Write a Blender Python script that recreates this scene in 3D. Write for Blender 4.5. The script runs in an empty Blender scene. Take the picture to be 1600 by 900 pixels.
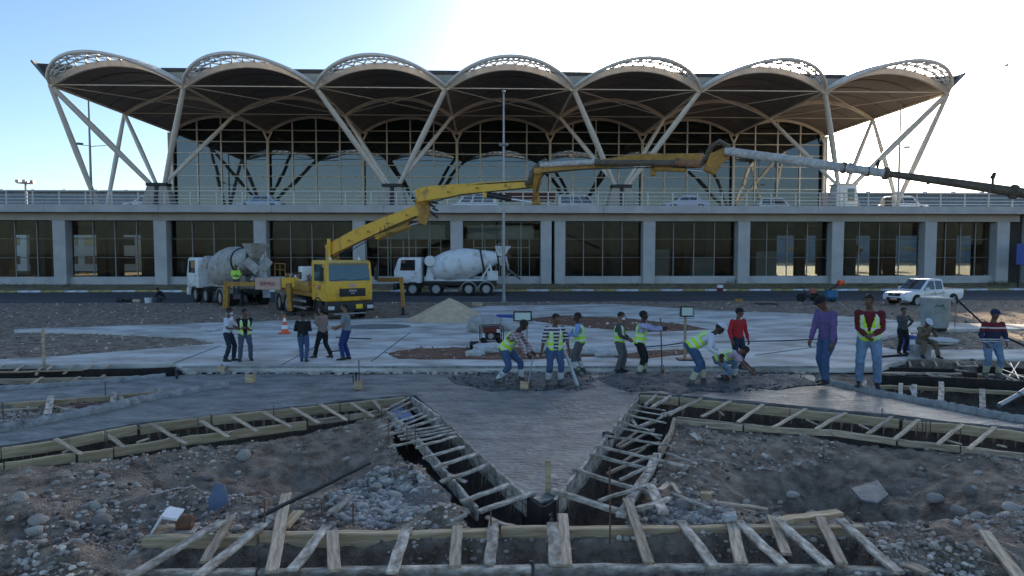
import bpy, bmesh, math, random
import numpy as np
from mathutils import Vector, Matrix, noise
random.seed(7)
rng = np.random.default_rng(11)
S = bpy.context.scene
COL = S.collection
R = math.radians

# ---------------- camera
F = 1067.0          # focal length in photograph pixels (24 mm on a 36 mm sensor)
CH = 3.4            # camera height above the wet slab
PITCH = math.atan(55.0 / F)
cam_d = bpy.data.cameras.new('camera')
cam_d.lens = 36 * F / 1600
cam_d.sensor_width = 36
cam_d.clip_start = 0.1
cam_d.clip_end = 5000
cam = bpy.data.objects.new('camera', cam_d)
COL.objects.link(cam)
cam.location = (0, 0, CH)
cam.rotation_euler = (math.pi / 2 - PITCH, 0, 0)
S.camera = cam
# ---------------- sky and sun
SUN_AZ = 18.4       # degrees to the right of straight ahead
SUN_EL = 15.2
SD = Vector((math.sin(R(SUN_AZ)) * math.cos(R(SUN_EL)), math.cos(R(SUN_AZ)) * math.cos(R(SUN_EL)), math.sin(R(SUN_EL))))
W = bpy.data.worlds.new('World')
S.world = W
W.use_nodes = True
nt = W.node_tree
nt.nodes.clear()
wo = nt.nodes.new('ShaderNodeOutputWorld')
bg = nt.nodes.new('ShaderNodeBackground')
sky = nt.nodes.new('ShaderNodeTexSky')
sky.sky_type = 'NISHITA'
sky.sun_disc = False
sky.sun_elevation = R(SUN_EL)
sky.sun_rotation = R(SUN_AZ)
sky.altitude = 300
sky.air_density = 1.0
sky.dust_density = 0.8
sky.ozone_density = 3.0
bg.inputs['Strength'].default_value = 0.07
tc = nt.nodes.new('ShaderNodeTexCoord')
dt = nt.nodes.new('ShaderNodeVectorMath'); dt.operation = 'DOT_PRODUCT'
nrm = nt.nodes.new('ShaderNodeVectorMath'); nrm.operation = 'NORMALIZE'
nt.links.new(tc.outputs['Generated'], nrm.inputs[0])
nt.links.new(nrm.outputs[0], dt.inputs[0]); dt.inputs[1].default_value = SD
def wmath(op, a, b=None):
    n = nt.nodes.new('ShaderNodeMath'); n.operation = op
    for i, v in enumerate((a, b)):
        if v is None: continue
        if isinstance(v, (int, float)): n.inputs[i].default_value = v
        else: nt.links.new(v, n.inputs[i])
    return n.outputs[0]
dpos = wmath('MAXIMUM', dt.outputs['Value'], 0.0)
def lobe(power, amp, col):
    p = wmath('MULTIPLY', wmath('POWER', dpos, power), amp)
    m = nt.nodes.new('ShaderNodeVectorMath'); m.operation = 'SCALE'
    m.inputs[0].default_value = col
    nt.links.new(p, m.inputs['Scale'])
    return m.outputs[0]
acc = sky.outputs['Color']
# hazy aureole round the low sun, and the sun's own small disc
for pw, am, cc in ((72, 160.0, (1.0, 0.92, 0.76)), (120, 10.0, (1.0, 0.88, 0.62)), (1800, 90.0, (1.0, 0.72, 0.36)), (30000, 900.0, (1.0, 0.8, 0.5))):
    a = nt.nodes.new('ShaderNodeVectorMath'); a.operation = 'ADD'
    nt.links.new(acc, a.inputs[0]); nt.links.new(lobe(pw, am, cc), a.inputs[1])
    acc = a.outputs[0]
nt.links.new(acc, bg.inputs['Color'])
nt.links.new(bg.outputs[0], wo.inputs['Surface'])
W.cycles.sampling_method = 'MANUAL'
W.cycles.sample_map_resolution = 1024
sl = bpy.data.lights.new('sun', 'SUN')
sl.energy = 3.0
sl.angle = R(0.5)
sl.color = (1.0, 0.80, 0.56)
sun = bpy.data.objects.new('sun', sl)
COL.objects.link(sun)
sun.rotation_euler = SD.to_track_quat('Z', 'Y').to_euler()
sun.location = (30, 90, 40)
S.view_settings.view_transform = 'Standard'
S.view_settings.look = 'None'
S.view_settings.exposure = 1.65
S.view_settings.gamma = 1
S.render.film_transparent = False
S.cycles.max_bounces = 8
S.cycles.transparent_max_bounces = 12
S.cycles.caustics_reflective = False
S.cycles.caustics_refractive = False

# ---------------- layout: a pixel of the photograph to a point of the place
_cp, _sp = math.cos(PITCH), math.sin(PITCH)
def ray(px, py):
    a, b = (px - 800) / F, -(py - 450) / F
    return Vector((a, _cp + b * _sp, -_sp + b * _cp))
def P(px, py, z=0.0):               # on the level z
    d = ray(px, py); t = (z - CH) / d.z
    return Vector((d.x * t, d.y * t, z))
def D(px, py, Y):                   # at the distance Y
    d = ray(px, py); t = Y / d.y
    return Vector((d.x * t, Y, CH + d.z * t))
TH = R(2.1)                         # the terminal front is turned by this much
CT, ST = math.cos(TH), math.sin(TH)
def LW(u, v, z=0.0):                # terminal coordinates to the world
    return Vector((u * CT - v * ST, u * ST + v * CT, z))
def LU(px, py, v):                  # pixel to (u, z) on the terminal plane v
    d = ray(px, py)
    t = v / (-d.x * ST + d.y * CT)
    return (d.x * CT + d.y * ST) * t, CH + d.z * t

# ---------------- materials
MATS = {}
def mat(name, col, rough=0.8, var=0.12, scale=6.0, bump=0.15, bscale=None, metal=0.0, col2=None, detail=6, stretch=None, spec=None, coord='Object', coat=0.0, dist=0.02, randvar=0.0, contrast=(0.35, 0.65), island=False):
    if name in MATS: return MATS[name]
    m = bpy.data.materials.new(name); m.use_nodes = True
    t = m.node_tree; b = t.nodes['Principled BSDF']
    b.inputs['Roughness'].default_value = rough
    b.inputs['Metallic'].default_value = metal
    if spec is not None: b.inputs['Specular IOR Level'].default_value = spec
    if coat: b.inputs['Coat Weight'].default_value = coat
    c = t.nodes.new('ShaderNodeTexCoord')
    mp = t.nodes.new('ShaderNodeMapping')
    if stretch: mp.inputs['Scale'].default_value = stretch
    t.links.new(c.outputs[coord], mp.inputs[0])
    n = t.nodes.new('ShaderNodeTexNoise'); n.inputs['Scale'].default_value = scale; n.inputs['Detail'].default_value = detail
    n.inputs['Roughness'].default_value = 0.62
    t.links.new(mp.outputs[0], n.inputs['Vector'])
    r = t.nodes.new('ShaderNodeValToRGB')
    c2 = col2 if col2 else tuple(min(1, x * (1 + var)) for x in col)
    c1 = col if col2 else tuple(x * (1 - var) for x in col)
    r.color_ramp.elements[0].position = contrast[0]; r.color_ramp.elements[0].color = (*c1, 1)
    r.color_ramp.elements[1].position = contrast[1]; r.color_ramp.elements[1].color = (*c2, 1)
    t.links.new(n.outputs['Fac'], r.inputs[0])
    out = r.outputs['Color']
    if randvar:
        if island:
            g = t.nodes.new('ShaderNodeNewGeometry'); rnd = g.outputs['Random Per Island']
        else:
            oi = t.nodes.new('ShaderNodeObjectInfo'); rnd = oi.outputs['Random']
        mr = t.nodes.new('ShaderNodeMapRange'); mr.inputs['To Min'].default_value = 1 - randvar; mr.inputs['To Max'].default_value = 1 + randvar
        t.links.new(rnd, mr.inputs['Value'])
        vm = t.nodes.new('ShaderNodeVectorMath'); vm.operation = 'SCALE'
        t.links.new(out, vm.inputs[0]); t.links.new(mr.outputs[0], vm.inputs['Scale'])
        out = vm.outputs[0]
    t.links.new(out, b.inputs['Base Color'])
    if bump:
        n2 = t.nodes.new('ShaderNodeTexNoise'); n2.inputs['Scale'].default_value = bscale or scale * 4; n2.inputs['Detail'].default_value = 5
        t.links.new(mp.outputs[0], n2.inputs['Vector'])
        bu = t.nodes.new('ShaderNodeBump'); bu.inputs['Strength'].default_value = bump; bu.inputs['Distance'].default_value = dist
        t.links.new(n2.outputs['Fac'], bu.inputs['Height'])
        t.links.new(bu.outputs[0], b.inputs['Normal'])
    MATS[name] = m
    return m
def stripes(name, ca, cb, scale, axis='Z', frac=0.5, rough=0.85):
    m = bpy.data.materials.new(name); m.use_nodes = True
    t = m.node_tree; b = t.nodes['Principled BSDF']; b.inputs['Roughness'].default_value = rough
    c = t.nodes.new('ShaderNodeTexCoord'); s = t.nodes.new('ShaderNodeSeparateXYZ')
    t.links.new(c.outputs['Object'], s.inputs[0])
    def ax(a):
        mu = t.nodes.new('ShaderNodeMath'); mu.operation = 'MULTIPLY'; mu.inputs[1].default_value = scale
        t.links.new(s.outputs[a], mu.inputs[0])
        fr = t.nodes.new('ShaderNodeMath'); fr.operation = 'FRACT'; t.links.new(mu.outputs[0], fr.inputs[0])
        g = t.nodes.new('ShaderNodeMath'); g.operation = 'GREATER_THAN'; g.inputs[1].default_value = frac
        t.links.new(fr.outputs[0], g.inputs[0])
        return g.outputs[0]
    f = ax(axis[0])
    if len(axis) > 1:
        a = t.nodes.new('ShaderNodeMath'); a.operation = 'ADD'; t.links.new(f, a.inputs[0]); t.links.new(ax(axis[1]), a.inputs[1])
        h = t.nodes.new('ShaderNodeMath'); h.operation = 'MULTIPLY'; h.inputs[1].default_value = 0.5; t.links.new(a.outputs[0], h.inputs[0]); f = h.outputs[0]
    mx = t.nodes.new('ShaderNodeMix'); mx.data_type = 'RGBA'
    mx.inputs['A'].default_value = (*ca, 1); mx.inputs['B'].default_value = (*cb, 1)
    t.links.new(f, mx.inputs['Factor']); t.links.new(mx.outputs['Result'], b.inputs['Base Color'])
    MATS[name] = m
    return m
def glass(name, refl=0.35, tint=(0.05, 0.07, 0.08), clear=0.0, rough=0.01, wob=0.0, ior=1.45):
    """window glass: a share of mirror reflection over either a dark body or a see-through one"""
    m = bpy.data.materials.new(name); m.use_nodes = True
    t = m.node_tree; t.nodes.clear()
    o = t.nodes.new('ShaderNodeOutputMaterial')
    g = t.nodes.new('ShaderNodeBsdfGlossy'); g.inputs['Roughness'].default_value = rough; g.inputs['Color'].default_value = (0.9, 0.95, 1, 1)
    d = t.nodes.new('ShaderNodeBsdfDiffuse'); d.inputs['Color'].default_value = (*tint, 1)
    body = d
    if clear > 0:
        tr = t.nodes.new('ShaderNodeBsdfTransparent'); tr.inputs['Color'].default_value = (0.82, 0.87, 0.86, 1)
        mx = t.nodes.new('ShaderNodeMixShader'); mx.inputs[0].default_value = clear
        t.links.new(d.outputs[0], mx.inputs[1]); t.links.new(tr.outputs[0], mx.inputs[2]); body = mx
    fr = t.nodes.new('ShaderNodeFresnel'); fr.inputs['IOR'].default_value = ior
    ad = t.nodes.new('ShaderNodeMath'); ad.operation = 'ADD'; ad.inputs[1].default_value = refl; ad.use_clamp = True
    t.links.new(fr.outputs[0], ad.inputs[0])
    m2 = t.nodes.new('ShaderNodeMixShader')
    t.links.new(ad.outputs[0], m2.inputs[0]); t.links.new(body.outputs[0], m2.inputs[1]); t.links.new(g.outputs[0], m2.inputs[2])
    if wob:
        c = t.nodes.new('ShaderNodeTexCoord'); n = t.nodes.new('ShaderNodeTexNoise'); n.inputs['Scale'].default_value = 0.35; n.inputs['Detail'].default_value = 2
        bu = t.nodes.new('ShaderNodeBump'); bu.inputs['Strength'].default_value = wob; bu.inputs['Distance'].default_value = 0.05
        t.links.new(c.outputs['Object'], n.inputs['Vector']); t.links.new(n.outputs['Fac'], bu.inputs['Height']); t.links.new(bu.outputs[0], g.inputs['Normal'])
    t.links.new(m2.outputs[0], o.inputs['Surface'])
    MATS[name] = m
    return m
M_soil = mat('soil', (0.15, 0.10, 0.068), 0.95, scale=3.4, col2=(0.48, 0.365, 0.27), bump=1.0, bscale=30, dist=0.08, detail=12)
M_redsoil = mat('red_soil', (0.15, 0.065, 0.035), 0.95, scale=3, col2=(0.24, 0.12, 0.07), bump=0.8, bscale=20, dist=0.05)
M_stone = mat('stone', (0.27, 0.22, 0.18), 0.85, scale=9, col2=(0.52, 0.46, 0.39), bump=0.3, bscale=30, randvar=0.5)
M_pebble = mat('pebble', (0.25, 0.20, 0.16), 0.9, scale=5, col2=(0.56, 0.48, 0.41), bump=0, randvar=0.75, island=True)
M_wet = mat('wet_concrete', (0.085, 0.084, 0.08), 0.5, scale=1.9, col2=(0.31, 0.303, 0.285), bump=1.0, bscale=9, stretch=(0.75, 1.3, 1), dist=0.06, detail=9, spec=0.5, contrast=(0.33, 0.68))
M_fresh = mat('fresh_concrete', (0.05, 0.052, 0.054), 0.7, scale=5, col2=(0.14, 0.142, 0.142), bump=0.9, bscale=22, dist=0.05)
M_dry = mat('dry_concrete', (0.32, 0.27, 0.22), 0.85, scale=0.8, col2=(0.73, 0.70, 0.65), bump=0.5, bscale=9, detail=12, contrast=(0.33, 0.60), stretch=(.6, 1, 1))
M_mortar = mat('mortar', (0.20, 0.205, 0.20), 0.85, scale=4, col2=(0.38, 0.38, 0.36), bump=0.8, bscale=14, dist=0.04)
M_asph = mat('asphalt', (0.055, 0.057, 0.06), 0.8, scale=0.6, col2=(0.10, 0.102, 0.105), bump=0.3, bscale=60, stretch=(0.3, 1, 1))
M_conc = mat('concrete', (0.42, 0.42, 0.42), 0.75, scale=0.7, col2=(0.54, 0.53, 0.52), bump=0.12, bscale=12, detail=8)
M_conc2 = mat('concrete_warm', (0.38, 0.345, 0.30), 0.75, scale=0.7, col2=(0.48, 0.44, 0.39), bump=0.12, bscale=12, detail=8)
M_wood = mat('pine_board', (0.36, 0.245, 0.135), 0.75, scale=2.6, col2=(0.66, 0.50, 0.31), bump=0.35, bscale=14, stretch=(.5, 6, 6), randvar=0.2)
M_wood2 = mat('weathered_board', (0.27, 0.19, 0.12), 0.85, scale=5, col2=(0.64, 0.51, 0.37), bump=0.5, bscale=20, stretch=(.4, 4, 4), randvar=0.25, detail=9)
M_woodc = mat('cement_smeared_board', (0.17, 0.125, 0.085), 0.85, scale=5, col2=(0.70, 0.62, 0.52), bump=0.6, bscale=25, stretch=(.9, 1.8, 1.8), randvar=0.25, detail=10, contrast=(0.36, 0.66))
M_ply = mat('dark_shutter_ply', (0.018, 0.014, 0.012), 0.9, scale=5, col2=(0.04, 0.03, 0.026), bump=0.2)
M_steelw = mat('white_steel', (0.80, 0.75, 0.67), 0.5, scale=2, col2=(0.88, 0.83, 0.76), bump=0.03)
M_rib = mat('beige_rib', (0.70, 0.61, 0.48), 0.6, scale=1.5, col2=(0.82, 0.73, 0.60), bump=0.03)
M_dark = mat('black_rubber', (0.012, 0.012, 0.013), 0.75, var=0.3, bump=0.2)
M_black = mat('black_metal', (0.02, 0.02, 0.022), 0.5, var=0.3, bump=0.05)
M_steel = mat('galvanised_steel', (0.35, 0.36, 0.37), 0.45, metal=0.6, bump=0.05)
M_rust = mat('rusty_steel', (0.10, 0.055, 0.04), 0.8, scale=15, col2=(0.2, 0.1, 0.06), bump=0.4)
M_rail = mat('railing_paint', (0.66, 0.64, 0.58), 0.5, var=0.05, bump=0.02)
M_white = mat('white_paint', (0.78, 0.79, 0.80), 0.35, scale=3, var=0.06, bump=0.02, coat=0.3)
M_car = mat('white_car_paint', (0.82, 0.83, 0.85), 0.25, scale=2, var=0.03, bump=0, coat=0.6)
M_yel = mat('yellow_truck_paint', (0.30, 0.17, 0.035), 0.5, scale=1.8, col2=(0.80, 0.45, 0.035), bump=0.08, coat=0.15, detail=12, contrast=(0.30, 0.47))
M_yelb = mat('worn_yellow_paint', (0.30, 0.15, 0.035), 0.6, scale=4, col2=(0.52, 0.28, 0.04), bump=0.15, detail=9)
M_pipew = mat('worn_white_pipe', (0.36, 0.34, 0.31), 0.5, scale=6, col2=(0.62, 0.60, 0.56), bump=0.1, stretch=(1, 1, 1))
M_piped = mat('dirty_brown_pipe', (0.075, 0.055, 0.035), 0.6, scale=6, col2=(0.15, 0.12, 0.08), bump=0.2)
M_mud = mat('cement_crusted_white', (0.30, 0.27, 0.24), 0.8, scale=3.2, col2=(0.54, 0.52, 0.49), bump=0.5, bscale=12, detail=9)
M_blue = mat('blue_plastic', (0.02, 0.07, 0.32), 0.4, var=0.1, bump=0.02)
M_red = mat('red_plastic', (0.45, 0.03, 0.02), 0.5, var=0.15, bump=0.02)
M_redm = mat('dark_red_paint', (0.13, 0.02, 0.018), 0.5, var=0.2, bump=0.05)
M_orange = mat('orange_plastic', (0.75, 0.12, 0.03), 0.45, var=0.1, bump=0.02)
M_plateY = mat('yellow_plate', (0.80, 0.55, 0.02), 0.4, var=0.05, bump=0)
M_dust = mat('dusty_white_paint', (0.46, 0.43, 0.39), 0.5, scale=1.4, col2=(0.80, 0.81, 0.82), bump=0.05, detail=12, contrast=(0.30, 0.50))
M_pink = mat('faded_pink_panel', (0.52, 0.32, 0.24), 0.6, scale=8, col2=(0.62, 0.44, 0.36), bump=0.05)
M_letter = mat('dark_red_lettering', (0.22, 0.02, 0.06), 0.6, var=0.05, bump=0)
M_wlet = mat('white_lettering', (0.75, 0.75, 0.75), 0.5, var=0.03, bump=0)
M_chrome = mat('polished_rod', (0.7, 0.7, 0.72), 0.2, metal=0.9, var=0.03, bump=0)
M_lampg = mat('lamp_glass', (0.55, 0.68, 0.62), 0.15, var=0.05, bump=0)
M_head = mat('headlight_glass', (0.6, 0.63, 0.66), 0.12, var=0.05, bump=0)
G_cab = glass('cab_glass', 0.08, (0.03, 0.085, 0.09), 0.0)
G_car = glass('car_glass', 0.07, (0.02, 0.024, 0.03), 0.0)

# ---------------- mesh building
class MB:
    def __init__(s, M=None):
        s.v = []; s.f = []; s.mi = []; s.m = 0; s.M = M
    def add(s, vs, fs, M=None):
        o = len(s.v)
        M = M if M is not None else s.M
        s.v += [tuple(M @ Vector(p)) for p in vs] if M is not None else [tuple(p) for p in vs]
        s.f += [tuple(i + o for i in f) for f in fs]
        s.mi += [s.m] * len(fs)
        return s
    def box(s, c, d, M=None, taper=1.0):
        x, y, z = d[0] / 2, d[1] / 2, d[2] / 2
        vs = [(c[0] + a * x * (taper if k > 0 else 1), c[1] + b * y * (taper if k > 0 else 1), c[2] + k * z) for k in (-1, 1) for a, b in ((-1, -1), (1, -1), (1, 1), (-1, 1))]
        return s.add(vs, [(3, 2, 1, 0), (4, 5, 6, 7), (0, 1, 5, 4), (1, 2, 6, 5), (2, 3, 7, 6), (3, 0, 4, 7)], M)
    def bounds(s, lo, hi, M=None):
        return s.box([(a + b) / 2 for a, b in zip(lo, hi)], [b - a for a, b in zip(lo, hi)], M)
    def beam(s, p0, p1, w, h, up=(0, 0, 1), w1=None, h1=None):
        p0, p1 = Vector(p0), Vector(p1)
        d = (p1 - p0).normalized(); u = Vector(up)
        sd = d.cross(u)
        if sd.length < 1e-4: sd = d.cross(Vector((1, 0, 0)))
        sd.normalize(); uu = sd.cross(d).normalized()
        w1 = w if w1 is None else w1; h1 = h if h1 is None else h1
        vs = []
        for p, a, b in ((p0, w, h), (p1, w1, h1)):
            for i, j in ((-1, -1), (1, -1), (1, 1), (-1, 1)):
                vs.append(p + sd * i * a / 2 + uu * j * b / 2)
        return s.add(vs, [(3, 2, 1, 0), (4, 5, 6, 7), (0, 1, 5, 4), (1, 2, 6, 5), (2, 3, 7, 6), (3, 0, 4, 7)])
    def tube(s, pts, rad, n=8, cap=True, side=None, flat=1.0):
        pts = [Vector(p) for p in pts]
        if not hasattr(rad, '__len__'): rad = [rad] * len(pts)
        vs, fs = [], []
        prev = Vector(side) if side is not None else None
        for i, p in enumerate(pts):
            d = (pts[min(i + 1, len(pts) - 1)] - pts[max(i - 1, 0)])
            d = d.normalized() if d.length > 1e-9 else Vector((0, 0, 1))
            if prev is None:
                prev = d.cross(Vector((0, 0, 1)))
                if prev.length < 0.05: prev = d.cross(Vector((1, 0, 0)))
            sd = (prev - d * prev.dot(d))
            sd.normalize(); prev = sd; up = d.cross(sd)
            r = rad[i]; ra, rb = (r if hasattr(r, '__len__') else (r, r * flat))
            for k in range(n):
                a = 2 * math.pi * k / n
                vs.append(p + sd * math.cos(a) * ra + up * math.sin(a) * rb)
        for i in range(len(pts) - 1):
            for k in range(n):
                k2 = (k + 1) % n
                fs.append((i * n + k, i * n + k2, (i + 1) * n + k2, (i + 1) * n + k))
        if cap:
            fs.append(tuple(range(n))[::-1]); fs.append(tuple((len(pts) - 1) * n + k for k in range(n)))
        return s.add(vs, fs)
    def lathe(s, prof, n=16, M=None, cap=True):
        vs, fs = [], []
        for r, z in prof:
            for k in range(n):
                a = 2 * math.pi * k / n
                vs.append((r * math.cos(a), r * math.sin(a), z))
        for i in range(len(prof) - 1):
            for k in range(n):
                k2 = (k + 1) % n
                fs.append((i * n + k, i * n + k2, (i + 1) * n + k2, (i + 1) * n + k))
        if cap:
            fs.append(tuple(range(n))[::-1]); fs.append(tuple((len(prof) - 1) * n + k for k in range(n)))
        return s.add(vs, fs, M)
    def ell(s, c, r, n=12, m=8, M=None):
        vs, fs = [], []
        for i in range(1, m):
            t = math.pi * i / m
            for k in range(n):
                a = 2 * math.pi * k / n
                vs.append((c[0] + r[0] * math.sin(t) * math.cos(a), c[1] + r[1] * math.sin(t) * math.sin(a), c[2] + r[2] * math.cos(t)))
        vs += [(c[0], c[1], c[2] + r[2]), (c[0], c[1], c[2] - r[2])]
        T, B = len(vs) - 2, len(vs) - 1
        for i in range(m - 2):
            for k in range(n):
                k2 = (k + 1) % n
                fs.append((i * n + k, (i + 1) * n + k, (i + 1) * n + k2, i * n + k2))
        for k in range(n):
            k2 = (k + 1) % n
            fs.append((T, k, k2)); fs.append((B, (m - 2) * n + k2, (m - 2) * n + k))
        return s.add(vs, fs, M)
    def prism(s, poly, y0, y1, M=None):       # outline in x,z, thickness in y
        n = len(poly)
        vs = [(x, y0, z) for x, z in poly] + [(x, y1, z) for x, z in poly]
        fs = [tuple(range(n)), tuple(range(n, 2 * n))[::-1]] + [(i, i + n, (i + 1) % n + n, (i + 1) % n) for i in range(n)]
        return s.add(vs, fs, M)
    def build(s, name, mats, parent=None, smooth=False, bevel=0, world=False, loc=None, kind=None, segs=1, label=None, fix=False):
        v = s.v
        if world and parent is not None:
            Mi = parent_matrix(parent).inverted()
            v = [tuple(Mi @ Vector(p)) for p in v]
        if loc is not None:
            l = Vector(loc); v = [tuple(Vector(p) - l) for p in v]
        me = bpy.data.meshes.new(name)
        me.from_pydata(v, [], s.f)
        if not isinstance(mats, (list, tuple)): mats = [mats]
        for m in mats: me.materials.append(m)
        if any(s.mi): me.polygons.foreach_set('material_index', s.mi)
        if bevel or fix:
            bm = bmesh.new(); bm.from_mesh(me)
            bmesh.ops.recalc_face_normals(bm, faces=bm.faces)
            if bevel:
                ed = [e for e in bm.edges if len(e.link_faces) == 2 and e.calc_face_angle(0) > 0.5]
                bmesh.ops.bevel(bm, geom=ed, offset=bevel, segments=segs, affect='EDGES', profile=0.5, clamp_overlap=True)
            bm.to_mesh(me); bm.free()
        if smooth:
            me.shade_smooth()
            if smooth != 'all': me.set_sharp_from_angle(angle=R(38))
        me.update()
        return link(name, me, parent, loc, kind, label)
def link(name, me, parent=None, loc=None, kind=None, label=None, rot=None):
    o = bpy.data.objects.new(name, me)
    COL.objects.link(o)
    if parent is not None: o.parent = parent
    if loc is not None: o.location = loc
    if rot is not None: o.rotation_euler = rot
    if kind: o['kind'] = kind
    if label: o['label'] = label
    return o
def parent_matrix(o):
    M = Matrix.Translation(o.location) @ o.rotation_euler.to_matrix().to_4x4()
    return (parent_matrix(o.parent) @ M) if o.parent else M
def thing(name, label, cat, loc=(0, 0, 0), rz=0, group=None):
    o = bpy.data.objects.new(name, None); COL.objects.link(o)
    o.empty_display_size = 0.2
    o.location = loc; o.rotation_euler = (0, 0, rz)
    return tag(o, label, cat, group)
def tag(o, label, cat, group=None):
    o['label'] = label; o['category'] = cat
    if group: o['group'] = group
    return o
def text_mesh(body, size, M, mtl, name, parent, depth=0.01):
    c = bpy.data.curves.new('lettering', 'FONT'); c.body = body; c.size = size; c.extrude = depth
    c.align_x = 'CENTER'; c.align_y = 'CENTER'
    o = bpy.data.objects.new('tmp', c); COL.objects.link(o)
    bpy.context.view_layer.update()
    me = bpy.data.meshes.new_from_object(o.evaluated_get(bpy.context.evaluated_depsgraph_get()))
    bpy.data.objects.remove(o)
    me.transform(M); me.materials.clear(); me.materials.append(mtl)
    return link(name, me, parent)
def fbm(x, y, s, seed=0, o=4):
    """value noise on numpy arrays"""
    out = np.zeros_like(x); a = 1.0; tot = 0
    for k in range(o):
        g = np.random.default_rng(seed * 31 + k).random((64, 64))
        X = x * s * 2 ** k; Y = y * s * 2 ** k
        xi = np.floor(X).astype(int); yi = np.floor(Y).astype(int)
        fx = X - xi; fy = Y - yi
        fx = fx * fx * (3 - 2 * fx); fy = fy * fy * (3 - 2 * fy)
        x0, x1, y0, y1 = xi % 64, (xi + 1) % 64, yi % 64, (yi + 1) % 64
        out += a * ((g[x0, y0] * (1 - fx) + g[x1, y0] * fx) * (1 - fy) + (g[x0, y1] * (1 - fx) + g[x1, y1] * fx) * fy - 0.5)
        tot += a; a *= 0.5
    return out / tot * 2
def inpoly(x, y, poly):
    c = np.zeros(x.shape, bool); n = len(poly)
    for i in range(n):
        x0, y0 = poly[i]; x1, y1 = poly[(i + 1) % n]
        if y0 == y1: continue
        c ^= ((y0 > y) != (y1 > y)) & (x < (x1 - x0) * (y - y0) / (y1 - y0) + x0)
    return c
def distpoly(x, y, poly):
    d = np.full(x.shape, 1e9); n = len(poly)
    for i in range(n):
        x0, y0 = poly[i]; x1, y1 = poly[(i + 1) % n]
        dx, dy = x1 - x0, y1 - y0; L = dx * dx + dy * dy + 1e-12
        t = np.clip(((x - x0) * dx + (y - y0) * dy) / L, 0, 1)
        d = np.minimum(d, np.hypot(x - x0 - t * dx, y - y0 - t * dy))
    return d
def sdf(x, y, poly):                # negative inside
    d = distpoly(x, y, poly)
    return np.where(inpoly(x, y, poly), -d, d)
def W2(pl, z=0.0):
    return [tuple(P(a, b, z)[:2]) for a, b in pl]
def earclip_build(name, poly, z0, z1, mtl, kind=None, parent=None, top_only=False):
    bm = bmesh.new()
    vs = [bm.verts.new((x, y, z1)) for x, y in poly]
    f = bm.faces.new(vs)
    if f.normal.z < 0 or True: f.normal_update()
    if f.normal.z < 0: f.normal_flip()
    if not top_only:
        r = bmesh.ops.extrude_face_region(bm, geom=[f])
        for g in r['geom']:
            if isinstance(g, bmesh.types.BMVert): g.co.z = z0
        bmesh.ops.recalc_face_normals(bm, faces=bm.faces)
    bmesh.ops.triangulate(bm, faces=bm.faces)
    me = bpy.data.meshes.new(name); bm.to_mesh(me); bm.free(); me.materials.append(mtl)
    return link(name, me, parent, kind=kind)
# =====================================================================
# THE GROUND
# =====================================================================
SLAB = W2([(-260, 715), (0, 674), (120, 651), (240, 624), (355, 603), (325, 608), (200, 616), (0, 634), (-260, 655), (-260, 632), (0, 609), (130, 600), (250, 590), (290, 585),
           (620, 583), (1000, 583), (1265, 584), (1292, 600), (1400, 622), (1500, 641), (1600, 660), (1800, 696), (1800, 695), (1600, 669), (1400, 649), (1200, 629.5), (1040, 615.5), (1000, 614),
           (985, 632), (950, 676), (910, 728), (868, 778), (845, 786), (822, 772), (780, 736), (740, 700), (690, 652), (650, 618), (625, 618), (430, 637.5), (215, 661), (0, 696.5), (-260, 738)])
PAVE = W2([(-120, 569), (-120, 564), (0, 561), (100, 556), (200, 548), (335, 537), (331, 533), (300, 527), (130, 517.5), (22, 516.5), (22, 514), (150, 510.5), (330, 504), (500, 499.5), (640, 497), (700, 487), (760, 478),
           (960, 475), (1090, 484), (1260, 490), (1400, 500), (1480, 505), (1680, 507), (1680, 513), (1500, 514), (1400, 522), (1345, 534), (1400, 547), (1680, 545), (1680, 561), (1420, 560), (1370, 574), (286, 574), (274, 568.5)], 0.15)
ISLE = [W2([(600, 552), (640, 545), (760, 541), (960, 546), (965, 553), (900, 561), (760, 563), (620, 562)], 0.15),
        W2([(815, 500), (870, 492), (980, 497), (1080, 508), (1110, 515), (1010, 520), (900, 511)], 0.15),
        W2([(950, 559), (1000, 548), (1085, 545), (1090, 552), (1010, 562)], 0.15)]
TR = [W2([(-260, 742), (0, 698), (215, 663), (430, 639), (640, 619), (606, 641), (480, 662), (350, 683), (130, 712), (0, 727), (-260, 775)]),
      W2([(606, 641), (650, 620), (690, 651), (740, 700), (822, 772), (856, 790), (862, 812), (740, 822), (712, 792), (668, 735), (628, 690)]),
      W2([(862, 812), (866, 784), (912, 728), (950, 678), (1000, 617), (1054, 650), (1040, 690), (1018, 735), (990, 785), (960, 815)]),
      W2([(1000, 616), (1200, 631), (1400, 651), (1600, 671), (1800, 697), (1800, 733), (1600, 709), (1400, 687), (1300, 676), (1200, 665), (1054, 652)]),
      W2([(235, 842), (1340, 828), (1400, 888), (190, 893)]),
      W2([(-260, 578), (275, 574), (278, 586), (150, 592), (-260, 602)]),
      W2([(1372, 568), (1680, 577), (1680, 590), (1372, 580)]),
      W2([(1376, 590), (1680, 600), (1680, 668), (1600, 652), (1480, 628), (1385, 608)])]
TRD = [0.8, 1.2, 1.0, 0.8, 0.36, 0.5, 0.4, 0.6]
PILES = []      # (x, y, radius, height) small earth heaps
def gpt(px, py): return P(px, py, 0)[:2]
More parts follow.
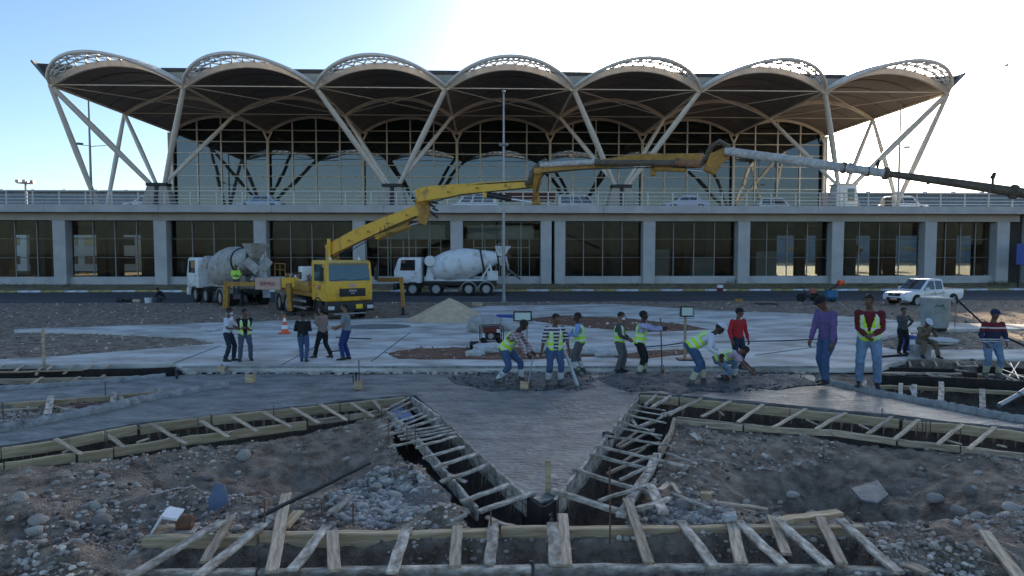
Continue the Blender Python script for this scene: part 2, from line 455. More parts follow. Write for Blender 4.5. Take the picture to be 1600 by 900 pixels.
PITS = [(gpt(400, 722), 1.7, 1.0, -0.42), (gpt(520, 690), 1.4, 1.2, -0.25), (gpt(1290, 735), 2.0, 1.3, -0.55), (gpt(1480, 770), 1.1, .6, -0.25), (gpt(170, 800), 1.3, .8, -0.2),
        (gpt(60, 790), .9, .5, 0.16), (gpt(300, 760), .8, .4, 0.14), (gpt(1110, 720), 1.0, .7, 0.16), (gpt(600, 740), .8, .7, 0.14), (gpt(1560, 800), 1.2, .7, 0.10), (gpt(700, 800), .5, .4, 0.1),
        (gpt(90, 860), 1.0, .25, 0.12), (gpt(1480, 860), 1.2, .3, 0.1)]
def ground_height(x, y):
    u = x * CT + y * ST; v = -x * ST + y * CT
    near = np.clip((20.6 - y) / 0.5, 0, 1)
    n1 = fbm(x + 200, y + 200, 0.35, 1, 5); n2 = fbm(x + 200, y + 200, 1.6, 2, 4); n3 = fbm(x + 100, y + 100, 7.0, 3, 3)
    zn = -0.10 + 0.06 * n1 + 0.10 * n2 + 0.045 * n3
    for (cx, cy), rx, ry, h in PITS:
        q = ((x - cx) / rx) ** 2 + ((y - cy) / ry) ** 2
        zn = zn + 1.35 * h * np.exp(-q * 1.1) * (1 + 0.9 * n2)
    zf = 0.10 + 0.09 * n1 + 0.05 * n2 + 0.02 * n3
    z = zn * near + zf * (1 - near)
    # pavement bed and the earth islands that stand up through it
    dp = sdf(x, y, PAVE)
    z = np.where((dp < 0) & (near < 1), 0.02, z)
    for q in ISLE:
        di = sdf(x, y, q) + 0.25 * n2
        z = np.where(di < 0.4, np.maximum(z, 0.18 + 0.05 * n2 + 0.02 * n3 - np.maximum(di + 0.15, 0) * 0.5), z)
    ds = sdf(x, y, SLAB)
    z = np.where(ds < 0.03, -0.17, z)
    # the trenches, steep sided
    for q, dd in zip(TR, TRD):
        dtt = sdf(x, y, q)
        k = np.clip((0.02 - dtt) / 0.10, 0, 1)
        z = np.where((k > 0) & (ds > -0.02), np.minimum(z, z * (1 - k) + (-dd + 0.05 * n2) * k), z)
    # road bed, verge, plain
    rb = np.clip((v - 45.8) / 0.8, 0, 1)
    z = z * (1 - rb) + -0.06 * rb
    vg = (v > 60.45)
    z = np.where(vg, 0.06 + np.clip((v - 60.5) / 3.2, 0, 1) * 0.42 + 0.05 * n2, z)
    z = np.where(v > 64.2, 0.48 + 0.0 * x, z)
    z = np.where(v > 93, 0.5 + 0.12 * n1, z)
    return z
def build_ground():
    ys = [-1800, -400, -150, -60, -25, -10, -3, 0.5]
    y = 3.0
    while y < 1800:
        ys.append(y)
        y += y * (0.0066 if y < 22 else 0.010 if y < 48 else 0.012 if y < 72 else 0.08) * (0.8 if y < 5 else 1)
    ys = np.array(ys)
    t = np.linspace(-1, 1, 560)
    X = t[None, :] * (np.abs(ys[:, None]) * 1.05 + 5)
    wide = np.maximum(np.abs(ys[:, None]) * 1.05 + 5, 1)
    X = np.concatenate([-wide * 0 - 2600, -wide * 1.35, X, wide * 1.35, wide * 0 + 2600], 1)
    Y = np.repeat(ys[:, None], X.shape[1], 1)
    Z = ground_height(X, Y)
    nr, nc = X.shape
    me = bpy.data.meshes.new('ground')
    co = np.stack([X, Y, Z], -1).reshape(-1, 3)
    idx = np.arange(nr * nc).reshape(nr, nc)
    fa = np.stack([idx[:-1, :-1], idx[:-1, 1:], idx[1:, 1:], idx[1:, :-1]], -1).reshape(-1, 4)
    me.vertices.add(len(co)); me.vertices.foreach_set('co', co.ravel())
    me.loops.add(fa.size); me.loops.foreach_set('vertex_index', fa.ravel().astype(np.int32))
    me.polygons.add(len(fa)); me.polygons.foreach_set('loop_start', np.arange(0, fa.size, 4, dtype=np.int32))
    me.update(calc_edges=True)
    me.materials.append(M_soil); me.materials.append(M_redsoil); me.materials.append(M_dg := mat('dry_grass_soil', (0.16, 0.12, 0.07), 0.95, scale=1.2, col2=(0.30, 0.24, 0.14), bump=0.8, bscale=12, dist=0.06))
    me.materials.append(mat('shaded_soil', (0.06, 0.045, 0.033), 0.95, scale=4, col2=(0.14, 0.105, 0.078), bump=0.9, bscale=26, dist=0.05))  # trench shade painted in as a darker soil colour
    cx = co[fa].mean(1)
    mi = np.zeros(len(fa), np.int32)
    for q in ISLE:
        mi[sdf(cx[:, 0], cx[:, 1], q) < 0.1] = 1
    v = -cx[:, 0] * ST + cx[:, 1] * CT
    mi[v > 60.6] = 2
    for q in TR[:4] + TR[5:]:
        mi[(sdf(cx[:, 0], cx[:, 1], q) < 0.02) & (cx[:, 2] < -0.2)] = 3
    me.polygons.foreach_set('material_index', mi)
    me.shade_smooth()
    return link('ground', me, kind='structure')
GROUND = build_ground()
GX = None
def gz(x, y):
    return float(ground_height(np.array([x]), np.array([y]))[0])

# ---- wet slab: a fine grid, so that trowel ripples and lips are real
def grid_sheet(name, poly, z0, z1, step, fn, mtl, kind=None, parent=None, mats2=None):
    """a slab cut on the grid: top relief from fn, skirt at its outline"""
    xs = [p[0] for p in poly]; ys_ = [p[1] for p in poly]
    bm = bmesh.new()
    vs = [bm.verts.new((x, y, 0)) for x, y in poly]
    f = bm.faces.new(vs); f.normal_update()
    if f.normal.z < 0: f.normal_flip()
    bmesh.ops.triangulate(bm, faces=bm.faces)
    for ax, lo, hi in ((0, min(xs), max(xs)), (1, min(ys_), max(ys_))):
        q = lo + step
        while q < hi:
            co = (q, 0, 0) if ax == 0 else (0, q, 0); no = (1, 0, 0) if ax == 0 else (0, 1, 0)
            bmesh.ops.bisect_plane(bm, geom=bm.verts[:] + bm.edges[:] + bm.faces[:], plane_co=co, plane_no=no)
            q += step
    top = list(bm.faces)
    r = bmesh.ops.extrude_face_region(bm, geom=top)
    newv = set(g for g in r['geom'] if isinstance(g, bmesh.types.BMVert))
    allv = list(bm.verts)
    X = np.array([w.co.x for w in allv]); Y = np.array([w.co.y for w in allv]); Z = fn(X, Y)
    for w, zz in zip(allv, Z):
        w.co.z = z1 + zz if w in newv else z0
    bmesh.ops.recalc_face_normals(bm, faces=bm.faces)
    me = bpy.data.meshes.new(name); bm.to_mesh(me); bm.free()
    me.materials.append(mtl)
    me.shade_smooth(); me.set_sharp_from_angle(angle=R(50))
    return link(name, me, parent, kind=kind)
def slab_relief(x, y):
    return 0.022 * fbm(x * 0.7 + 50, y * 1.6 + 50, 1.6, 9, 4) + 0.016 * fbm(x + 50, y + 50, 0.5, 8, 3)
SLABO = grid_sheet('concrete_slab', SLAB, -0.20, 0.0, 0.12, slab_relief, M_wet, kind='structure')
def pave_relief(x, y): return 0.012 * fbm(x + 80, y + 80, 0.35, 12, 4)
PAVEO = grid_sheet('dry_pavement', PAVE, 0.0, 0.15, 0.5, pave_relief, M_dry, kind='structure')
# freshly tipped dark concrete among the workers
def lump(name, poly, amp, z, mtl, step=0.09, kind=None, seed=5, label=None, cat=None):
    def fn(x, y):
        d = -sdf(x, y, poly)
        return np.clip(d * 1.1, 0, 1) ** 0.7 * amp * (0.7 + 0.9 * fbm(x + 40, y + 40, 1.9, seed, 4)) + 0.05 * fbm(x + 9, y + 9, 5, seed + 1, 3) * np.clip(d * 4, 0, 1)
    o = grid_sheet(name, poly, z - 0.03, z, step, fn, mtl, kind=kind)
    if cat: tag(o, label, cat)
    return o
lump('fresh_concrete', W2([(700, 590), (730, 586), (760, 585), (800, 582), (860, 583), (905, 586), (938, 592), (925, 600), (932, 606), (905, 610), (880, 607), (850, 611), (800, 609), (770, 612), (735, 604), (712, 600)]), 0.07, 0.012, M_fresh, kind='structure')
lump('fresh_concrete', W2([(930, 592), (950, 585), (990, 583), (1120, 582), (1180, 586), (1235, 585), (1262, 592), (1290, 602), (1250, 603), (1215, 610), (1170, 606), (1130, 614), (1090, 611), (1062, 618), (1030, 610), (985, 613), (955, 604)]), 0.13, 0.012, M_fresh, kind='structure', seed=7)
lump('fresh_concrete', W2([(560, 735), (610, 712), (660, 722), (705, 760), (700, 800), (660, 812), (615, 770)]), 0.20, -0.12, M_fresh, kind='structure', seed=8)
# crack and joint lines over the pale pavement
for a, b in (((270, 568), (345, 540)), ((440, 570), (505, 535)), ((580, 565), (640, 520)), ((1010, 545), (1180, 530)), ((1180, 555), (1290, 540))):
    p, q = P(*a, 0.158), P(*b, 0.158)
    m = MB(); m.beam(p, q, 0.025, 0.012); o = m.build('pavement_joint', M_asph, PAVEO)
# lip (mortar kerb) along the front of the pavement
m = MB()
for i in range(40):
    xa, xb = 285 + i * 25, 285 + (i + 1) * 25
    m.beam(P(xa, 574.0, 0.14), P(xb + 1, 574.0, 0.14), 0.12, 0.07 + 0.02 * random.random())
m.build('pavement_edge_kerb', M_mortar, PAVEO, bevel=0.02)
# lumpy mortar kerbs (dikes) on the slab edges
def dike(a, b, w, h, n=60, z=0.0):
    pts = []
    for i in range(n + 1):
        k = i / n
        seg = k * (len(a) - 1); j = min(int(seg), len(a) - 2); f = seg - j
        pts.append(P(a[j][0] + (a[j + 1][0] - a[j][0]) * f, a[j][1] + (a[j + 1][1] - a[j][1]) * f, z))
    m = MB()
    rad = [(w * (0.8 + 0.4 * random.random()) / 2, h * (0.85 + 0.3 * random.random())) for _ in pts]
    pts = [p + Vector((random.uniform(-.02, .02), random.uniform(-.02, .02), 0)) for p in pts]
    m.tube(pts, rad, n=8, side=(0, 1, 0))
    return m.build('mortar_kerb', M_mortar, SLABO, smooth='all')
dike([(-260, 716), (0, 674), (120, 651), (240, 624), (355, 603)], 0, 0.28, 0.15, 120)
dike([(-260, 632), (0, 609), (130, 600), (258, 589)], 0, 0.30, 0.10, 70)
dike([(1278, 597), (1400, 622), (1500, 641), (1600, 659), (1800, 696)], 0, 0.28, 0.13, 110)

# ---- road with kerb stones
def usheet(name, v0, v1, z, mtl, parent=None, u0=-130, u1=130, kind='structure', n=1):
    m = MB(); m.add([LW(u0, v0, z), LW(u1, v0, z), LW(u1, v1, z), LW(u0, v1, z)], [(0, 1, 2, 3)])
    return m.build(name, mtl, parent, kind=kind)
ROAD = usheet('road', 46.4, 60.3, -0.015, M_asph)
m = MB()
u = -130
while u < 130:
    L = 8 + 6 * random.random()
    m.add([LW(u, 47.0, -0.010), LW(u + L, 47.0, -0.010), LW(u + L, 47.22, -0.010), LW(u, 47.22, -0.010)], [(0, 1, 2, 3)])
    u += L + (0.25 if random.random() < .6 else 0.0)
m.build('edge_line', mat('worn_road_line', (0.35, 0.35, 0.35), 0.8, scale=1.5, col2=(0.78, 0.78, 0.78), bump=0.1), ROAD)
M_kw = mat('kerb_white', (0.5, 0.52, 0.55), 0.8, scale=4, col2=(0.8, 0.82, 0.85), bump=0.2, randvar=0.1)
M_ky = mat('kerb_yellow', (0.30, 0.24, 0.09), 0.8, scale=4, col2=(0.50, 0.42, 0.16), bump=0.2, randvar=0.1)
kme = {}
for key, mm in (('w', M_kw), ('y', M_ky)):
    m = MB(); m.box((0, 0, 0), (0.96, 0.26, 0.20)); o = m.build('kerb_stone', mm, bevel=0.025); kme[key] = o.data; bpy.data.objects.remove(o)
i = 0
u = -52.0
while u < 54:
    key = 'w' if (i // 2) % 2 == 0 else 'y'
    w = LW(u, 60.42, 0.05)
    link('kerb_stone', kme[key], ROAD, loc=w + Vector((0, 0, random.uniform(-.012, .012))), rot=(0, 0, TH + random.uniform(-.008, .008)))
    u += 1.0; i += 1

# ---- stones
def rock_mesh(seed, sub=2, flat=0.7):
    bm = bmesh.new(); bmesh.ops.create_icosphere(bm, subdivisions=sub, radius=1)
    r = random.Random(seed)
    cuts = [(Vector((r.uniform(-1, 1), r.uniform(-1, 1), r.uniform(-1, 1))).normalized(), r.uniform(0.62, 0.92)) for _ in range(9)]
    sx, sy = r.uniform(.8, 1.25), r.uniform(.7, 1.0)
    for v in bm.verts:
        c = v.co * (1 + 0.22 * noise.noise(v.co * 1.3 + Vector((seed * 3.1, 0, 0))) + 0.07 * noise.noise(v.co * 3.7 + Vector((seed, 5, 0))))
        for n, d in cuts:
            k = c.dot(n)
            if k > d: c = c - n * (k - d) * 0.85
        v.co = Vector((c.x * sx, c.y * sy, c.z * flat))
    me = bpy.data.meshes.new('stone'); bm.to_mesh(me); bm.free(); me.shade_smooth(); me.materials.append(M_stone)
    return me
ROCKS = [rock_mesh(s, 2, random.uniform(.55, .85)) for s in range(7)]
rnd = random.Random(5)
def stone(px, py, r, sink=0.35, z=None):
    p = P(px, py, -0.1)
    h = gz(p.x, p.y) if z is None else z
    s = r
    o = link('stone', ROCKS[rnd.randrange(7)], GROUND, loc=(p.x, p.y, h + s * (0.6 - sink)), rot=(rnd.uniform(-.35, .35), rnd.uniform(-.35, .35), rnd.uniform(0, 6.3)))
    o.scale = (s, s * rnd.uniform(.8, 1.1), s * rnd.uniform(.8, 1.05))
for px, py, r in ((470 / 3, 600 + 600 / 3, .14), (440 / 3, 600 + 560 / 3, .11), (350 / 3, 600 + 700 / 3, .15), (60, 815, .13), (30, 800, .14), (165 / 3, 600 + 665 / 3, .11), (285, 755, .09), (380 / 3, 845, .09),
                  (1545, 790, .16), (1580, 775, .13), (1500, 765, .12), (1460, 750, .17), (1370, 785, .13), (1240, 732, .11), (1268, 775, .08), (1480, 785, .13), (1575, 790, .15), (1515, 752, .13), (1378, 818, .10),
                  (1440, 722, .09), (1530, 805, .12), (1105, 690, .09), (1555, 722, .09), (1540, 716, .08), (1350, 690, .08), (620, 775, .12), (588, 765, .11), (1140, 805, .10), (1066, 790, .16), (1100, 800, .12),
                  (583, 795, .10), (322, 835, .12), (325, 722, .11), (380, 700, .15), (160, 745, .09), (75, 770, .08), (240, 690, .07), (1310, 830, .08), (1515, 800, .14)):
    stone(px, py, r)
def near_ok(x, y, z):
    return z > -0.32
k = 0
while k < 165:
    px = rnd.uniform(-20, 1620); py = rnd.uniform(655, 895)
    p = P(px, py, -0.1); a = np.array([p.x]); b = np.array([p.y])
    if sdf(a, b, SLAB)[0] < 0.15 or min(sdf(a, b, q)[0] for q in TR[:5]) < 0.1: continue
    stone(px, py, rnd.uniform(.03, .07) * (1.2 if rnd.random() < .2 else 1)); k += 1
for i in range(95):          # broken rubble along the foot of the pavement edge
    px = 285 + i * 10.4 + rnd.uniform(-4, 4)
    stone(px, 589.6 + rnd.uniform(-1.2, 1.2), rnd.uniform(.05, .115), sink=0.35, z=0.0)
# pebbles: countless, one joined mesh
def pebbles(name, N, sampler, rmin, rmax, mtl, seed, expo=2.2):
    g = np.random.default_rng(seed)
    base = []
    for s in range(4):
        bm = bmesh.new(); bmesh.ops.create_icosphere(bm, subdivisions=1, radius=1)
        V = np.array([v.co[:] for v in bm.verts]) * (1 + 0.35 * (g.random((12, 1)) - .5)); V[:, 2] *= 0.7
        Fc = np.array([[v.index for v in f.verts] for f in bm.faces]); bm.free(); base.append((V, Fc))
    xy = sampler(g, N); n = len(xy)
    z = ground_height(xy[:, 0], xy[:, 1])
    keep = (z > -0.34) if name != 'rubble' else np.ones(n, bool)
    xy = xy[keep]; z = z[keep]; n = len(xy)
    r = rmin + (rmax - rmin) * g.random(n) ** expo
    VV, FF = [], []
    which = g.integers(0, 4, n); off = 0
    for w in range(4):
        V, Fc = base[w]; ids = np.where(which == w)[0]; kk = len(ids)
        a = g.random(kk) * 6.28; ca, sa = np.cos(a), np.sin(a)
        sc = r[ids][:, None] * (0.7 + 0.6 * g.random((kk, 3)))
        q = V[None] * sc[:, None, :]
        x = q[..., 0] * ca[:, None] - q[..., 1] * sa[:, None]; y = q[..., 0] * sa[:, None] + q[..., 1] * ca[:, None]
        pts = np.stack([x + xy[ids, 0][:, None], y + xy[ids, 1][:, None], q[..., 2] + z[ids][:, None] + r[ids][:, None] * 0.25], -1)
        VV.append(pts.reshape(-1, 3)); FF.append((Fc[None] + (np.arange(kk) * 12)[:, None, None] + off).reshape(-1, 3)); off += kk * 12
    co = np.concatenate(VV); fa = np.concatenate(FF)
    me = bpy.data.meshes.new(name)
    me.vertices.add(len(co)); me.vertices.foreach_set('co', co.ravel())
    me.loops.add(fa.size); me.loops.foreach_set('vertex_index', fa.ravel().astype(np.int32))
    me.polygons.add(len(fa)); me.polygons.foreach_set('loop_start', np.arange(0, fa.size, 3, dtype=np.int32))
    me.update(calc_edges=True); me.materials.append(mtl)
    return link(name, me, kind='stuff')
def s_near(g, N):
    py = 640 + (905 - 640) * g.random(N); px = -60 + 1720 * g.random(N)
    d = [P(a, b, -0.1) for a, b in zip(px, py)]
    xy = np.array([(p.x, p.y) for p in d])
    ok = sdf(xy[:, 0], xy[:, 1], SLAB) > 0.08
    nz = fbm(xy[:, 0] + 30, xy[:, 1] + 30, 0.9, 44, 3)
    ok &= (nz + 0.35 > g.random(N) * 0.7)
    return xy[ok]
pebbles('gravel', 42000, s_near, 0.007, 0.048, M_pebble, 3, 3.2)
def s_lumps(g, N):
    px = 700 + 590 * g.random(N); py = 583 + 32 * g.random(N)
    xy = np.array([P(a, b, 0)[:2] for a, b in zip(px, py)])
    q1 = W2([(700, 590), (760, 583), (860, 581), (938, 592), (905, 613), (800, 613), (735, 606)]); q2 = W2([(930, 592), (990, 582), (1120, 581), (1235, 584), (1290, 602), (1200, 612), (1062, 620), (985, 615)])
    return xy[(sdf(xy[:, 0], xy[:, 1], q1) < 0) | (sdf(xy[:, 0], xy[:, 1], q2) < 0)]
_gh = ground_height
ground_height = lambda x, y: np.full(x.shape, 0.035)
pebbles('concrete_lumps', 1500, s_lumps, 0.015, 0.05, M_fresh, 33, 3.5)
ground_height = _gh
def s_heap(cx, cy, rx, ry):
    def f(g, N):
        a = g.random(N) * 6.28; q = np.sqrt(g.random(N))
        px = cx + rx * q * np.cos(a); py = cy + ry * q * np.sin(a)
        return np.array([P(u_, v_, -0.1)[:2] for u_, v_ in zip(px, py)])
    return f
pebbles('gravel', 2600, s_heap(600, 785, 85, 38), 0.008, 0.07, mat('pale_gravel', (0.26, 0.225, 0.20), 0.9, scale=5, col2=(0.44, 0.40, 0.36), bump=0, randvar=0.6, island=True), 8, 2.6)
pebbles('gravel', 1600, s_heap(1080, 795, 70, 25), 0.008, 0.06, MATS['pale_gravel'], 9, 2.6)
def s_mid(g, N):
    py = 474 + (572 - 474) * g.random(N) ** 1.3; px = -100 + 1800 * g.random(N)
    xy = np.array([P(a, b, .1)[:2] for a, b in zip(px, py)])
    ok = (sdf(xy[:, 0], xy[:, 1], PAVE) > 0.1) & (xy[:, 1] > 20.7)
    for q in ISLE: ok |= sdf(xy[:, 0], xy[:, 1], q) < 0
    return xy[ok]
pebbles('gravel', 7000, s_mid, 0.015, 0.08, M_pebble, 4, 3)
def s_strip(g, N):
    px = g.random(N) * 120 + 1255; py = 588 + g.random(N) * 22 + (px - 1255) * 0.12
    xy = np.array([P(a, b, 0)[:2] for a, b in zip(px, py)])
    return xy[sdf(xy[:, 0], xy[:, 1], SLAB) > 0.02]
pebbles('gravel', 900, s_strip, 0.02, 0.07, MATS['pale_gravel'], 6, 1.5)
def s_left(g, N):
    px = g.random(N) * 340 - 20; py = 632 + g.random(N) * 30
    xy = np.array([P(a, b, 0)[:2] for a, b in zip(px, py)])
    return xy[sdf(xy[:, 0], xy[:, 1], SLAB) > 0.05]
pebbles('gravel', 900, s_left, 0.015, 0.05, MATS['pale_gravel'], 16, 1.8)
# =====================================================================
# TERMINAL AND ELEVATED ROAD (coordinates u along the front, v away from it)
# =====================================================================
UB, U0 = 11.3, -37.5
def uk(k): return U0 + UB * k
VF, VM, VG, VB = 61.0, 73.0, 84.0, 106.0
ZS, RISE, ZD = 17.85, 1.88, 7.6
class TMB(MB):
    def __init__(s, off=(0, 0, 0)): super().__init__(Matrix.Translation(-Vector(off)))
def _fix_tube():
    # MB.beam and MB.tube pass points straight to add(), where s.M applies
    pass
TO = (2.05, 84.0, ZD)
T = thing('terminal_building', 'glass fronted terminal hall under a scalloped vaulted canopy on white V struts', 'terminal', LW(*TO), TH)
def tm(): return TMB(TO)
M_soff = mat('brown_soffit', (0.20, 0.165, 0.135), 0.75, scale=1.2, col2=(0.26, 0.215, 0.18), bump=0.5, bscale=1.2, stretch=(6, 0.3, 1), dist=0.08)
M_roof = mat('roof_sheet', (0.18, 0.175, 0.165), 0.6, scale=1.0, col2=(0.25, 0.24, 0.22), bump=0.1)
M_web = mat('valley_panel', (0.40, 0.36, 0.29), 0.7, scale=1, col2=(0.48, 0.44, 0.36), bump=0.03)
def arch_z(t, rise=RISE):           # t 0..1 across a bay, circular segment
    c = 0.5; Rr = (c * UB) ** 2 / (2 * rise) + rise / 2
    x = (t - 0.5) * UB
    return math.sqrt(Rr * Rr - x * x) - (Rr - rise)
NA = 24
def arch_pts(k, v0, vc=None, zr=RISE, dz=0.0, zc=0.0):
    out = []
    for i in range(NA + 1):
        t = i / NA
        s = 4 * t * (1 - t)
        v = v0 + ((vc - v0) * s ** 0.8 if vc else 0)
        out.append(Vector((uk(k) + UB * t, v, ZS + dz + arch_z(t, zr) + zc * s)))
    return out
for k in range(7):
    # vault shell: soffit and roof sheet with thickness
    m = tm()
    stations = [VF, VM, VG, 95, VB]
    for lay, dz in ((0, 0.0), (1, 0.28)):
        m.m = lay
        vs, fs = [], []
        for v in stations:
            for p in arch_pts(k, v, dz=dz): vs.append((p.x, v, p.z))
        for a in range(len(stations) - 1):
            for i in range(NA):
                q = (a * (NA + 1) + i, a * (NA + 1) + i + 1, (a + 1) * (NA + 1) + i + 1, (a + 1) * (NA + 1) + i)
                fs.append(q if lay else q[::-1])
        m.add(vs, fs)
    m.m = 1
    vs, fs = [], []
    for v in (VF, VB):
        for dz in (0.0, 0.28):
            vs += [tuple(p) for p in arch_pts(k, v, dz=dz)]
    n = NA + 1
    for b in (0, 2):
        for i in range(NA): fs.append((b * n + i, b * n + i + 1, (b + 1) * n + i + 1, (b + 1) * n + i))
    m.add(vs, fs)
    m.build('roof_vault', [M_soff, M_roof], T, smooth='all').data.set_sharp_from_angle(angle=R(40))
    # arch ribs (front one deep, two inner ones below the soffit)
    for vv, w, h in ((VF - 0.12, 0.28, 0.52), (VM, 0.26, 0.52), (VG - 0.6, 0.24, 0.50)):
        m = tm(); ps = arch_pts(k, vv, dz=-0.02)
        vs, fs = [], []
        for i, p in enumerate(ps):
            tn = (ps[min(i + 1, NA)] - ps[max(i - 1, 0)]).normalized(); up = Vector((-tn.z, 0, tn.x))
            for a, b in ((-w / 2, 0.22 if vv < VM - 1 else 0.02), (w / 2, 0.22 if vv < VM - 1 else 0.02), (w / 2, -h + 0.22), (-w / 2, -h + 0.22)):
                q = p + up * b; vs.append((q.x, q.y + a, q.z))
        for i in range(NA):
            for j in range(4): fs.append((i * 4 + j, i * 4 + (j + 1) % 4, (i + 1) * 4 + (j + 1) % 4, (i + 1) * 4 + j))
        m.add(vs, fs)
        m.build('arch_rib', M_rib, T, fix=True)
    # thin purlins under the vault
    m = tm()
    for vv in (64, 67, 70, 76, 79, 82):
        ps = arch_pts(k, vv, dz=-0.05)
        m.tube(ps[::2], 0.045, n=4)
    m.build('soffit_seam', M_soff, T, kind='stuff')
    # forward leaning rim arch and the open lattice between the two
    rim = arch_pts(k, VF - 0.1, VF - 4.7, zr=RISE - 0.42, dz=0.05)
    inn = arch_pts(k, VF - 0.2, dz=0.22)
    mid = [(a * 0.5 + b * 0.5) + Vector((0, 0, 0.12)) for a, b in zip(rim, inn)]
    m = tm(); m.tube(rim, 0.15, n=8); m.build('rim_arch', M_steelw, T, smooth=True)
    m = tm()
    th1 = [a * .67 + b * .33 + Vector((0, 0, .10)) for a, b in zip(rim, inn)]; th2 = [a * .33 + b * .67 + Vector((0, 0, .10)) for a, b in zip(rim, inn)]
    m.tube(th1[1:-1], 0.075, n=6); m.tube(th2[1:-1], 0.075, n=6)
    for i in range(1, NA, 2):
        for A_, B_ in ((rim, th1), (th1, th2), (th2, inn)):
            m.tube([A_[i - 1], B_[i]], 0.065, n=5); m.tube([B_[i], A_[min(i + 1, NA)]], 0.065, n=5)
    m.build('rim_lattice', M_steelw, T, kind='stuff')
    # cross ties
    m = tm(); m.tube([(uk(k), VF, ZS), (uk(k + 1), VF, ZS)], 0.05, n=6); m.build('tie_rod', M_rib, T)
    m = tm(); m.tube([(uk(k), VM, ZS), (uk(k + 1), VM, ZS)], 0.04, n=6); m.build('tie_rod', M_rib, T)
    m = tm(); m.tube([(uk(k), VF, ZS), (uk(k + 1), VM, ZS)], 0.035, n=6); m.build('tie_rod', M_rib, T)
    m = tm(); m.tube([(uk(k + 1), VF, ZS), (uk(k), VM, ZS)], 0.035, n=6); m.build('tie_rod', M_rib, T)
# valley gutters: pale web below, dark cap on top
for k in range(0, 8):
    m = tm()
    lo = uk(k) - (1.9 if k > 0 else 0.0); hi = uk(k) + (1.9 if k < 7 else 0.0)
    if 0 < k < 7:
        m.m = 0; m.prism([(uk(k), ZS + 0.25), (uk(k) + 1.75, ZS + 1.22), (uk(k) - 1.75, ZS + 1.22)], VF + 0.25, VB - .2)
        m.m = 1; m.bounds((lo - .15, VF + 0.2, ZS + 1.23), (hi + .15, VB - .1, ZS + 1.58))
        m.build('valley_gutter', [M_web, mat('dark_gutter', (0.07, 0.062, 0.055), 0.7, bump=0.05)], T)
    m = tm(); m.tube([(uk(k), VF - .1, ZS - .02), (uk(k), VG, ZS - .02)], 0.13, n=6); m.build('valley_beam', M_rib, T)
# raised edge wings at both ends
for k, sgn, hh in ((0, -1, 1.9), (7, 1, 1.6)):
    m = tm(); u_ = uk(k); w = 1.45
    m.add([(u_, VF - .1, ZS), (u_ + sgn * w, VF - .3, ZS + hh), (u_ + sgn * w, VB, ZS + hh), (u_, VB, ZS),
           (u_, VF - .1, ZS + .2), (u_ + sgn * (w - .1), VF - .3, ZS + hh + .14), (u_ + sgn * (w - .1), VB, ZS + hh + .14), (u_, VB, ZS + .2)],
          [(0, 1, 2, 3), (4, 5, 6, 7), (0, 1, 5, 4), (1, 2, 6, 5), (2, 3, 7, 6)])
    m.m = 1; s2 = -sgn
    m.prism([(u_, ZS + .2), (u_ + sgn * (w - .15), ZS + hh), (u_ + s2 * 1.7, ZS + hh - .12), (u_ + s2 * 1.7, ZS + 1.1)], VF + .35, VB - .3)
    m.build('edge_wing', [M_roof, MATS['dark_gutter']], T, fix=True)
# piers and struts
M_pier = mat('pier_concrete', (0.36, 0.33, 0.29), 0.8, scale=2, col2=(0.46, 0.43, 0.38), bump=0.1)
VP = 68.0
def strut(m, a, b, r): m.tube([a, tuple((Vector(a) * .5 + Vector(b) * .5)), b], [r * .78, r * 1.05, r * .78], n=10)
for k in (0, 2, 4, 6):
    uc = uk(k) + UB / 2; zt = 10.15
    for sgn in (-1, 1):
        m = tm()
        x0, x1 = uc + sgn * 0.22, uc + sgn * 1.55
        xt0, xt1 = uc + sgn * 0.18, uc + sgn * 0.95
        lo = [(x0, VP - .8, ZD), (x1, VP - .8, ZD), (x1, VP + .8, ZD), (x0, VP + .8, ZD)]; hi = [(xt0, VP - .5, zt - .3), (xt1, VP - .5, zt - .3), (xt1, VP + .5, zt - .3), (xt0, VP + .5, zt - .3)]
        m.add(lo + hi, [(0, 1, 2, 3), (4, 5, 6, 7), (0, 1, 5, 4), (1, 2, 6, 5), (2, 3, 7, 6), (3, 0, 4, 7)])
        m.build('pier_leg', M_pier, T, bevel=0.06)
    m = tm(); m.bounds((uc - .17, VP - .55, ZD), (uc + .17, VP + .55, zt - .25)); m.bounds((uc - 1.0, VP - .6, zt - .3), (uc + 1.0, VP + .6, zt)); m.build('pier_cap', M_black, T, bevel=0.04)
    for j, off in ((k, -.7), (k + 1, .7)):
        m = tm(); strut(m, (uc + off, VP - .3, zt - .05), (uk(j), VF - .05, ZS - .05), .27); m.build('strut', M_steelw, T, smooth=True)
        m = tm(); strut(m, (uc + off * .55, VP + .3, zt - .05), (uk(j), VM, ZS - .05), .22); m.build('strut', M_steelw, T, smooth=True)
for k in (0, 7):
    s = 1 if k == 0 else -1
    for j, r, off in ((VF - .05, .25, -.55), (VM, .22, .75)):
        m = tm(); strut(m, (uk(k) + off * .5 * 1 + s * .2, VP, ZD - .05), (uk(k), j, ZS - .05), r); m.build('strut', M_steelw, T, smooth=True)
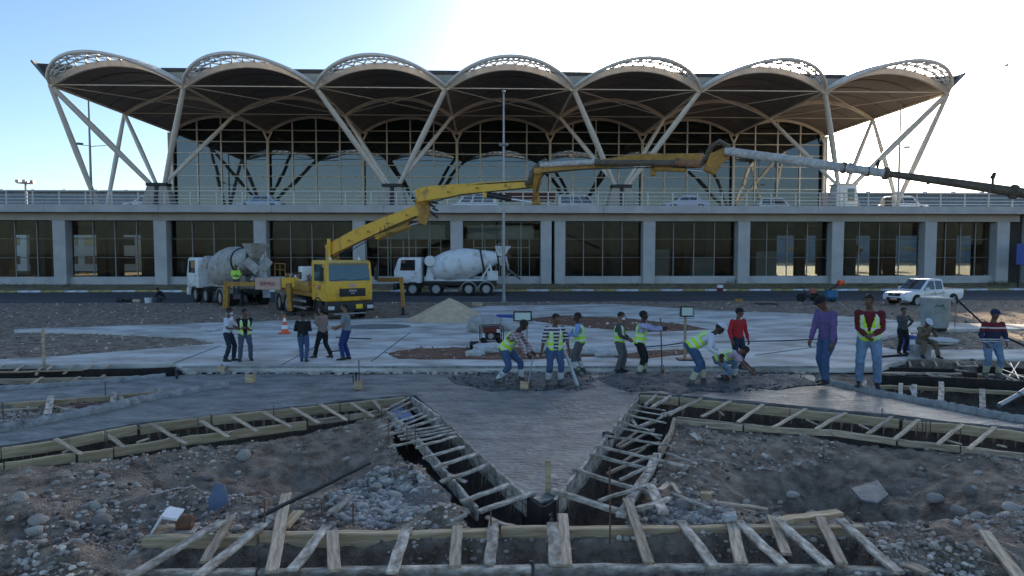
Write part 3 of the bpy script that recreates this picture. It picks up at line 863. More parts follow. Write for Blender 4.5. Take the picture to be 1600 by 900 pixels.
# glass front
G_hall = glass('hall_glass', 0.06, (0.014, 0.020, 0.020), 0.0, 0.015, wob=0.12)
rows = [ZS + .25 - 1.37 * i for i in range(8)]
rows = rows + [ZD]          # from the spring line down
pane_me = {}
du = UB / 4
def ztop(u):
    t = ((u - U0) / UB) % 1.0
    if abs(t) < 1e-6 or abs(t - 1) < 1e-6: t = 0.0
    return ZS + arch_z(min(max(t, 0), 1)) - 0.05
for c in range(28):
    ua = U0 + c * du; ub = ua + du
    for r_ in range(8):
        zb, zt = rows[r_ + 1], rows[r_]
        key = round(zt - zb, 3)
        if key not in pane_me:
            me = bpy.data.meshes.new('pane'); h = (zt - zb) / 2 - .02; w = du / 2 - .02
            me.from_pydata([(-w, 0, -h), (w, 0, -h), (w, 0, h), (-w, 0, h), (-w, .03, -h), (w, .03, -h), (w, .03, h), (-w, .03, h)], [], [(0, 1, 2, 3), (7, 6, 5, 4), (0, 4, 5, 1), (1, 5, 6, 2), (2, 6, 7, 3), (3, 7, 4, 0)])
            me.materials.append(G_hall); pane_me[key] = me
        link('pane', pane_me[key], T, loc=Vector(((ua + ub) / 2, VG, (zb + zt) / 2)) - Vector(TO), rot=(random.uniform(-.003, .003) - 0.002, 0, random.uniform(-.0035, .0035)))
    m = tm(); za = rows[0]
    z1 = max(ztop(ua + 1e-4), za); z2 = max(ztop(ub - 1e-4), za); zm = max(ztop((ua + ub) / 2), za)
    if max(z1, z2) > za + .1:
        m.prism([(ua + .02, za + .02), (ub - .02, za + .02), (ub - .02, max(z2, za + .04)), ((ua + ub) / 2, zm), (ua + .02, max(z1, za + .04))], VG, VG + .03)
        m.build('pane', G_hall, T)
M_mul = mat('mullion', (0.80, 0.76, 0.68), 0.5, bump=0)
for c in range(29):
    u_ = U0 + c * du
    if c % 4 == 0:
        m = tm(); m.tube([(u_, VG - .45, ZD), (u_, VG - .45, ZS - .9)], .17, n=10)
        for s_ in (-1, 1):
            if U0 - .1 < u_ + s_ < uk(7) + .1: m.tube([(u_, VG - .45, ZS - 1.0), (u_ + s_ * .55, VG - .45, ZS + .1)], [.14, .09], n=8)
        m.build('facade_column', M_steelw, T, smooth=True)
    else:
        m = tm(); m.bounds((u_ - .08, VG - .14, ZD), (u_ + .08, VG - .002, ztop(u_))); m.build('mullion', M_mul, T)
for z in rows[:-1]:
    m = tm(); m.bounds((U0, VG - .11, z - .05), (uk(7), VG - .004, z + .05)); m.build('transom', M_mul, T)
# hall body behind the glass
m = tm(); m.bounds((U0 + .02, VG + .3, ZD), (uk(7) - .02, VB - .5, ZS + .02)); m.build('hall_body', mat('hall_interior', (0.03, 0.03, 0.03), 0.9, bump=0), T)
for k in (0, 7):
    s = -1 if k == 0 else 1
    m = tm(); m.bounds((uk(k) - (.55 if s < 0 else 0.03), VG - .3, ZD), (uk(k) + (.03 if s < 0 else .55), VB - .4, ZS - .1)); m.build('end_wall', M_web, T)
# red strip sign board inside the hall front (seen low behind the boom)
a = LU(862, 300, 82.5); b = LU(905, 312, 82.5)
m = tm(); m.bounds((uk(3) + 4, 83.2, a[1] - 1.0), (uk(4) + .6, 83.5, a[1] + .1)); m.build('red_band', M_redm, T)

# ------------------------------------------------------------- elevated road
EO = (2.0, 64.0, 0.5)
E = thing('elevated_road', 'grey concrete elevated forecourt road with square columns and a dark glazed ground floor beneath', 'viaduct', LW(*EO), TH)
def em(): return TMB(EO)
m = em(); m.bounds((-70, 63.4, 7.05), (72, 107, ZD)); m.build('deck', M_conc2, E)
ZF0, ZF1 = 7.06, 7.76
for i in range(14):
    a_ = -70 + i * 10.1
    m = em(); m.bounds((a_, 63.0, ZF0), (a_ + 10.08, 63.38, ZF1)); m.build('parapet_panel', M_conc, E, bevel=0.02)
m = em(); m.bounds((-70, 64.05, 6.38), (51.2, 64.9, 7.04)); m.build('edge_beam', M_conc2, E)
cols = [-39.06 + 9.06 * j for j in range(-1, 10)]
colp = []
for j, c in enumerate(cols):
    if abs(c - (-39.06 + 9.06 * 5)) < .1: colp += [(c - .68, .98), (c + .62, .98)]
    else: colp.append((c, 1.12))
colp.append((49.6, 1.2))
for c, w in colp:
    m = em()
    m.add([(c - w / 2, 64.0, .3), (c + w / 2, 64.0, .3), (c + w / 2, 65.3, .3), (c - w / 2, 65.3, .3), (c - w * .5 - .02, 63.98, 6.37), (c + w * .5 + .02, 63.98, 6.37), (c + w * .5 + .02, 65.3, 6.37), (c - w * .5 - .02, 65.3, 6.37)],
          [(3, 2, 1, 0), (4, 5, 6, 7), (0, 1, 5, 4), (1, 2, 6, 5), (2, 3, 7, 6), (3, 0, 4, 7)])
    m.build('column', M_conc, E, bevel=0.03)
m = em(); m.bounds((51.9, 64.0, .3), (70, 65.3, 7.04)); m.build('end_wall', M_conc, E)
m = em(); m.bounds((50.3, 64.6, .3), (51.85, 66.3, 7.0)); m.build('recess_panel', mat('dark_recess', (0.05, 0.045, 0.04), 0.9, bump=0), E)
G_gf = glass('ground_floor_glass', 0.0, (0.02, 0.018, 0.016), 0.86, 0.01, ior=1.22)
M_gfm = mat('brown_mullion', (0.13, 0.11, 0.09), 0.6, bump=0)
M_gfl = mat('grey_mullion', (0.28, 0.26, 0.23), 0.6, bump=0)
edges = sorted([(c - w / 2, c + w / 2) for c, w in colp])
bays = [(edges[i][1], edges[i + 1][0]) for i in range(len(edges) - 1) if edges[i + 1][0] - edges[i][1] > 2]
gz_ = [1.18, 2.95, 4.7, 6.37]
for bi, (a_, b_) in enumerate(bays):
    m = em(); m.bounds((a_ + .01, 64.5, .3), (b_ - .01, 65.1, 1.18)); m.build('sill_wall', M_conc, E, bevel=0.02)
    nc = 4 if b_ - a_ > 5 else 3
    w = (b_ - a_) / nc
    for c in range(nc):
        for r_ in range(3):
            m = em(); m.bounds((a_ + c * w + .03, 65.0, gz_[r_] + .03), (a_ + (c + 1) * w - .03, 65.03, gz_[r_ + 1] - .03)); m.build('pane', G_gf, E)
        if c:
            m = em(); m.bounds((a_ + c * w - .04, 64.9, 1.18), (a_ + c * w + .04, 64.995, 6.37)); m.build('mullion', M_gfl, E)
    for z in gz_[1:3]:
        m = em(); m.bounds((a_, 64.92, z - .04), (b_, 64.99, z + .04)); m.build('transom', M_gfm, E)
    if bi in (4, 5):          # entrance bays with a beige header and door frames
        m = em(); m.bounds((a_ + (.4 if bi == 5 else 1.2), 65.3, 4.75), (b_ - .6, 65.9, 6.05)); m.build('header_panel', M_conc2, E)
        m = em()
        for q in range(6):
            x = a_ + 1.0 + q * (b_ - a_ - 2) / 5
            m.bounds((x - .05, 65.35, .5), (x + .05, 65.5, 4.74))
        for z in (3.9,): m.bounds((a_ + 1.0, 65.36, z - .05), (b_ - 1.0, 65.49, z + .05))
        m.build('door_frame', M_rib, E)
        m = em(); m.bounds((a_ + 2.4, 66.2, .5), (a_ + 4.6, 66.4, 4.6)); m.build('timber_door', mat('timber_door', (0.16, 0.07, 0.035), 0.6, bump=0.1), E)
# interior of the ground floor: floor, ceiling, inner columns, back wall with openings
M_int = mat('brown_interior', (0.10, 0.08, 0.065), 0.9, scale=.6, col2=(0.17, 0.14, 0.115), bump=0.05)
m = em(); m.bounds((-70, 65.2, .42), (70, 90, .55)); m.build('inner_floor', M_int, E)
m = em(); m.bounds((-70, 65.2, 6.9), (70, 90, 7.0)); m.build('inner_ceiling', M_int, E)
for v, pxs in ((70.5, (-40, 62, 178, 262, 330, 395, 470, 540, 620, 700, 780, 890, 960, 1040, 1110, 1192, 1300, 1330, 1455, 1560)), (80, (8, 84, 158, 232, 300, 420, 505, 600, 680, 760, 850, 920, 1000, 1075, 1160, 1204, 1252, 1290, 1372, 1393, 1486, 1532))):
    for q in pxs:
        x = LU(q, 400, v)[0]
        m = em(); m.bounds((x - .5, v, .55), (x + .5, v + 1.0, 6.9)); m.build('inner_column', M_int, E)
openings = [(LU(p_, 400, 90)[0], LU(q_, 400, 90)[0]) for p_, q_ in ((-30, -5), (18, 46), (104, 152), (165, 170), (190, 220), (1166, 1172), (1214, 1246), (1258, 1276), (1338, 1363), (1379, 1387), (1400, 1440), (1474, 1478), (1495, 1522), (1543, 1550))]
prev = -72
wi = 0
for a_, b_ in openings + [(70, 70)]:
    if a_ > prev:
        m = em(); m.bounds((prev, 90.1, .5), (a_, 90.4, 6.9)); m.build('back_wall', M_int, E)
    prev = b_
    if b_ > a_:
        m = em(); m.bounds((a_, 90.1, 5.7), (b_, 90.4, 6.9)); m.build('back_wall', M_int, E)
for i, (u_, w) in enumerate(((-54, 1.4), (-49.5, 1.2), (-20, 1.6), (-9, 2.2), (19, 2.4), (25, 2), (8, 1.5))):      # lit ceiling lamps seen through the glass
    m = em(); m.lathe([(.28, 0), (.28, .06)], 10, Matrix.Translation(Vector((u_, 67.5, 6.8)) - Vector(EO))); o = m.build('ceiling_lamp', M_white, E)
for u_, h_ in ((17.5, 3.2), (22, 2.3), (28.6, 3.0), (-16, 2.4), (-26, 2.8)):
    m = em(); m.bounds((u_ - 1.1, 69, .55), (u_ + 1.1, 70, .55 + h_)); m.build('inner_cabinet', M_conc2, E, bevel=.05)
# railing
RO = (2.0, 63.2, ZF1)
RL = thing('guard_railing', 'pale tubular steel railing running along the edge of the elevated road', 'railing', LW(*RO), TH)
def rm(): return TMB(RO)
m = rm(); m.box((0, 63.2, ZF1 + .6), (.10, .07, 1.2)); pm = m.build('railing_post', M_rail, RL); pm.location = (-52, 0, 0); pme = pm.data
pme.transform(Matrix.Translation(Vector((2.0, 0, 0))))
u_ = -49.7
while u_ < 62:
    link('railing_post', pme, RL, loc=(u_, 0, 0)); u_ += 2.32
for z, r in ((1.22, .065), (.82, .042), (.5, .042), (.2, .042)):
    m = rm(); m.tube([(-60, 63.2, ZF1 + z), (66, 63.2, ZF1 + z)], r, n=6); m.build('rail', M_rail, RL)
# ------------------------------------------------------------- far neighbours
M_blueroof = mat('blue_grey_cladding', (0.13, 0.17, 0.22), 0.5, scale=.3, col2=(0.20, 0.25, 0.31), bump=0.4, bscale=1.5, stretch=(2.5, .2, 1))
for (ua, ub, px0, py0, lab) in ((-260, -92, 0, 292, 'low blue-grey metal clad hall behind, under the clear blue sky'), (96, 300, 1500, 296, 'low blue-grey metal clad hall behind the white kiosk, under the bright sky')):
    v0 = 230; zt = LU(px0, py0, v0)[1]
    o_ = ((ua + ub) / 2, v0, 0.3)
    N_ = thing('hall_building', lab, 'building', LW(*o_), TH)
    m = TMB(o_); m.bounds((ua, v0, .3), (ub, v0 + 40, zt - 1.2)); m.build('wall', M_blueroof, N_)
    m = TMB(o_); m.add([(ua - 1, v0 - 1, zt - 1.2), (ub + 1, v0 - 1, zt - 1.2), (ub + 1, v0 + 20, zt + .3), (ua - 1, v0 + 20, zt + .3), (ua - 1, v0 + 41, zt - 1.2), (ub + 1, v0 + 41, zt - 1.2), (ua - 1, v0 - 1, zt - 1.6), (ub + 1, v0 - 1, zt - 1.6), (ub + 1, v0 + 41, zt - 1.6), (ua - 1, v0 + 41, zt - 1.6)],
                      [(0, 1, 2, 3), (3, 2, 5, 4), (6, 7, 1, 0), (9, 8, 7, 6), (4, 5, 8, 9), (7, 8, 5, 2, 1), (6, 0, 3, 4, 9)]); m.build('roof', M_blueroof, N_)
    for q in range(14):
        u_ = ua + 6 + q * 10.2
        m = TMB(o_); m.bounds((u_, v0 - .12, 4.2), (u_ + 4.5, v0 - .01, 5.4)); m.build('window', G_car, N_)
        m = TMB(o_); m.bounds((u_, v0 + 5, zt - .75), (u_ + 1.2, v0 + 6, zt - .3)); m.build('roof_light', M_white, N_)
# things seen through the ground floor, beyond it in the open
def far_block(u0, u1, v, h, lab, storeys, mt):
    o_ = ((u0 + u1) / 2, v, 0.4); B = thing('office_block', lab, 'building', LW(*o_), TH)
    m = TMB(o_); m.bounds((u0, v, .4), (u1, v + 12, h)); m.build('wall', mt, B)
    m = TMB(o_); m.bounds((u0 - .3, v - .3, h + .003), (u1 + .3, v + 12.3, h + .5)); m.build('roof', M_roof, B)
    for s_ in range(storeys):
        z = 1.6 + s_ * 3.0; n = int((u1 - u0) / 3)
        for i in range(n):
            m = TMB(o_); m.bounds((u0 + .6 + i * 3, v - .06, z), (u0 + 2.5 + i * 3, v - .01, z + 1.3)); m.build('window', G_car, B)
far_block(-92, -50, 112, 9.5, 'white office block glimpsed through the ground floor glazing', 2, M_white)
for nm, lab, u_, v in (('tree', 'small leafy tree seen through the glazed bay behind the parked pickup', 58.5, 108), ('tree', 'thin tree seen through the last glazed bay near the blue sign', 66, 112), ('tree', 'round green tree seen through glazing behind the purple shirted worker', 43, 106)):
    base = LW(u_, v, .4); tr = thing(nm, lab, 'tree', base)
    m = MB(); m.tube([(0, 0, 0), (.1, 0, 1.5), (0, .1, 3)], [.16, .12, .07]);
    for q in range(5):
        a_ = q * 1.3; m.tube([(0, 0, 1.5 + q * .3), (math.cos(a_) * 1.1, math.sin(a_) * 1.1, 3.0 + q * .25)], [.06, .02], n=5)
    m.build('trunk', M_rust, tr)
    m = MB(); g = random.Random(int(u_ * 10))
    for q in range(900):
        a_, b_, c_ = g.gauss(0, 1), g.gauss(0, 1), g.gauss(0, .8); L_ = math.sqrt(a_ * a_ + b_ * b_ + c_ * c_) + .01; s_ = g.random() ** .4 * 1.7 / L_
        c0 = Vector((a_ * s_, b_ * s_, 3.4 + c_ * s_)); e1 = Vector((g.uniform(-1, 1), g.uniform(-1, 1), g.uniform(-1, 1))) * .16; e2 = Vector((g.uniform(-1, 1), g.uniform(-1, 1), g.uniform(-1, 1))) * .16
        m.add([c0 - e1, c0 + e2, c0 + e1, c0 - e2], [(0, 1, 2, 3)])
    m.build('foliage', mat('olive_leaves', (0.06, 0.08, 0.03), 0.7, scale=2, col2=(0.11, 0.12, 0.045), bump=0), tr)
# ------------------------------------------------------------- masts, signs
def mast(px, ptop, v, zb, lab, r, arms, grp=None):
    u_, zt = LU(px, ptop, v); w = LW(u_, v, zb)
    t_ = thing('lamp_post', lab, 'lamp post', w, TH)
    m = MB(); m.tube([(0, 0, 0), (0, 0, (zt - zb) * .5), (0, 0, zt - zb)], [r, r * .8, r * .5], n=8); m.build('pole', M_steel, t_, smooth=True)
    m = MB(); m.lathe([(r * 2.2, 0), (r * 2.2, .06), (r * 1.2, .1), (r * 1.1, .5)], 10); m.build('base_plate', M_steel, t_)
    m = MB(); m.ell((0, 0, zt - zb), (.14, .14, .12), 8, 6); m.build('finial', M_steel, t_)
    for (ax, apy, dx, head) in arms:
        z = LU(px, apy, v)[1] - zb
        m = MB(); m.tube([(0, 0, z), (dx, 0, z + .12)], .035, n=6); m.build('arm', M_steel, t_)
        if head:
            m = MB(); m.ell((dx, 0, z + .2), (.45 if abs(dx) > .3 else .2, .2, .12), 10, 6); m.build('lamp_head', M_steel, t_, smooth=True)
    return t_
mast(787, 143, 47.6, -.05, 'tall slim lamp post at the road edge in front of the white mixer truck', .12, [(0, 231, .16, True), (0, 231, -.16, True)])
mast(138, 152, 66.5, ZD, 'lamp post with a long crossbar, on the elevated road against clear blue sky', .13, [(0, 228, -1.0, True), (0, 229, 1.5, False)])
mast(1408, 152, 66.5, ZD, 'lamp post on the elevated road beside the pale sedan, one lamp head', .13, [(0, 233, .8, True)])
# distant floodlight mast above the low hall
w = LW(LU(40, 288, 112)[0], 112, 0.4)
t_ = thing('floodlight_mast', 'far floodlight mast with a ring of lamps above the low blue-grey hall', 'light mast', w)
m = MB(); m.tube([(0, 0, 0), (0, 0, 14.2)], [.25, .15], n=8); m.build('pole', M_steel, t_)
for q in range(6):
    a_ = q * 1.047; m = MB(); m.box((math.cos(a_) * 1.1, math.sin(a_) * 1.1, 14.3), (.5, .5, .4)); m.build('floodlight', M_steel, t_)
m = MB(); m.lathe([(1.2, 14.0), (1.2, 14.1)], 12); m.build('ring', M_steel, t_)
# blue road sign
su, _ = LU(1608, 412, 61.5); w = LW(su, 61.5, .2)
t_ = thing('road_sign', 'blank dark blue sign board on a thin black post by the kerb', 'sign', w, TH)
m = MB(); m.bounds((-1.25, -.04, 2.1), (1.25, .04, 4.05)); m.build('sign_board', M_blue, t_, bevel=.02)
m = MB(); m.bounds((-.95, 0.045, 0), (-.83, .16, 3.6)); m.build('post', M_black, t_)
m = MB(); m.bounds((.83, 0.045, 0), (.95, .16, 3.6)); m.build('post', M_black, t_)
# dry weeds at the foot of the sill walls
def weeds(spots, seed, mtl):
    g = random.Random(seed); m = MB()
    for (px, py, w, h, n) in spots:
        for _ in range(n):
            p = P(px + g.gauss(0, w), py, .45); q = Vector((p.x, p.y + g.uniform(-.4, .4), .4))
            for b in range(4):
                tip = q + Vector((g.gauss(0, .14), g.gauss(0, .12), h * g.uniform(.5, 1.2)))
                s_ = Vector((.02, 0, 0)); m.add([q - s_, q + s_, tip], [(0, 1, 2)])
    return m.build('weeds', mtl, kind='stuff')
M_weed = mat('dry_weeds', (0.09, 0.10, 0.04), 0.9, scale=3, col2=(0.18, 0.15, 0.07), bump=0)
weeds([(860, 442, 12, .5, 90), (925, 443, 30, .35, 90), (1030, 442, 14, .55, 110), (1145, 443, 8, .5, 60), (1480, 441, 14, .55, 130), (1560, 444, 15, .4, 60), (700, 444, 30, .3, 60), (30, 446, 50, .3, 60), (980, 445, 60, .25, 100), (1250, 446, 60, .25, 100), (1380, 446, 60, .25, 80)], 4, M_weed)
# =====================================================================
# FORMWORK (boards and battens) AND LOOSE THINGS ON THE SITE
# =====================================================================
M_sack2 = mat('rag_cloth', (0.42, 0.42, 0.42), .95, scale=6, var=.15, bump=.3)
def bd(parent, a, b, w, h, mt, z=0.0, zb=None, name='side_board', jit=0.008, sag=0, tilt=0.0):
    """a board whose TOP runs from pixel a to pixel b on the level z"""
    zb = z if zb is None else zb
    p, q = P(*a, z), P(*b, zb)
    c = (p + q) / 2
    d = (q - p); L = d.length
    up = Vector((0, 0, 1)); d.normalize()
    sd = d.cross(up); sd.normalize()
    up = (sd.cross(d)).normalized()
    if tilt: up = (Matrix.Rotation(tilt, 3, d) @ up); sd = d.cross(up)
    m = MB()
    n = 5
    g = random.Random(int(a[0] * 7 + b[1] * 13))
    vs = []
    for i in range(n + 1):
        k = i / n - .5
        off = sd * g.uniform(-jit, jit) + up * (g.uniform(-jit, jit) - h / 2 - sag * (1 - 4 * k * k))
        for s1, s2 in ((-1, -1), (1, -1), (1, 1), (-1, 1)):
            vs.append(d * L * k + sd * s1 * w / 2 + up * s2 * h / 2 + off)
    fs = [(3, 2, 1, 0), tuple(n * 4 + j for j in range(4))]
    for i in range(n):
        for j in range(4): fs.append((i * 4 + j, i * 4 + (j + 1) % 4, (i + 1) * 4 + (j + 1) % 4, (i + 1) * 4 + j))
    m.add(vs, fs)
    base = parent_matrix(parent).translation if parent is not None else Vector((0, 0, 0))
    o = m.build(name, mt, parent, bevel=min(w, h) * .1, loc=None)
    B = Matrix((d, sd, up)).transposed()
    o.data.transform(B.to_4x4().inverted())
    o.rotation_euler = B.to_euler()
    o.location = c - base
    return o
def fw(name, label, px, py, group='timber formwork of the fountain beds'):
    return thing(name, label, 'formwork', P(px, py, -0.2), 0, group)
def chain(parent, pts, w, h, mt, z=0.0, name='side_board', gap=0.02):
    for i, (a, b) in enumerate(zip(pts, pts[1:])):
        t = gap if i % 2 else 0.0
        bd(parent, (a[0] + (b[0] - a[0]) * t, a[1] + (b[1] - a[1]) * t), b, w, h, mt, z=z + random.uniform(-.008, .008), name=name)
def stake(parent, px, py, z0, h, r=.009, mt=None, lean=0.0, name='steel_pin'):
    p = P(px, py, z0); base = parent_matrix(parent).translation if parent is not None else Vector((0, 0, 0))
    m = MB(); m.tube([(0, 0, 0), (lean * h, 0, h)], r, n=6)
    o = m.build(name, mt or M_rust, parent); o.location = p - base
    return o
BAT = dict(name='batten')
# bed on the side of the trucks: long near trench
f = fw('formwork_trench', 'long timber formwork trench with grey battens, curving toward the pump truck side below the smooth slab', 250, 690)
f['label'] = 'near formwork trench with nine battens, under the slab arm crossed by two mortar ridges'
chain(f, [(-230, 742), (0, 700), (106, 685), (213, 664)], .055, .19, M_wood, .03)
chain(f, [(219, 664), (330, 650), (430, 641), (530, 630), (632, 620)], .055, .19, M_wood, .03)
m = MB(); pa = [P(x_, y_ - 4, .025) for x_, y_ in ((90, 685), (150, 676), (205, 666))]
chain(f, [(-230, 744), (0, 702), (215, 666.5), (430, 643), (625, 623)], .03, .42, M_ply, -.10, name='shutter_shade_panel')  # dark panel added to put shade into the trench side
chain(f, [(-230, 768), (5, 723), (118, 707)], .055, .17, M_wood, .0)
chain(f, [(122, 708), (176, 700)], .06, .2, M_wood, .0); chain(f, [(178, 699), (280, 683), (370, 672), (478, 658)], .055, .17, M_wood, .0)
chain(f, [(482, 656), (545, 648), (604, 638)], .05, .12, M_wood2, .0)
for a, b in (((86, 684), (128, 709)), ((162, 676), (196, 698)), ((238, 662), (291, 693)), ((313, 656), (357, 682)), ((363, 650), (402, 673)), ((410, 643), (455, 666)), ((455, 636), (499, 660)), ((500, 631), (541, 655)), ((547, 628), (584, 650)), ((583, 624), (598, 642))):
    bd(f, a, b, .085, .026, M_wood2, .058, .03, **BAT)
for x_, y_ in ((165, 712), (168, 714), (310, 690), (330, 684), (428, 668), (620 / 3 + 390, 668)): stake(f, x_, y_ - 4, -.25, .42)
for a, b in (((98, 706), (112, 700)), ((213, 690), (232, 684)), ((256, 688), (274, 678)), ((352, 678), (362, 672))):
    bd(f, a, b, .05, .03, M_wood2, .0, .02, name='prop')
# the V: arm toward the truck side
f = fw('formwork_trench', 'formwork arm of the V crowded with thin slanting rods over a black pit', 720, 720)
chain(f, [(644, 620), (690, 652), (738, 698), (782, 738), (824, 774)], .05, .30, M_woodc, .03)
chain(f, [(604, 642), (640, 668), (672, 705), (705, 745), (745, 792)], .05, .20, M_woodc, -.06)
def cp1(x, y): return (560 + x / 5.333, 600 + y / 5.333)
def cp2(x, y): return (840 + x / 4.5, 600 + y / 4.5)
def cp3(x, y): return (560 + x / 3, 600 + y / 3)
for a, b, w in (((215, 215), (420, 105), .035), ((235, 240), (455, 130), .03), ((100, 325), (480, 190), .04), ((165, 360), (530, 240), .045), ((330, 350), (590, 250), .04), ((370, 380), (690, 270), .05), ((150, 400), (300, 330), .04), ((190, 420), (620, 290), .03),
                ((240, 410), (770, 330), .055), ((330, 432), (785, 352), .045), ((350, 458), (800, 375), .045), ((250, 520), (810, 395), .04), ((480, 522), (820, 425), .06), ((540, 610), (885, 515), .07), ((630, 688), (1000, 570), .08), ((690, 805), (1090, 660), .085)):
    bd(f, cp1(*a), cp1(*b), w, .035, M_woodc, .02 + random.uniform(0, .03), .06, **BAT)
for a, b, w in (((480, 545), (705, 465), .08), ((565, 592), (825, 500), .09), ((300, 605), (410, 560), .07), ((395, 645), (505, 605), .07)):
    bd(f, cp3(*a), cp3(*b), w, .04, M_woodc, .0, .06, **BAT)
for a, b in (((420, 555), (520, 590)), ((600, 620), (740, 670)), ((250, 530), (520, 600))):
    bd(f, (560 + a[0] / 3, 600 + a[1] / 3), (560 + b[0] / 3, 600 + b[1] / 3), .07, .03, M_wood2, -.06, -.1, name='brace')
for a, b in (((580, 620), (740, 690)), ((640, 700), (900, 810)), ((230, 250), (420, 420)), ((270, 240), (330, 380))):
    bd(f, cp1(*a), cp1(*b), .09, .03, M_woodc, -.12, -.2, name='brace')
for x_, y_ in ((405, 540), (475, 530), (250, 520)): 
    a = cp1(x_, y_); stake(f, a[0], a[1], -.1, .42, .008)
# plastic sheet lying in the trench end
o = lump('plastic_sheet', W2([cp1(250, 215), cp1(300, 170), cp1(350, 165), cp1(430, 215), cp1(470, 262), cp1(400, 285), cp1(300, 250)], -.15), .12, -.2, mat('blue_grey_plastic', (0.10, 0.17, 0.36), 0.35, scale=6, col2=(0.2, 0.3, 0.5), bump=.5), step=.06)
tag(o, 'crumpled blue plastic sheet lying under the thin rods', 'plastic sheet')
# the V: other arm
f = fw('formwork_trench', 'V-shaped formwork arm with crossed round battens over stony bottom, beside the plain earth hollow', 980, 720)
chain(f, [(1000, 618), (980, 640), (950, 678), (918, 718), (884, 758), (868, 780)], .05, .32, M_woodc, .03)
chain(f, [(1054, 652), (1046, 676), (1030, 700)], .06, .2, M_wood2, .02); chain(f, [(1027, 708), (1012, 738), (985, 778), (970, 802)], .14, .06, M_woodc, .04)
for a, b, w in (((760, 140), (835, 70), .07), ((800, 160), (935, 78), .07), ((690, 145), (900, 185), .03), ((655, 175), (905, 222), .03), ((600, 205), (905, 268), .04), ((560, 255), (820, 330), .04), ((530, 295), (880, 360), .04), ((470, 355), (945, 430), .045),
                ((400, 425), (1035, 570), .05), ((370, 485), (765, 585), .06), ((250, 590), (860, 775), .07), ((100, 735), (600, 885), .085),
                ((580, 660), (820, 560), .05), ((430, 810), (830, 685), .05), ((690, 870), (925, 795), .07), ((840, 240), (1010, 155), .04), ((870, 210), (1000, 165), .03)):
    bd(f, cp2(*a), cp2(*b), w, w * .8, M_woodc, .07, .05, **BAT)
for a, b in (((580, 440), (820, 310)), ((650, 470), (860, 400)), ((490, 620), (800, 500)), ((600, 540), (760, 440)), ((560, 430), (700, 330)), ((700, 310), (830, 260))):
    bd(f, cp2(*a), cp2(*b), .06, .04, M_wood2, -.2, -.16, name='brace')
for a, b in (((665, 245), (700, 290)), ((720, 290), (800, 255)), ((780, 330), (860, 380))): bd(f, cp2(*a), cp2(*b), .06, .03, M_woodc, .02, name='offcut')
stake(f, *cp2(505, 890), -.25, .62, .016); stake(f, *cp2(715, 150), -.1, .25, .01); stake(f, *cp2(845, 560), -.05, .16, .012)
bd(f, cp2(472, 333), cp2(520, 350), .13, .10, M_dark, .06, name='wedge')
# near trench at the other side
f = fw('formwork_trench', 'near formwork trench with pale battens behind the big earth hollow, under the plain slab arm', 1320, 680)
chain(f, [(1000, 617), (1060, 621), (1200, 635), (1405, 655)], .055, .19, M_wood, .03); chain(f, [(1411, 657), (1500, 663), (1600, 675), (1820, 703)], .055, .19, M_wood, .03)
chain(f, [(1002, 619), (1200, 637), (1405, 657.5), (1600, 677.5), (1820, 706)], .03, .42, M_ply, -.10, name='shutter_shade_panel')  # dark lining added here too, standing in for trench shade
chain(f, [(1050, 655), (1160, 664), (1300, 672), (1400, 685)], .055, .12, M_wood2, .0); chain(f, [(1403, 686), (1500, 697), (1600, 708), (1820, 738)], .055, .12, M_wood2, .0)
def cp4(x, y): return (1040 + x / 2.8125, 580 + y / 2.8125)
for a, b in (((158, 116), (15, 190)), ((285, 128), (162, 197)), ((425, 143), (320, 222)), ((615, 163), (470, 247)), ((790, 178), (660, 252)), ((992, 198), (888, 274)), ((1113, 208), (1003, 300)), ((1305, 230), (1193, 320)), ((1447, 243), (1330, 338))):
    bd(f, cp4(*a), cp4(*b), .085, .028, M_wood2, .06, .03, **BAT)
for a in ((545, 225), (950, 225), (1128, 285), (1143, 285), (1162, 285), (1105, 305)): stake(f, *cp4(*a), -.18, .3)
for a, b in (((620, 210), (670, 232)), ((850, 232), (895, 252)), ((1240, 300), (1300, 320)), ((1455, 320), (1500, 330)), ((225, 165), (255, 190))): bd(f, cp4(*a), cp4(*b), .04, .03, M_wood2, -.02, name='prop')
bd(f, cp4(50, 200), cp4(470, 245), .08, .04, M_wood2, .0, -.04, name='side_board')
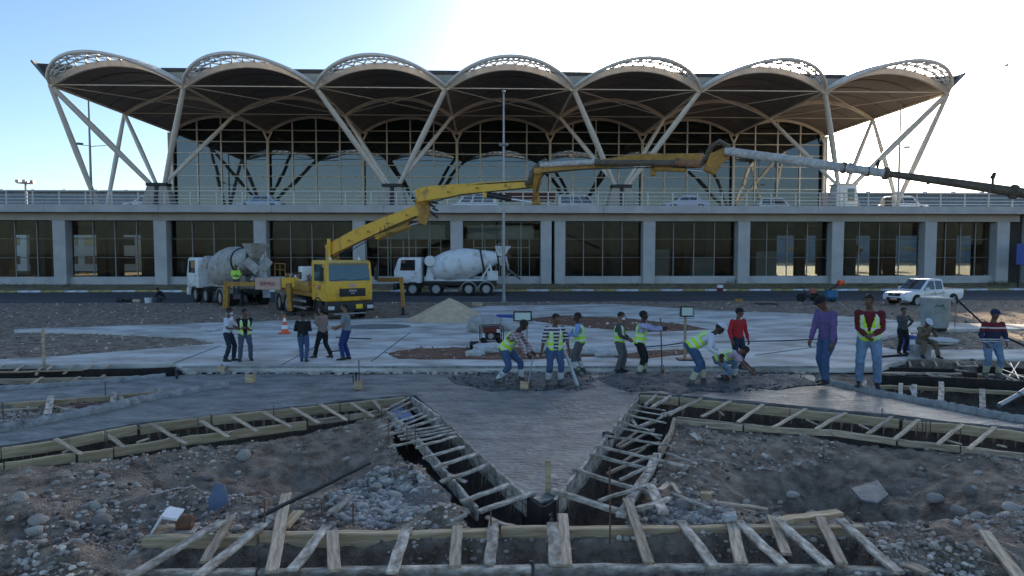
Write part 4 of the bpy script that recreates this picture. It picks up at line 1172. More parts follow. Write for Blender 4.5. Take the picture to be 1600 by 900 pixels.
# nearest frame across the bottom of the view
f = fw('formwork', 'nearest formwork frame lying across the whole foreground, stained boards leaning over it', 780, 860)
chain(f, [(224, 838), (404, 836)], .13, .17, M_wood, -.02); chain(f, [(406, 832), (640, 831), (780, 826)], .12, .19, M_wood, .0); chain(f, [(782, 824), (1062, 823)], .12, .19, M_wood, .0); chain(f, [(1064, 823), (1350, 820)], .12, .18, M_wood, .0)
chain(f, [(190, 893), (400, 890), (620, 886), (830, 884), (1100, 882), (1290, 884), (1402, 890)], .10, .14, M_woodc, -.02)
chain(f, [(180, 906), (800, 904), (1460, 904)], .10, .12, M_woodc, -.03)
for a, b, w, mt, z in (((200, 900), (347, 812), .12, M_woodc, .06), ((320, 876), (362, 804), .11, M_wood2, .02), ((306, 900), (412, 816), .12, M_woodc, .05), ((444, 822), (468, 796), .13, M_wood, .02),
                       ((424, 891), (447, 770), .14, M_wood2, .06), ((456, 889), (511, 820), .12, M_woodc, .04), ((523, 889), (518, 828), .14, M_wood2, .03), ((517, 800), (545, 774), .10, M_woodc, .02),
                       ((611, 892), (636, 822), .13, M_woodc, .05), ((710, 883), (715, 820), .13, M_wood2, .03), ((766, 879), (772, 812), .13, M_woodc, .04), ((868, 881), (863, 816), .14, M_woodc, .05), ((885, 880), (880, 801), .13, M_wood2, .03),
                       ((1013, 878), (980, 777), .12, M_wood2, .07), ((1116, 883), (1064, 813), .12, M_woodc, .04), ((1158, 877), (1140, 800), .14, M_wood2, .02), ((1224, 880), (1154, 812), .12, M_woodc, .05), ((1228, 864), (1206, 806), .12, M_wood2, .0),
                       ((1296, 883), (1216, 811), .12, M_woodc, .06), ((1315, 879), (1281, 806), .12, M_wood2, .04), ((1404, 892), (1312, 810), .12, M_woodc, .05)):
    bd(f, a, b, w, .035, mt, z, z + .03, **BAT)
bd(f, (1216, 811), (1312, 798), .15, .05, M_wood, .05, .06, name='side_board')
for x_, y_, h_ in ((414, 832, .42), (503, 808, .2), (552, 820, .28), (767, 835, .3), (953, 850, .55)): stake(f, x_, y_, -.05, h_, .011)
m = MB(); m.tube([P(940, 905, .0), P(944, 885, .03)], [.03, .05], n=7)
bd(f, (818, 771), (848, 792), .04, .8, M_ply, .01, name='shutter_shade_panel'); bd(f, (848, 792), (872, 779), .04, .8, M_ply, .01, name='shutter_shade_panel')
# pieces at the apex of the V
o = bd(None, (857, 770), (858, 706), .01, .01, M_wood); bpy.data.objects.remove(o)
def upright(name, label, cat, px, py, z0, h, w, d, mt, lean=0, rz=0, topcut=0):
    p = P(px, py, z0); t_ = MB(); t_.box((0, 0, h / 2), (w, d, h)); o = t_.build(name, mt, bevel=.006); o.location = p; o.rotation_euler = (lean, 0, rz)
    return tag(o, label, cat)
upright('timber_post', 'short upright timber post at the point of the V-shaped slab', 'post', 856, 773, -.03, .50, .075, .06, M_wood)
upright('timber_block', 'tan timber block beside the post at the point of the V', 'block', 870, 776, -.04, .07, .14, .12, M_wood, rz=.3)
# loose boards and scraps
def loose(label, a, b, w, h, mt, z=-.02, zb=None, name='loose_board', cat='board'):
    o = bd(None, a, b, w, h, mt, z, zb, name=name); tag(o, label, cat); return o
loose('long dark steel bar lying on the stones above the nearest frame', (405, 806), (578, 722), .05, .04, M_dark, .12, .05, 'steel_bar', 'bar')
loose('splintered pale board sticking up at the edge of the rubble, alone beyond the nearest frame', (1596, 905), (1537, 828), .13, .04, M_wood2, .04, .10)
loose('thin stick crossing behind the splintered pale board', (1560, 844), (1640, 870), .04, .03, M_wood2, .02)
loose('broken board lying by the corner of the nearest frame', (1395, 872), (1450, 893), .16, .03, M_wood2, .0)
loose('thin batten resting on stones from the corner of the V toward the hollow', cp2(900, 480), cp2(1125, 555), .05, .03, M_woodc, .03)
loose('pale batten lying under the small tan block on the heap', cp2(945, 765), cp2(1225, 865), .08, .035, M_woodc, .0)
loose('long thin batten lying beyond the small tan block on the heap', (1122, 783), (1200, 794), .05, .03, M_wood2, .02)
loose('wide cement-smeared plank standing steeply at the edge of the V arm', cp2(790, 700), cp2(890, 900), .14, .035, M_woodc, .05)
loose('small reddish plank scrap on the rubble by the V arm', cp2(860, 740), cp2(920, 695), .09, .04, M_pink, .0, name='wood_scrap', cat='scrap')
loose('short grey stick pointing up the heap by the reddish scrap', cp2(945, 690), cp2(1000, 765), .06, .03, M_wood2, .02, name='wood_scrap', cat='scrap')
loose('small pale scrap of board on the bare earth above the hollow', cp2(1085, 340), cp2(1140, 385), .12, .03, M_woodc, -.02, name='wood_scrap', cat='scrap')
o = bd(None, (1095, 768), (1112, 770), .12, .10, M_wood, .08, name='timber_block'); tag(o, 'small tan timber block on the heap beside the V arm', 'block')
loose('pale chunk of foam board resting on an upright of the nearest frame', (1130, 804), (1150, 803), .10, .08, M_sack2, .14, name='foam_block', cat='foam')
# square block mould with a hole (lying white box with pipe end)
t_ = thing('drain_box', 'white open box with a brown hollow end, lying behind the end of the nearest frame', 'drain box', P(275, 832, -.12), .2)
m = MB(); m.box((0, 0, .03), (.50, .34, .04)); m.build('floor_board', M_woodc, t_, bevel=.005)
m = MB(); m.beam((-.27, 0, .02), (-.12, 0, .27), .34, .03, up=(1, 0, 0)); m.build('side_board', M_white, t_)
m = MB(); m.beam((-.12, 0, .27), (.06, 0, .22), .34, .03); m.build('lid_board', M_white, t_)
m = MB(); m.tube([(.02, 0, .12), (.20, 0, .12)], .10, n=14, side=(0, 1, 0)); m.build('pipe_end', M_redsoil, t_)
# blue notice plate stuck in the ground
t_ = thing('notice_plate', 'tilted blue-grey metal plate standing in the earth hollow', 'plate', P(338, 800, -.2), .5)
m = MB(); m.prism([(-.09, 0), (.16, .10), (.11, .36), (0, .42), (-.10, .20)], -.008, .008); m.build('plate', mat('blue_grey_plate', (0.12, 0.17, 0.27), 0.4, scale=4, col2=(0.19, 0.25, 0.37), bump=.1), t_)
m = MB(); m.beam((.165, 0, .10), (.115, 0, .36), .02, .02); m.build('plate_edge', M_steel, t_)
# crumpled pale plastic on the earth
for (pl, lab, mt, z) in (([(1330, 765), (1345, 760), (1372, 752), (1388, 775), (1370, 788), (1345, 782)], 'crumpled pale plastic sheet with a stone on it in the rubble of the hollow', 'p', -.25),):
    o = lump('plastic_sheet', W2(pl, z), .14, z + .02, mat('pale_plastic', (0.08, 0.10, 0.105), 0.7, scale=8, col2=(0.2, 0.23, 0.235), bump=.6), step=.06); tag(o, lab, 'plastic sheet')
# ---- left middle beds
f = fw('formwork_trench', 'far dark formwork bed along the pavement edge below the lone upright stake', 130, 580)
chain(f, [(-120, 572), (60, 570), (200, 570), (272, 571)], .06, .1, M_wood2, .10)
for a, b in (((38, 569), (20, 582)), ((66, 570), (56, 585)), ((84, 569), (72, 579)), ((118, 570), (100, 583)), ((144, 570), (132, 578)), ((171, 570), (160, 577)), ((6, 569), (-6, 578))): bd(f, a, b, .07, .03, M_wood2, .13, .08, **BAT)
m = MB(); 
bd(f, (-120, 585), (100, 578.5), .05, .42, M_ply, .10, name='shutter_shade_panel'); bd(f, (101, 578.5), (274, 573.5), .05, .40, M_ply, .11, name='shutter_shade_panel')
bd(f, (-120, 583), (130, 577), .05, .05, M_wood2, .13, name='side_board')
chain(f, [(-120, 594), (60, 591), (215, 588)], .09, .14, M_wood2, .06)
for a, b in (((66, 589), (50, 599)), ((124, 588), (113, 596)), ((163, 585), (155, 592)), ((62, 578), (58, 584))): bd(f, a, b, .09, .03, M_wood2, .1, .02, **BAT)
bd(f, (274, 573), (277, 587), .05, .35, M_ply, .1, name='shutter_shade_panel')
f = fw('formwork_trench', 'middle formwork bed with red rods lying inside, between two arms of smooth slab', 160, 630)
chain(f, [(-200, 641), (0, 630), (120, 622), (240, 612), (325, 606)], .07, .14, M_wood, .04)
for a, b, w in (((80, 618), (74, 646), .14), ((177, 611), (178, 633), .13), ((187, 619), (199, 632), .09), ((245, 607), (253, 620), .12)): bd(f, a, b, w, .03, M_woodc, .08, .02, **BAT)
for a, b in (((50, 625), (110, 640)), ((0, 640), (60, 636)), ((90, 636), (140, 640))): bd(f, a, b, .05, .04, M_wood2, -.04, name='brace')
for a, b in (((110, 630), (172, 636)), ((118, 636), (178, 632)), ((130, 628), (190, 640)), ((120, 633), (165, 640)), ((185, 637), (215, 627))):
    m = MB(); m.tube([P(*a, -.02), P((a[0] + b[0]) / 2, (a[1] + b[1]) / 2, .0), P(*b, -.03)], .018, n=6); m.build('red_rod', mat('dull_red', (0.17, 0.05, 0.05), .6, bump=.05), f, world=True)
stake(f, 165, 620, -.02, .35, .012); stake(f, 5, 655, -.05, .35, .012)
upright('timber_stake', 'lone upright timber stake by the far dark formwork bed', 'stake', 69, 572, .1, 1.12, .07, .05, M_wood2)
# ---- right middle beds
def cp6(x, y): return (1340 + x / 5.623, 520 + y / 5.623)
f = fw('formwork_trench', 'far formwork bed of boards and dark shutters where the man in the striped jumper stands', 1490, 580)
bd(f, cp6(185, 200), cp6(440, 185), .05, .22, M_ply, .22, name='shutter_shade_panel')
chain(f, [cp6(440, 208), cp6(760, 222), cp6(1100, 235), cp6(1800, 262)], .07, .10, M_wood2, .10)
for a, b in (((440, 210), (470, 290)), ((545, 220), (582, 285)), ((665, 225), (702, 292)), ((855, 228), (892, 282)), ((1010, 228), (1052, 292)), ((1285, 225), (1362, 300)), ((1520, 230), (1600, 300))): bd(f, cp6(*a), cp6(*b), .06, .03, M_wood2, .13, .06, **BAT)
bd(f, cp6(60, 275), cp6(470, 240), .08, .05, M_wood2, .1, name='side_board'); bd(f, cp6(190, 240), cp6(250, 275), .05, .03, M_wood2, .14, name='offcut')
bd(f, cp6(180, 296), cp6(860, 318), .05, .22, M_ply, .06, name='shutter_shade_panel'); bd(f, cp6(1050, 290), cp6(1800, 330), .05, .2, M_ply, .06, name='shutter_shade_panel')
chain(f, [cp6(180, 345), cp6(560, 350), cp6(900, 355), cp6(1200, 362), cp6(1800, 385)], .16, .05, M_wood2, .05)
for a, b in (((300, 350), (420, 362)), ((590, 350), (680, 378)), ((860, 320), (960, 335)), ((880, 290), (1050, 285)), ((1240, 345), (1400, 420)), ((700, 370), (820, 385))): bd(f, cp6(*a), cp6(*b), .09, .03, M_woodc, .09, name='offcut')
bd(f, cp6(930, 340), cp6(1040, 345), .25, .14, M_ply, .14, name='form_box')
bd(f, cp6(180, 372), cp6(760, 392), .05, .30, M_ply, .08, name='shutter_shade_panel'); bd(f, cp6(762, 392), cp6(1800, 445), .05, .34, M_ply, .08, name='shutter_shade_panel')
f = fw('formwork_trench', 'nearer formwork bed with upright planks, beside the slab in front of the striped jumper man', 1490, 615)
chain(f, [cp6(170, 458), cp6(480, 466), cp6(760, 478), cp6(1110, 498), cp6(1462, 515), cp6(1800, 540)], .07, .10, M_wood, .02)
for a, b, w in (((370, 440), (372, 552), .05), ((388, 440), (390, 552), .05), ((490, 450), (492, 575), .08), ((510, 452), (512, 575), .05), ((735, 425), (732, 608), .12), ((1095, 492), (1100, 655), .12), ((60, 410), (62, 495), .10)):
    bd(f, cp6(*a), cp6(*b), w, .035, M_woodc, .10, .0, **BAT)
M_sackx = mat('rag_cloth', (0.5, 0.5, 0.5), .95, scale=6, var=.1, bump=.3)
o = lump('cloth_rag', W2([cp6(450, 490), cp6(515, 480), cp6(525, 545), cp6(480, 555)], .0), .12, .05, M_sack2, step=.05); tag(o, 'small white rag lying on the nearer formwork bed planks', 'rag')
t_ = thing('steel_pipe', 'grey steel pipe leaning out of the dark bed at the frame edge', 'pipe', P(*cp6(1240, 640), -.2))
m = MB(); m.tube([P(*cp6(1240, 640), -.1), P(*cp6(1480, 505), .08)], .055, n=12); m.build('tube', M_steel, t_, world=True, smooth=True)
m = MB(); m.tube([P(*cp6(1420, 540), .04), P(*cp6(1480, 505), .09)], .07, n=12); m.build('coupling', M_steel, t_, world=True, smooth=True)
t_ = thing('light_stand', 'thin white tripod tube crossing the boards beside the striped jumper man', 'stand', P(1573, 593, .02))
for a, b in (((1573, 593), (1612, 540)), ((1575, 560), (1592, 592)), ((1560, 575), (1600, 590))):
    m = MB(); m.tube([P(*a, .05), P(*b, .12)], .018, n=8); m.build('leg', M_steel, t_, world=True)

# =====================================================================
# SMALL SITE THINGS
# =====================================================================
# traffic cone
t_ = thing('traffic_cone', 'red and white striped traffic cone beside the pump truck', 'traffic cone', P(445, 521, .155))
m = MB(); m.box((0, 0, .02), (.42, .42, .04)); m.build('base', M_orange, t_, bevel=.01)
m = MB()
pr = [(.155, .04), (.128, .19), (.10, .34), (.075, .48), (.05, .62), (.032, .76)]
for i in range(5):
    m.m = i % 2; m.lathe([pr[i], pr[i + 1]], 16, cap=(i == 4))
m.build('cone_body', [M_orange, M_white], t_, smooth=True)
# sand pile and gravel pile: heaps with angle of repose
def heap(name, label, cat, px0, px1, pytop, pybase, mt, zb=.12, seed=1, depth=.8):
    a, b = P(px0, pybase, zb), P(px1, pybase, zb); c = (a + b) / 2; rx = (b - a).length / 2; ry = rx * depth
    c.y += ry * .8; pxc = (px0 + px1) / 2
    top = D(pxc, pytop, c.y).z - zb
    bm = bmesh.new(); n = 44
    g = [[None] * (n + 1) for _ in range(n + 1)]
    X, Y = np.meshgrid(np.linspace(-1.1, 1.1, n + 1), np.linspace(-1.1, 1.1, n + 1), indexing='ij')
    nz = fbm(X + 20 + seed, Y + 20, 2.5, seed, 4); r = np.sqrt(X ** 2 + Y ** 2) * (1 + .12 * nz)
    Z = np.maximum(0, 1 - r) ** .92 * top * (1 + .10 * nz) - .03
    Z = np.minimum(Z, top * .97 + .02 * nz)
    for i in range(n + 1):
        for j in range(n + 1): g[i][j] = bm.verts.new((X[i, j] * rx, Y[i, j] * ry, Z[i, j]))
    for i in range(n):
        for j in range(n): bm.faces.new((g[i][j], g[i + 1][j], g[i + 1][j + 1], g[i][j + 1]))
    me = bpy.data.meshes.new(name); bm.to_mesh(me); bm.free(); me.materials.append(mt); me.shade_smooth()
    o = link(name, me); o.location = (c.x, c.y, zb); return tag(o, label, cat)
M_sand = mat('pale_sand', (0.54, 0.40, 0.25), .95, scale=3, col2=(0.70, 0.55, 0.37), bump=.4, bscale=30)
heap('sand_pile', 'pale heap of sand behind the red generator', 'sand pile', 628, 768, 464, 505, M_sand)
heap('gravel_pile', 'low dark grey gravel heap at the foot of the pump truck outrigger', 'gravel pile', 500, 662, 506, 517, mat('grey_gravel', (0.13, 0.125, 0.12), .95, scale=9, col2=(0.26, 0.25, 0.24), bump=.9, bscale=30), seed=4)
# generator
t_ = thing('generator', 'dark red portable generator with a black tube frame among white bags', 'generator', P(768, 537, .155), .15)
m = MB(); m.box((.0, 0, .50), (.62, .42, .22)); m.build('fuel_tank', M_redm, t_, bevel=.04)
m = MB(); m.box((-.05, 0, .28), (.34, .34, .26)); m.tube([(.14, 0, .25), (.32, 0, .25)], .13, n=14, side=(0, 1, 0)); m.build('engine', M_black, t_, bevel=.01)
m = MB(); m.tube([(-.05, -.19, .30), (-.05, -.24, .30)], .10, n=14, side=(1, 0, 0)); m.build('flywheel_cover', M_steel, t_)
for s_ in (-1, 1):
    m = MB(); m.tube([(-.4, s_ * .24, .08), (-.4, s_ * .24, .6), (-.36, s_ * .24, .65), (.36, s_ * .24, .65), (.4, s_ * .24, .6), (.4, s_ * .24, .08)], .018, n=6); m.tube([(-.4, s_ * .24, .12), (.4, s_ * .24, .12)], .018, n=6); m.build('frame_tube', M_black, t_)
for x_ in (-.28, .28):
    for s_ in (-1, 1): m = MB(); m.tube([(x_, s_ * .24, .1), (x_, s_ * .30, .1)], .10, n=14, side=(1, 0, 0)); m.build('wheel', M_dark, t_)
m = MB(); m.box((.22, -.22, .48), (.12, .02, .12)); m.build('label_plate', M_white, t_)
t_ = thing('vibrator_motor', 'small black motor on the pavement near the generator', 'motor', P(741, 545, .155))
m = MB(); m.tube([(-.15, 0, .14), (.15, 0, .14)], .12, n=12, side=(0, 1, 0)); m.build('motor_body', M_black, t_, bevel=.01)
m = MB(); m.box((0, 0, .015), (.36, .26, .03)); m.build('base', M_black, t_)
m = MB(); m.tube([(-.1, 0, .25), (-.1, 0, .34), (.1, 0, .34), (.1, 0, .25)], .012, n=6); m.build('handle', M_steel, t_)
# bags
def sack(px, py, w, h, label, mt, rz=0, tall=1.0, z=.155, seed=0, name='cement_bag', cat='bag', sm=2):
    bm = bmesh.new(); bmesh.ops.create_icosphere(bm, subdivisions=4, radius=1)
    for v in bm.verts:
        c = v.co.copy()
        q = Vector((math.copysign(abs(c.x) ** .6, c.x), math.copysign(abs(c.y) ** .7, c.y), math.copysign(abs(c.z) ** .75, c.z)))
        k = 1 + .22 * noise.noise(c * 2.2 + Vector((seed * 5.1, 1, 2))) + .08 * noise.noise(c * 6 + Vector((seed, 3, 1)))
        v.co = Vector((q.x * w / 2 * k, q.y * w * .33 * k, max(q.z, -.75) * h / 2 * k + h * .37))
    me = bpy.data.meshes.new(name); bm.to_mesh(me); bm.free(); me.materials.append(mt); me.shade_smooth()
    o = link(name, me); o.location = P(px, py, z); o.rotation_euler = (0, 0, rz); return tag(o, label, cat)
M_sack = mat('white_sacking', (0.45, 0.45, 0.44), .8, scale=6, col2=(0.62, 0.62, 0.61), bump=.5, bscale=16)
M_sackg = mat('dusty_sacking', (0.30, 0.29, 0.27), .85, scale=6, col2=(0.46, 0.45, 0.43), bump=.5, bscale=16)
sack(757, 518, 1.4, .75, 'large dusty white bag heap behind the generator', M_sackg, .2, seed=1)
sack(786, 515, 1.3, .55, 'slumped white bag beside the blue box', M_sack, -.2, seed=2)
sack(765, 551, 1.1, .34, 'white bag lying in front of the generator', M_sack, .1, seed=3)
sack(742, 556, .6, .22, 'small white bag at the end of the red earth strip', M_sack, .4, seed=4)
sack(838, 551, .9, .24, 'flat white bag on the red earth between the bending and the striped shirt workers', M_sack, .2, seed=5)
sack(926, 553, 1.0, .26, 'white bag on the red earth behind the worker in the blue shirt', M_sack, .0, seed=6)
sack(949, 556, .8, .24, 'white bag by the green vested man in a face mask', M_sack, .3, seed=7)
sack(1467, 536, 1.2, .22, 'crumpled white sheet on the stones below the concrete tank', M_sack, .1, seed=8, name='plastic_sheet', cat='plastic sheet')
sack(328, 517, .7, .2, 'small white bundle lying on the pale pavement near the men by the cone', M_sack, .1, seed=9)
t_ = tag(bd(None, (775, 492), (803, 492), .7, .35, M_blue, .51, name='plastic_crate'), 'flat blue plastic crate behind the floodlight', 'crate')
bd_ = None
# floodlights
def floodlight(px0, py0, px1, py1, pxp, pyb, label, lit_mat, post_mt, extra=0):
    pb = P(pxp, pyb, .155); Y = pb.y
    a, b = D(px0, py0, Y), D(px1, py1, Y)
    t_ = thing('floodlight', label, 'floodlight', pb)
    w, h = b.x - a.x, a.z - b.z; cx, cz = (a.x + b.x) / 2 - pb.x, (a.z + b.z) / 2 - pb.z
    m = MB(); m.box((cx, 0, cz), (w, .14, h)); m.build('housing', M_black, t_, bevel=.02)
    m = MB(); m.box((cx, -.073, cz), (w * .84, .01, h * .72)); m.build('lamp_glass', M_lampg, t_)
    m = MB(); m.tube([(cx - w / 2 - .03, 0, cz), (cx - w / 2 - .03, 0, cz - h * .65), (cx + w / 2 + .03, 0, cz - h * .65), (cx + w / 2 + .03, 0, cz)], .012, n=6); m.build('bracket', M_steel, t_)
    m = MB(); m.box((0, .08, (cz + extra) / 2), (.07, .05, cz + extra)); m.build('post', post_mt, t_)
    if extra: m = MB(); m.box((0, 0, .02), (.5, .4, .04)); m.build('foot', M_black, t_)
    return t_
floodlight(802, 486, 831, 502, 823, 560, 'wide floodlight on a thin post behind the bending worker in a plaid shirt', M_lampg, M_steel)
floodlight(1063, 478, 1083, 495, 1071, 562, 'small square floodlight on a timber post between shovel and stooping workers', M_lampg, M_wood, .15)
# timber blocks round pins on the slab
for px, py, lab, pin in ((391, 597, 'timber block on the wet slab below the man in the green vest and black shirt', 0), (560, 607, 'timber block with tall dark bars, alone on the wet slab', 1), (819, 608, 'timber block at the feet of the bending worker in plaid', 0), (346, 583, 'small timber block against the rubble edge behind the slab', 0)):
    t_ = thing('marker_block', lab, 'block', P(px, py, .0), random.uniform(-.3, .3))
    m = MB(); m.box((0, 0, .09), (.20, .20, .2)); m.build('block', M_wood, t_, bevel=.01)
    m = MB(); m.tube([(.02, 0, .1), (.02, 0, .72 if pin else .26)], .014, n=6); m.build('bar', M_rust, t_)
    if pin:
        m = MB(); m.tube([(-.06, 0, .1), (-.05, 0, .42)], .018, n=6); m.build('bar', M_dark, t_)
        m = MB(); m.tube([(-.11, .03, .1), (-.14, .03, .32)], .014, n=6); m.build('bar', M_dark, t_)
# concrete tank
pt = P(1474, 519, .12)
t_ = thing('water_tank', 'grey cylindrical tank with faint green and blue brush marks beside the pickup', 'tank', pt)
m = MB(); m.lathe([(.44, 0), (.50, .05), (.57, 1.2), (.60, 1.24), (.57, 1.29), (.2, 1.33)], 28, Matrix.Translation((0, .6, .12))); m.build('tank_body', mat('grey_tank', (0.26, 0.29, 0.29), .6, scale=1.6, col2=(0.38, 0.42, 0.41), bump=.08), t_, smooth=True)
m = MB(); m.lathe([(.45, 0), (.45, .12)], 16, Matrix.Translation((0, .6, 0))); m.build('base', M_dark, t_)
g = [(-.22, .90), (-.12, 1.0), (-.04, .93), (.06, 1.02), (.14, .90)]
def tcyl(x, z): return (x, .6 - math.sqrt((.505 + .07 * z / 1.2) ** 2 - x * x) - .012, z + .12)
m = MB(); m.tube([tcyl(x - .1, z) for x, z in g], [.015, .03, .025, .03, .012], n=6); m.build('brush_mark', mat('dark_teal_mark', (0.03, 0.14, 0.16), .6, bump=0), t_)
m = MB(); m.tube([tcyl(x, z) for x, z in ((-.02, .92), (.10, .83), (.18, .81))], [.02, .03, .015], n=6); m.build('brush_mark', mat('pale_green_mark', (0.10, 0.38, 0.22), .6, bump=0), t_)
# hose from beside the tank toward the striped jumper man and out of view
t_ = thing('delivery_hose', 'long black hose sloping from the grey tank behind the striped jumper man', 'hose', P(1498, 470, .1))
m = MB(); m.tube([D(1493, 466, 23.5), D(1512, 484, 23), D(1535, 505, 22.4), D(1560, 522, 22), D(1600, 540, 21.5), D(1660, 566, 21)], .032, n=8); m.build('tube', M_dark, t_, world=True, smooth=True)
m = MB(); m.tube([D(1493, 466, 23.5), P(1492, 512, .12)], .02, n=6); m.build('support', M_steel, t_, world=True)
# blue drum
t_ = thing('blue_drum', 'blue plastic drum with a white label behind the seated man in the white cap', 'drum', P(1421, 547, .155))
m = MB(); m.lathe([(.19, 0), (.21, .03), (.21, .18), (.22, .2), (.21, .22), (.21, .36), (.22, .38), (.21, .4), (.20, .52), (.12, .54)], 20); m.build('drum_body', M_blue, t_, smooth=True)
m = MB(); m.box((-.03, -.205, .28), (.18, .02, .2)); m.build('label_plate', M_white, t_)
m = MB(); m.lathe([(.05, .53), (.05, .57)], 10, Matrix.Translation((.08, 0, 0))); m.build('cap', M_black, t_)
# power trowel machines and barrow behind the purple shirted man
t_ = thing('power_trowel', 'machine with red engine and raised black handle beyond the purple shirted man', 'power trowel', P(1262, 471, .05), .2)
for x_ in (-.5, .55):
    m = MB(); m.tube([(x_, -.1, .28), (x_, .1, .28)], .30, n=16, side=(1, 0, 0)); m.build('wheel', M_dark, t_)
m = MB(); m.box((.0, 0, .35), (.8, .4, .2)); m.build('frame', M_black, t_, bevel=.03)
m = MB(); m.box((.35, 0, .72), (.42, .36, .38)); m.build('engine', mat('dull_salmon_red', (0.45, 0.13, 0.10), .5, bump=0), t_, bevel=.06)
m = MB(); m.tube([(-.1, 0, .4), (-.35, 0, .95), (-.9, 0, 1.0)], .03, n=6); m.build('handle', M_black, t_)
t_ = thing('wheelbarrow', 'blue barrow with a long arm and orange head beyond the purple shirted man', 'barrow', P(1298, 472, .05), .1)
m = MB(); m.lathe([(.25, .1), (.45, .35), (.42, .7), (.3, .82)], 18, Matrix.Translation((.0, 0, 0))); m.build('drum', mat('teal_blue', (0.02, 0.14, 0.28), .5, bump=.05), t_, smooth=True)
m = MB(); m.tube([(-.35, 0, .7), (.1, 0, .95), (.55, 0, 1.25)], .06, n=8); m.build('arm', M_black, t_)
m = MB(); m.tube([(.45, -.12, 1.3), (.85, -.12, 1.35)], [.22, .16], n=12, side=(0, 1, 0)); m.build('head', M_orange, t_, bevel=.03)
m = MB(); m.tube([(0, -.3, .2), (0, -.2, .2)], .2, n=14, side=(1, 0, 0)); m.build('wheel', M_dark, t_)
m = MB(); m.tube([(-.1, 0, .75), (-.5, 0, .9)], .03, n=6); m.build('handle', M_black, t_)
# small things near the road
upright('timber_box', 'small brown timber box on the dirt beside the sand pile', 'box', 746, 480, .02, .30, .62, .5, M_wood2)
t_ = thing('safety_barrel', 'small red and white barrel at the far kerb', 'barrel', P(1125, 455, 0.08))
m = MB(); m.m = 0; m.lathe([(.25, 0), (.27, .3)], 14, cap=True); m.m = 1; m.lathe([(.27, .3), (.26, .55)], 14, cap=True); m.build('barrel_body', [M_redm, M_white], t_)
t_ = thing('site_lamp', 'small yellow site lamp on the verge dirt beyond the red shirted man', 'lamp', P(1156, 474, .04))
m = MB(); m.box((-.1, 0, .16), (.5, .3, .3)); m.build('lamp_body', M_yelb, t_, bevel=.04)
m = MB(); m.tube([(-.1, 0, .3), (-.1, 0, .45), (.1, 0, .45), (.1, 0, .3)], .02, n=6); m.build('handle', M_black, t_)
t_ = thing('pallet', 'low black pallet on the road edge dirt beyond the red shirted man', 'pallet', P(1197, 477, .02), .05)
for y_ in (-.35, 0, .35): m = MB(); m.box((0, y_, .10), (1.3, .12, .05)); m.build('slat', M_black, t_)
for x_ in (-.5, .5): m = MB(); m.box((x_, 0, .035), (.12, .9, .07)); m.build('skid', M_black, t_)
rr = random.Random(3)
for q, (px, py) in enumerate(((188, 472), (203, 472.5), (214, 473), (232, 474))):
    t_ = thing('tool_bundle', ['black tool bag on the road farthest from the squatting man', 'low dark bundle of tools beside the black bag on the road', 'small brown bundle on the road between dark tools and white bucket', 'white bucket on the road beside the squatting man'][q], 'bucket' if q == 3 else 'bundle', P(px, py, 0))
    m = MB()
    if q == 3: m.lathe([(.2, 0), (.25, .38)], 14); m.build('bucket_body', M_white, t_); m = MB(); m.tube([(-.25, 0, .38), (0, -.1, .2), (.25, 0, .38)], .012, n=5); m.build('handle', M_steel, t_)
    else: m.box((0, 0, .12), (.55, .3, .22)); m.build('bag_body', [M_black, M_dark, M_wood2][q], t_, bevel=.06); m = MB(); m.tube([(-.15, 0, .22), (0, 0, .33), (.15, 0, .22)], .015, n=5); m.build('handle', M_black, t_)
# short rods and cables on the pavement
for (a, b, lab) in (((525, 527), (580, 530), 'thin dark bar on the pavement beside the man in the grey shirt'), ((513, 549), (536, 548), 'short dark bar on the pavement between beige and grey shirts'), ((1005, 543), (1085, 534), 'thin black cable on the pavement behind the timber floodlight post'), ((1165, 534), (1290, 530), 'long black cable across the pavement behind the red shirted man'), ((1010, 549), (1060, 547), 'pale plank lying on the pavement by the timber floodlight post')):
    pale = 'plank' in lab
    p, q = P(*a, .155), P(*b, .155); m = MB()
    if pale: m.beam(p + Vector((0, 0, .02)), q + Vector((0, 0, .02)), .12, .03)
    else: m.tube([p + Vector((0, 0, .015)), (p * .6 + q * .4) + Vector((.0, -.15, .015)), q + Vector((0, 0, .015))], .02, n=6)
    o = m.build('plank' if pale else 'cable', M_wood2 if pale else M_dark); tag(o, lab, 'plank' if pale else 'cable')

# chips and scraps of timber trodden into the ground
m = MB(); g = random.Random(21)
for _ in range(330):
    px, py = g.uniform(-20, 1620), g.choice((g.uniform(655, 900), g.uniform(655, 900), g.uniform(478, 500)))
    p = P(px, py, -.1); aa, bb = np.array([p.x]), np.array([p.y])
    if sdf(aa, bb, SLAB)[0] < .1: continue
    z = gz(p.x, p.y)
    if z < -.33: continue
    L = g.uniform(.03, .11); an = g.uniform(0, 3.14); dv = Vector((math.cos(an), math.sin(an), g.uniform(-.2, .2))) * L
    c0 = Vector((p.x, p.y, z + .018)); m.beam(c0 - dv, c0 + dv, g.uniform(.012, .035), .008)
m.build('wood_chips', M_wood2, kind='stuff')
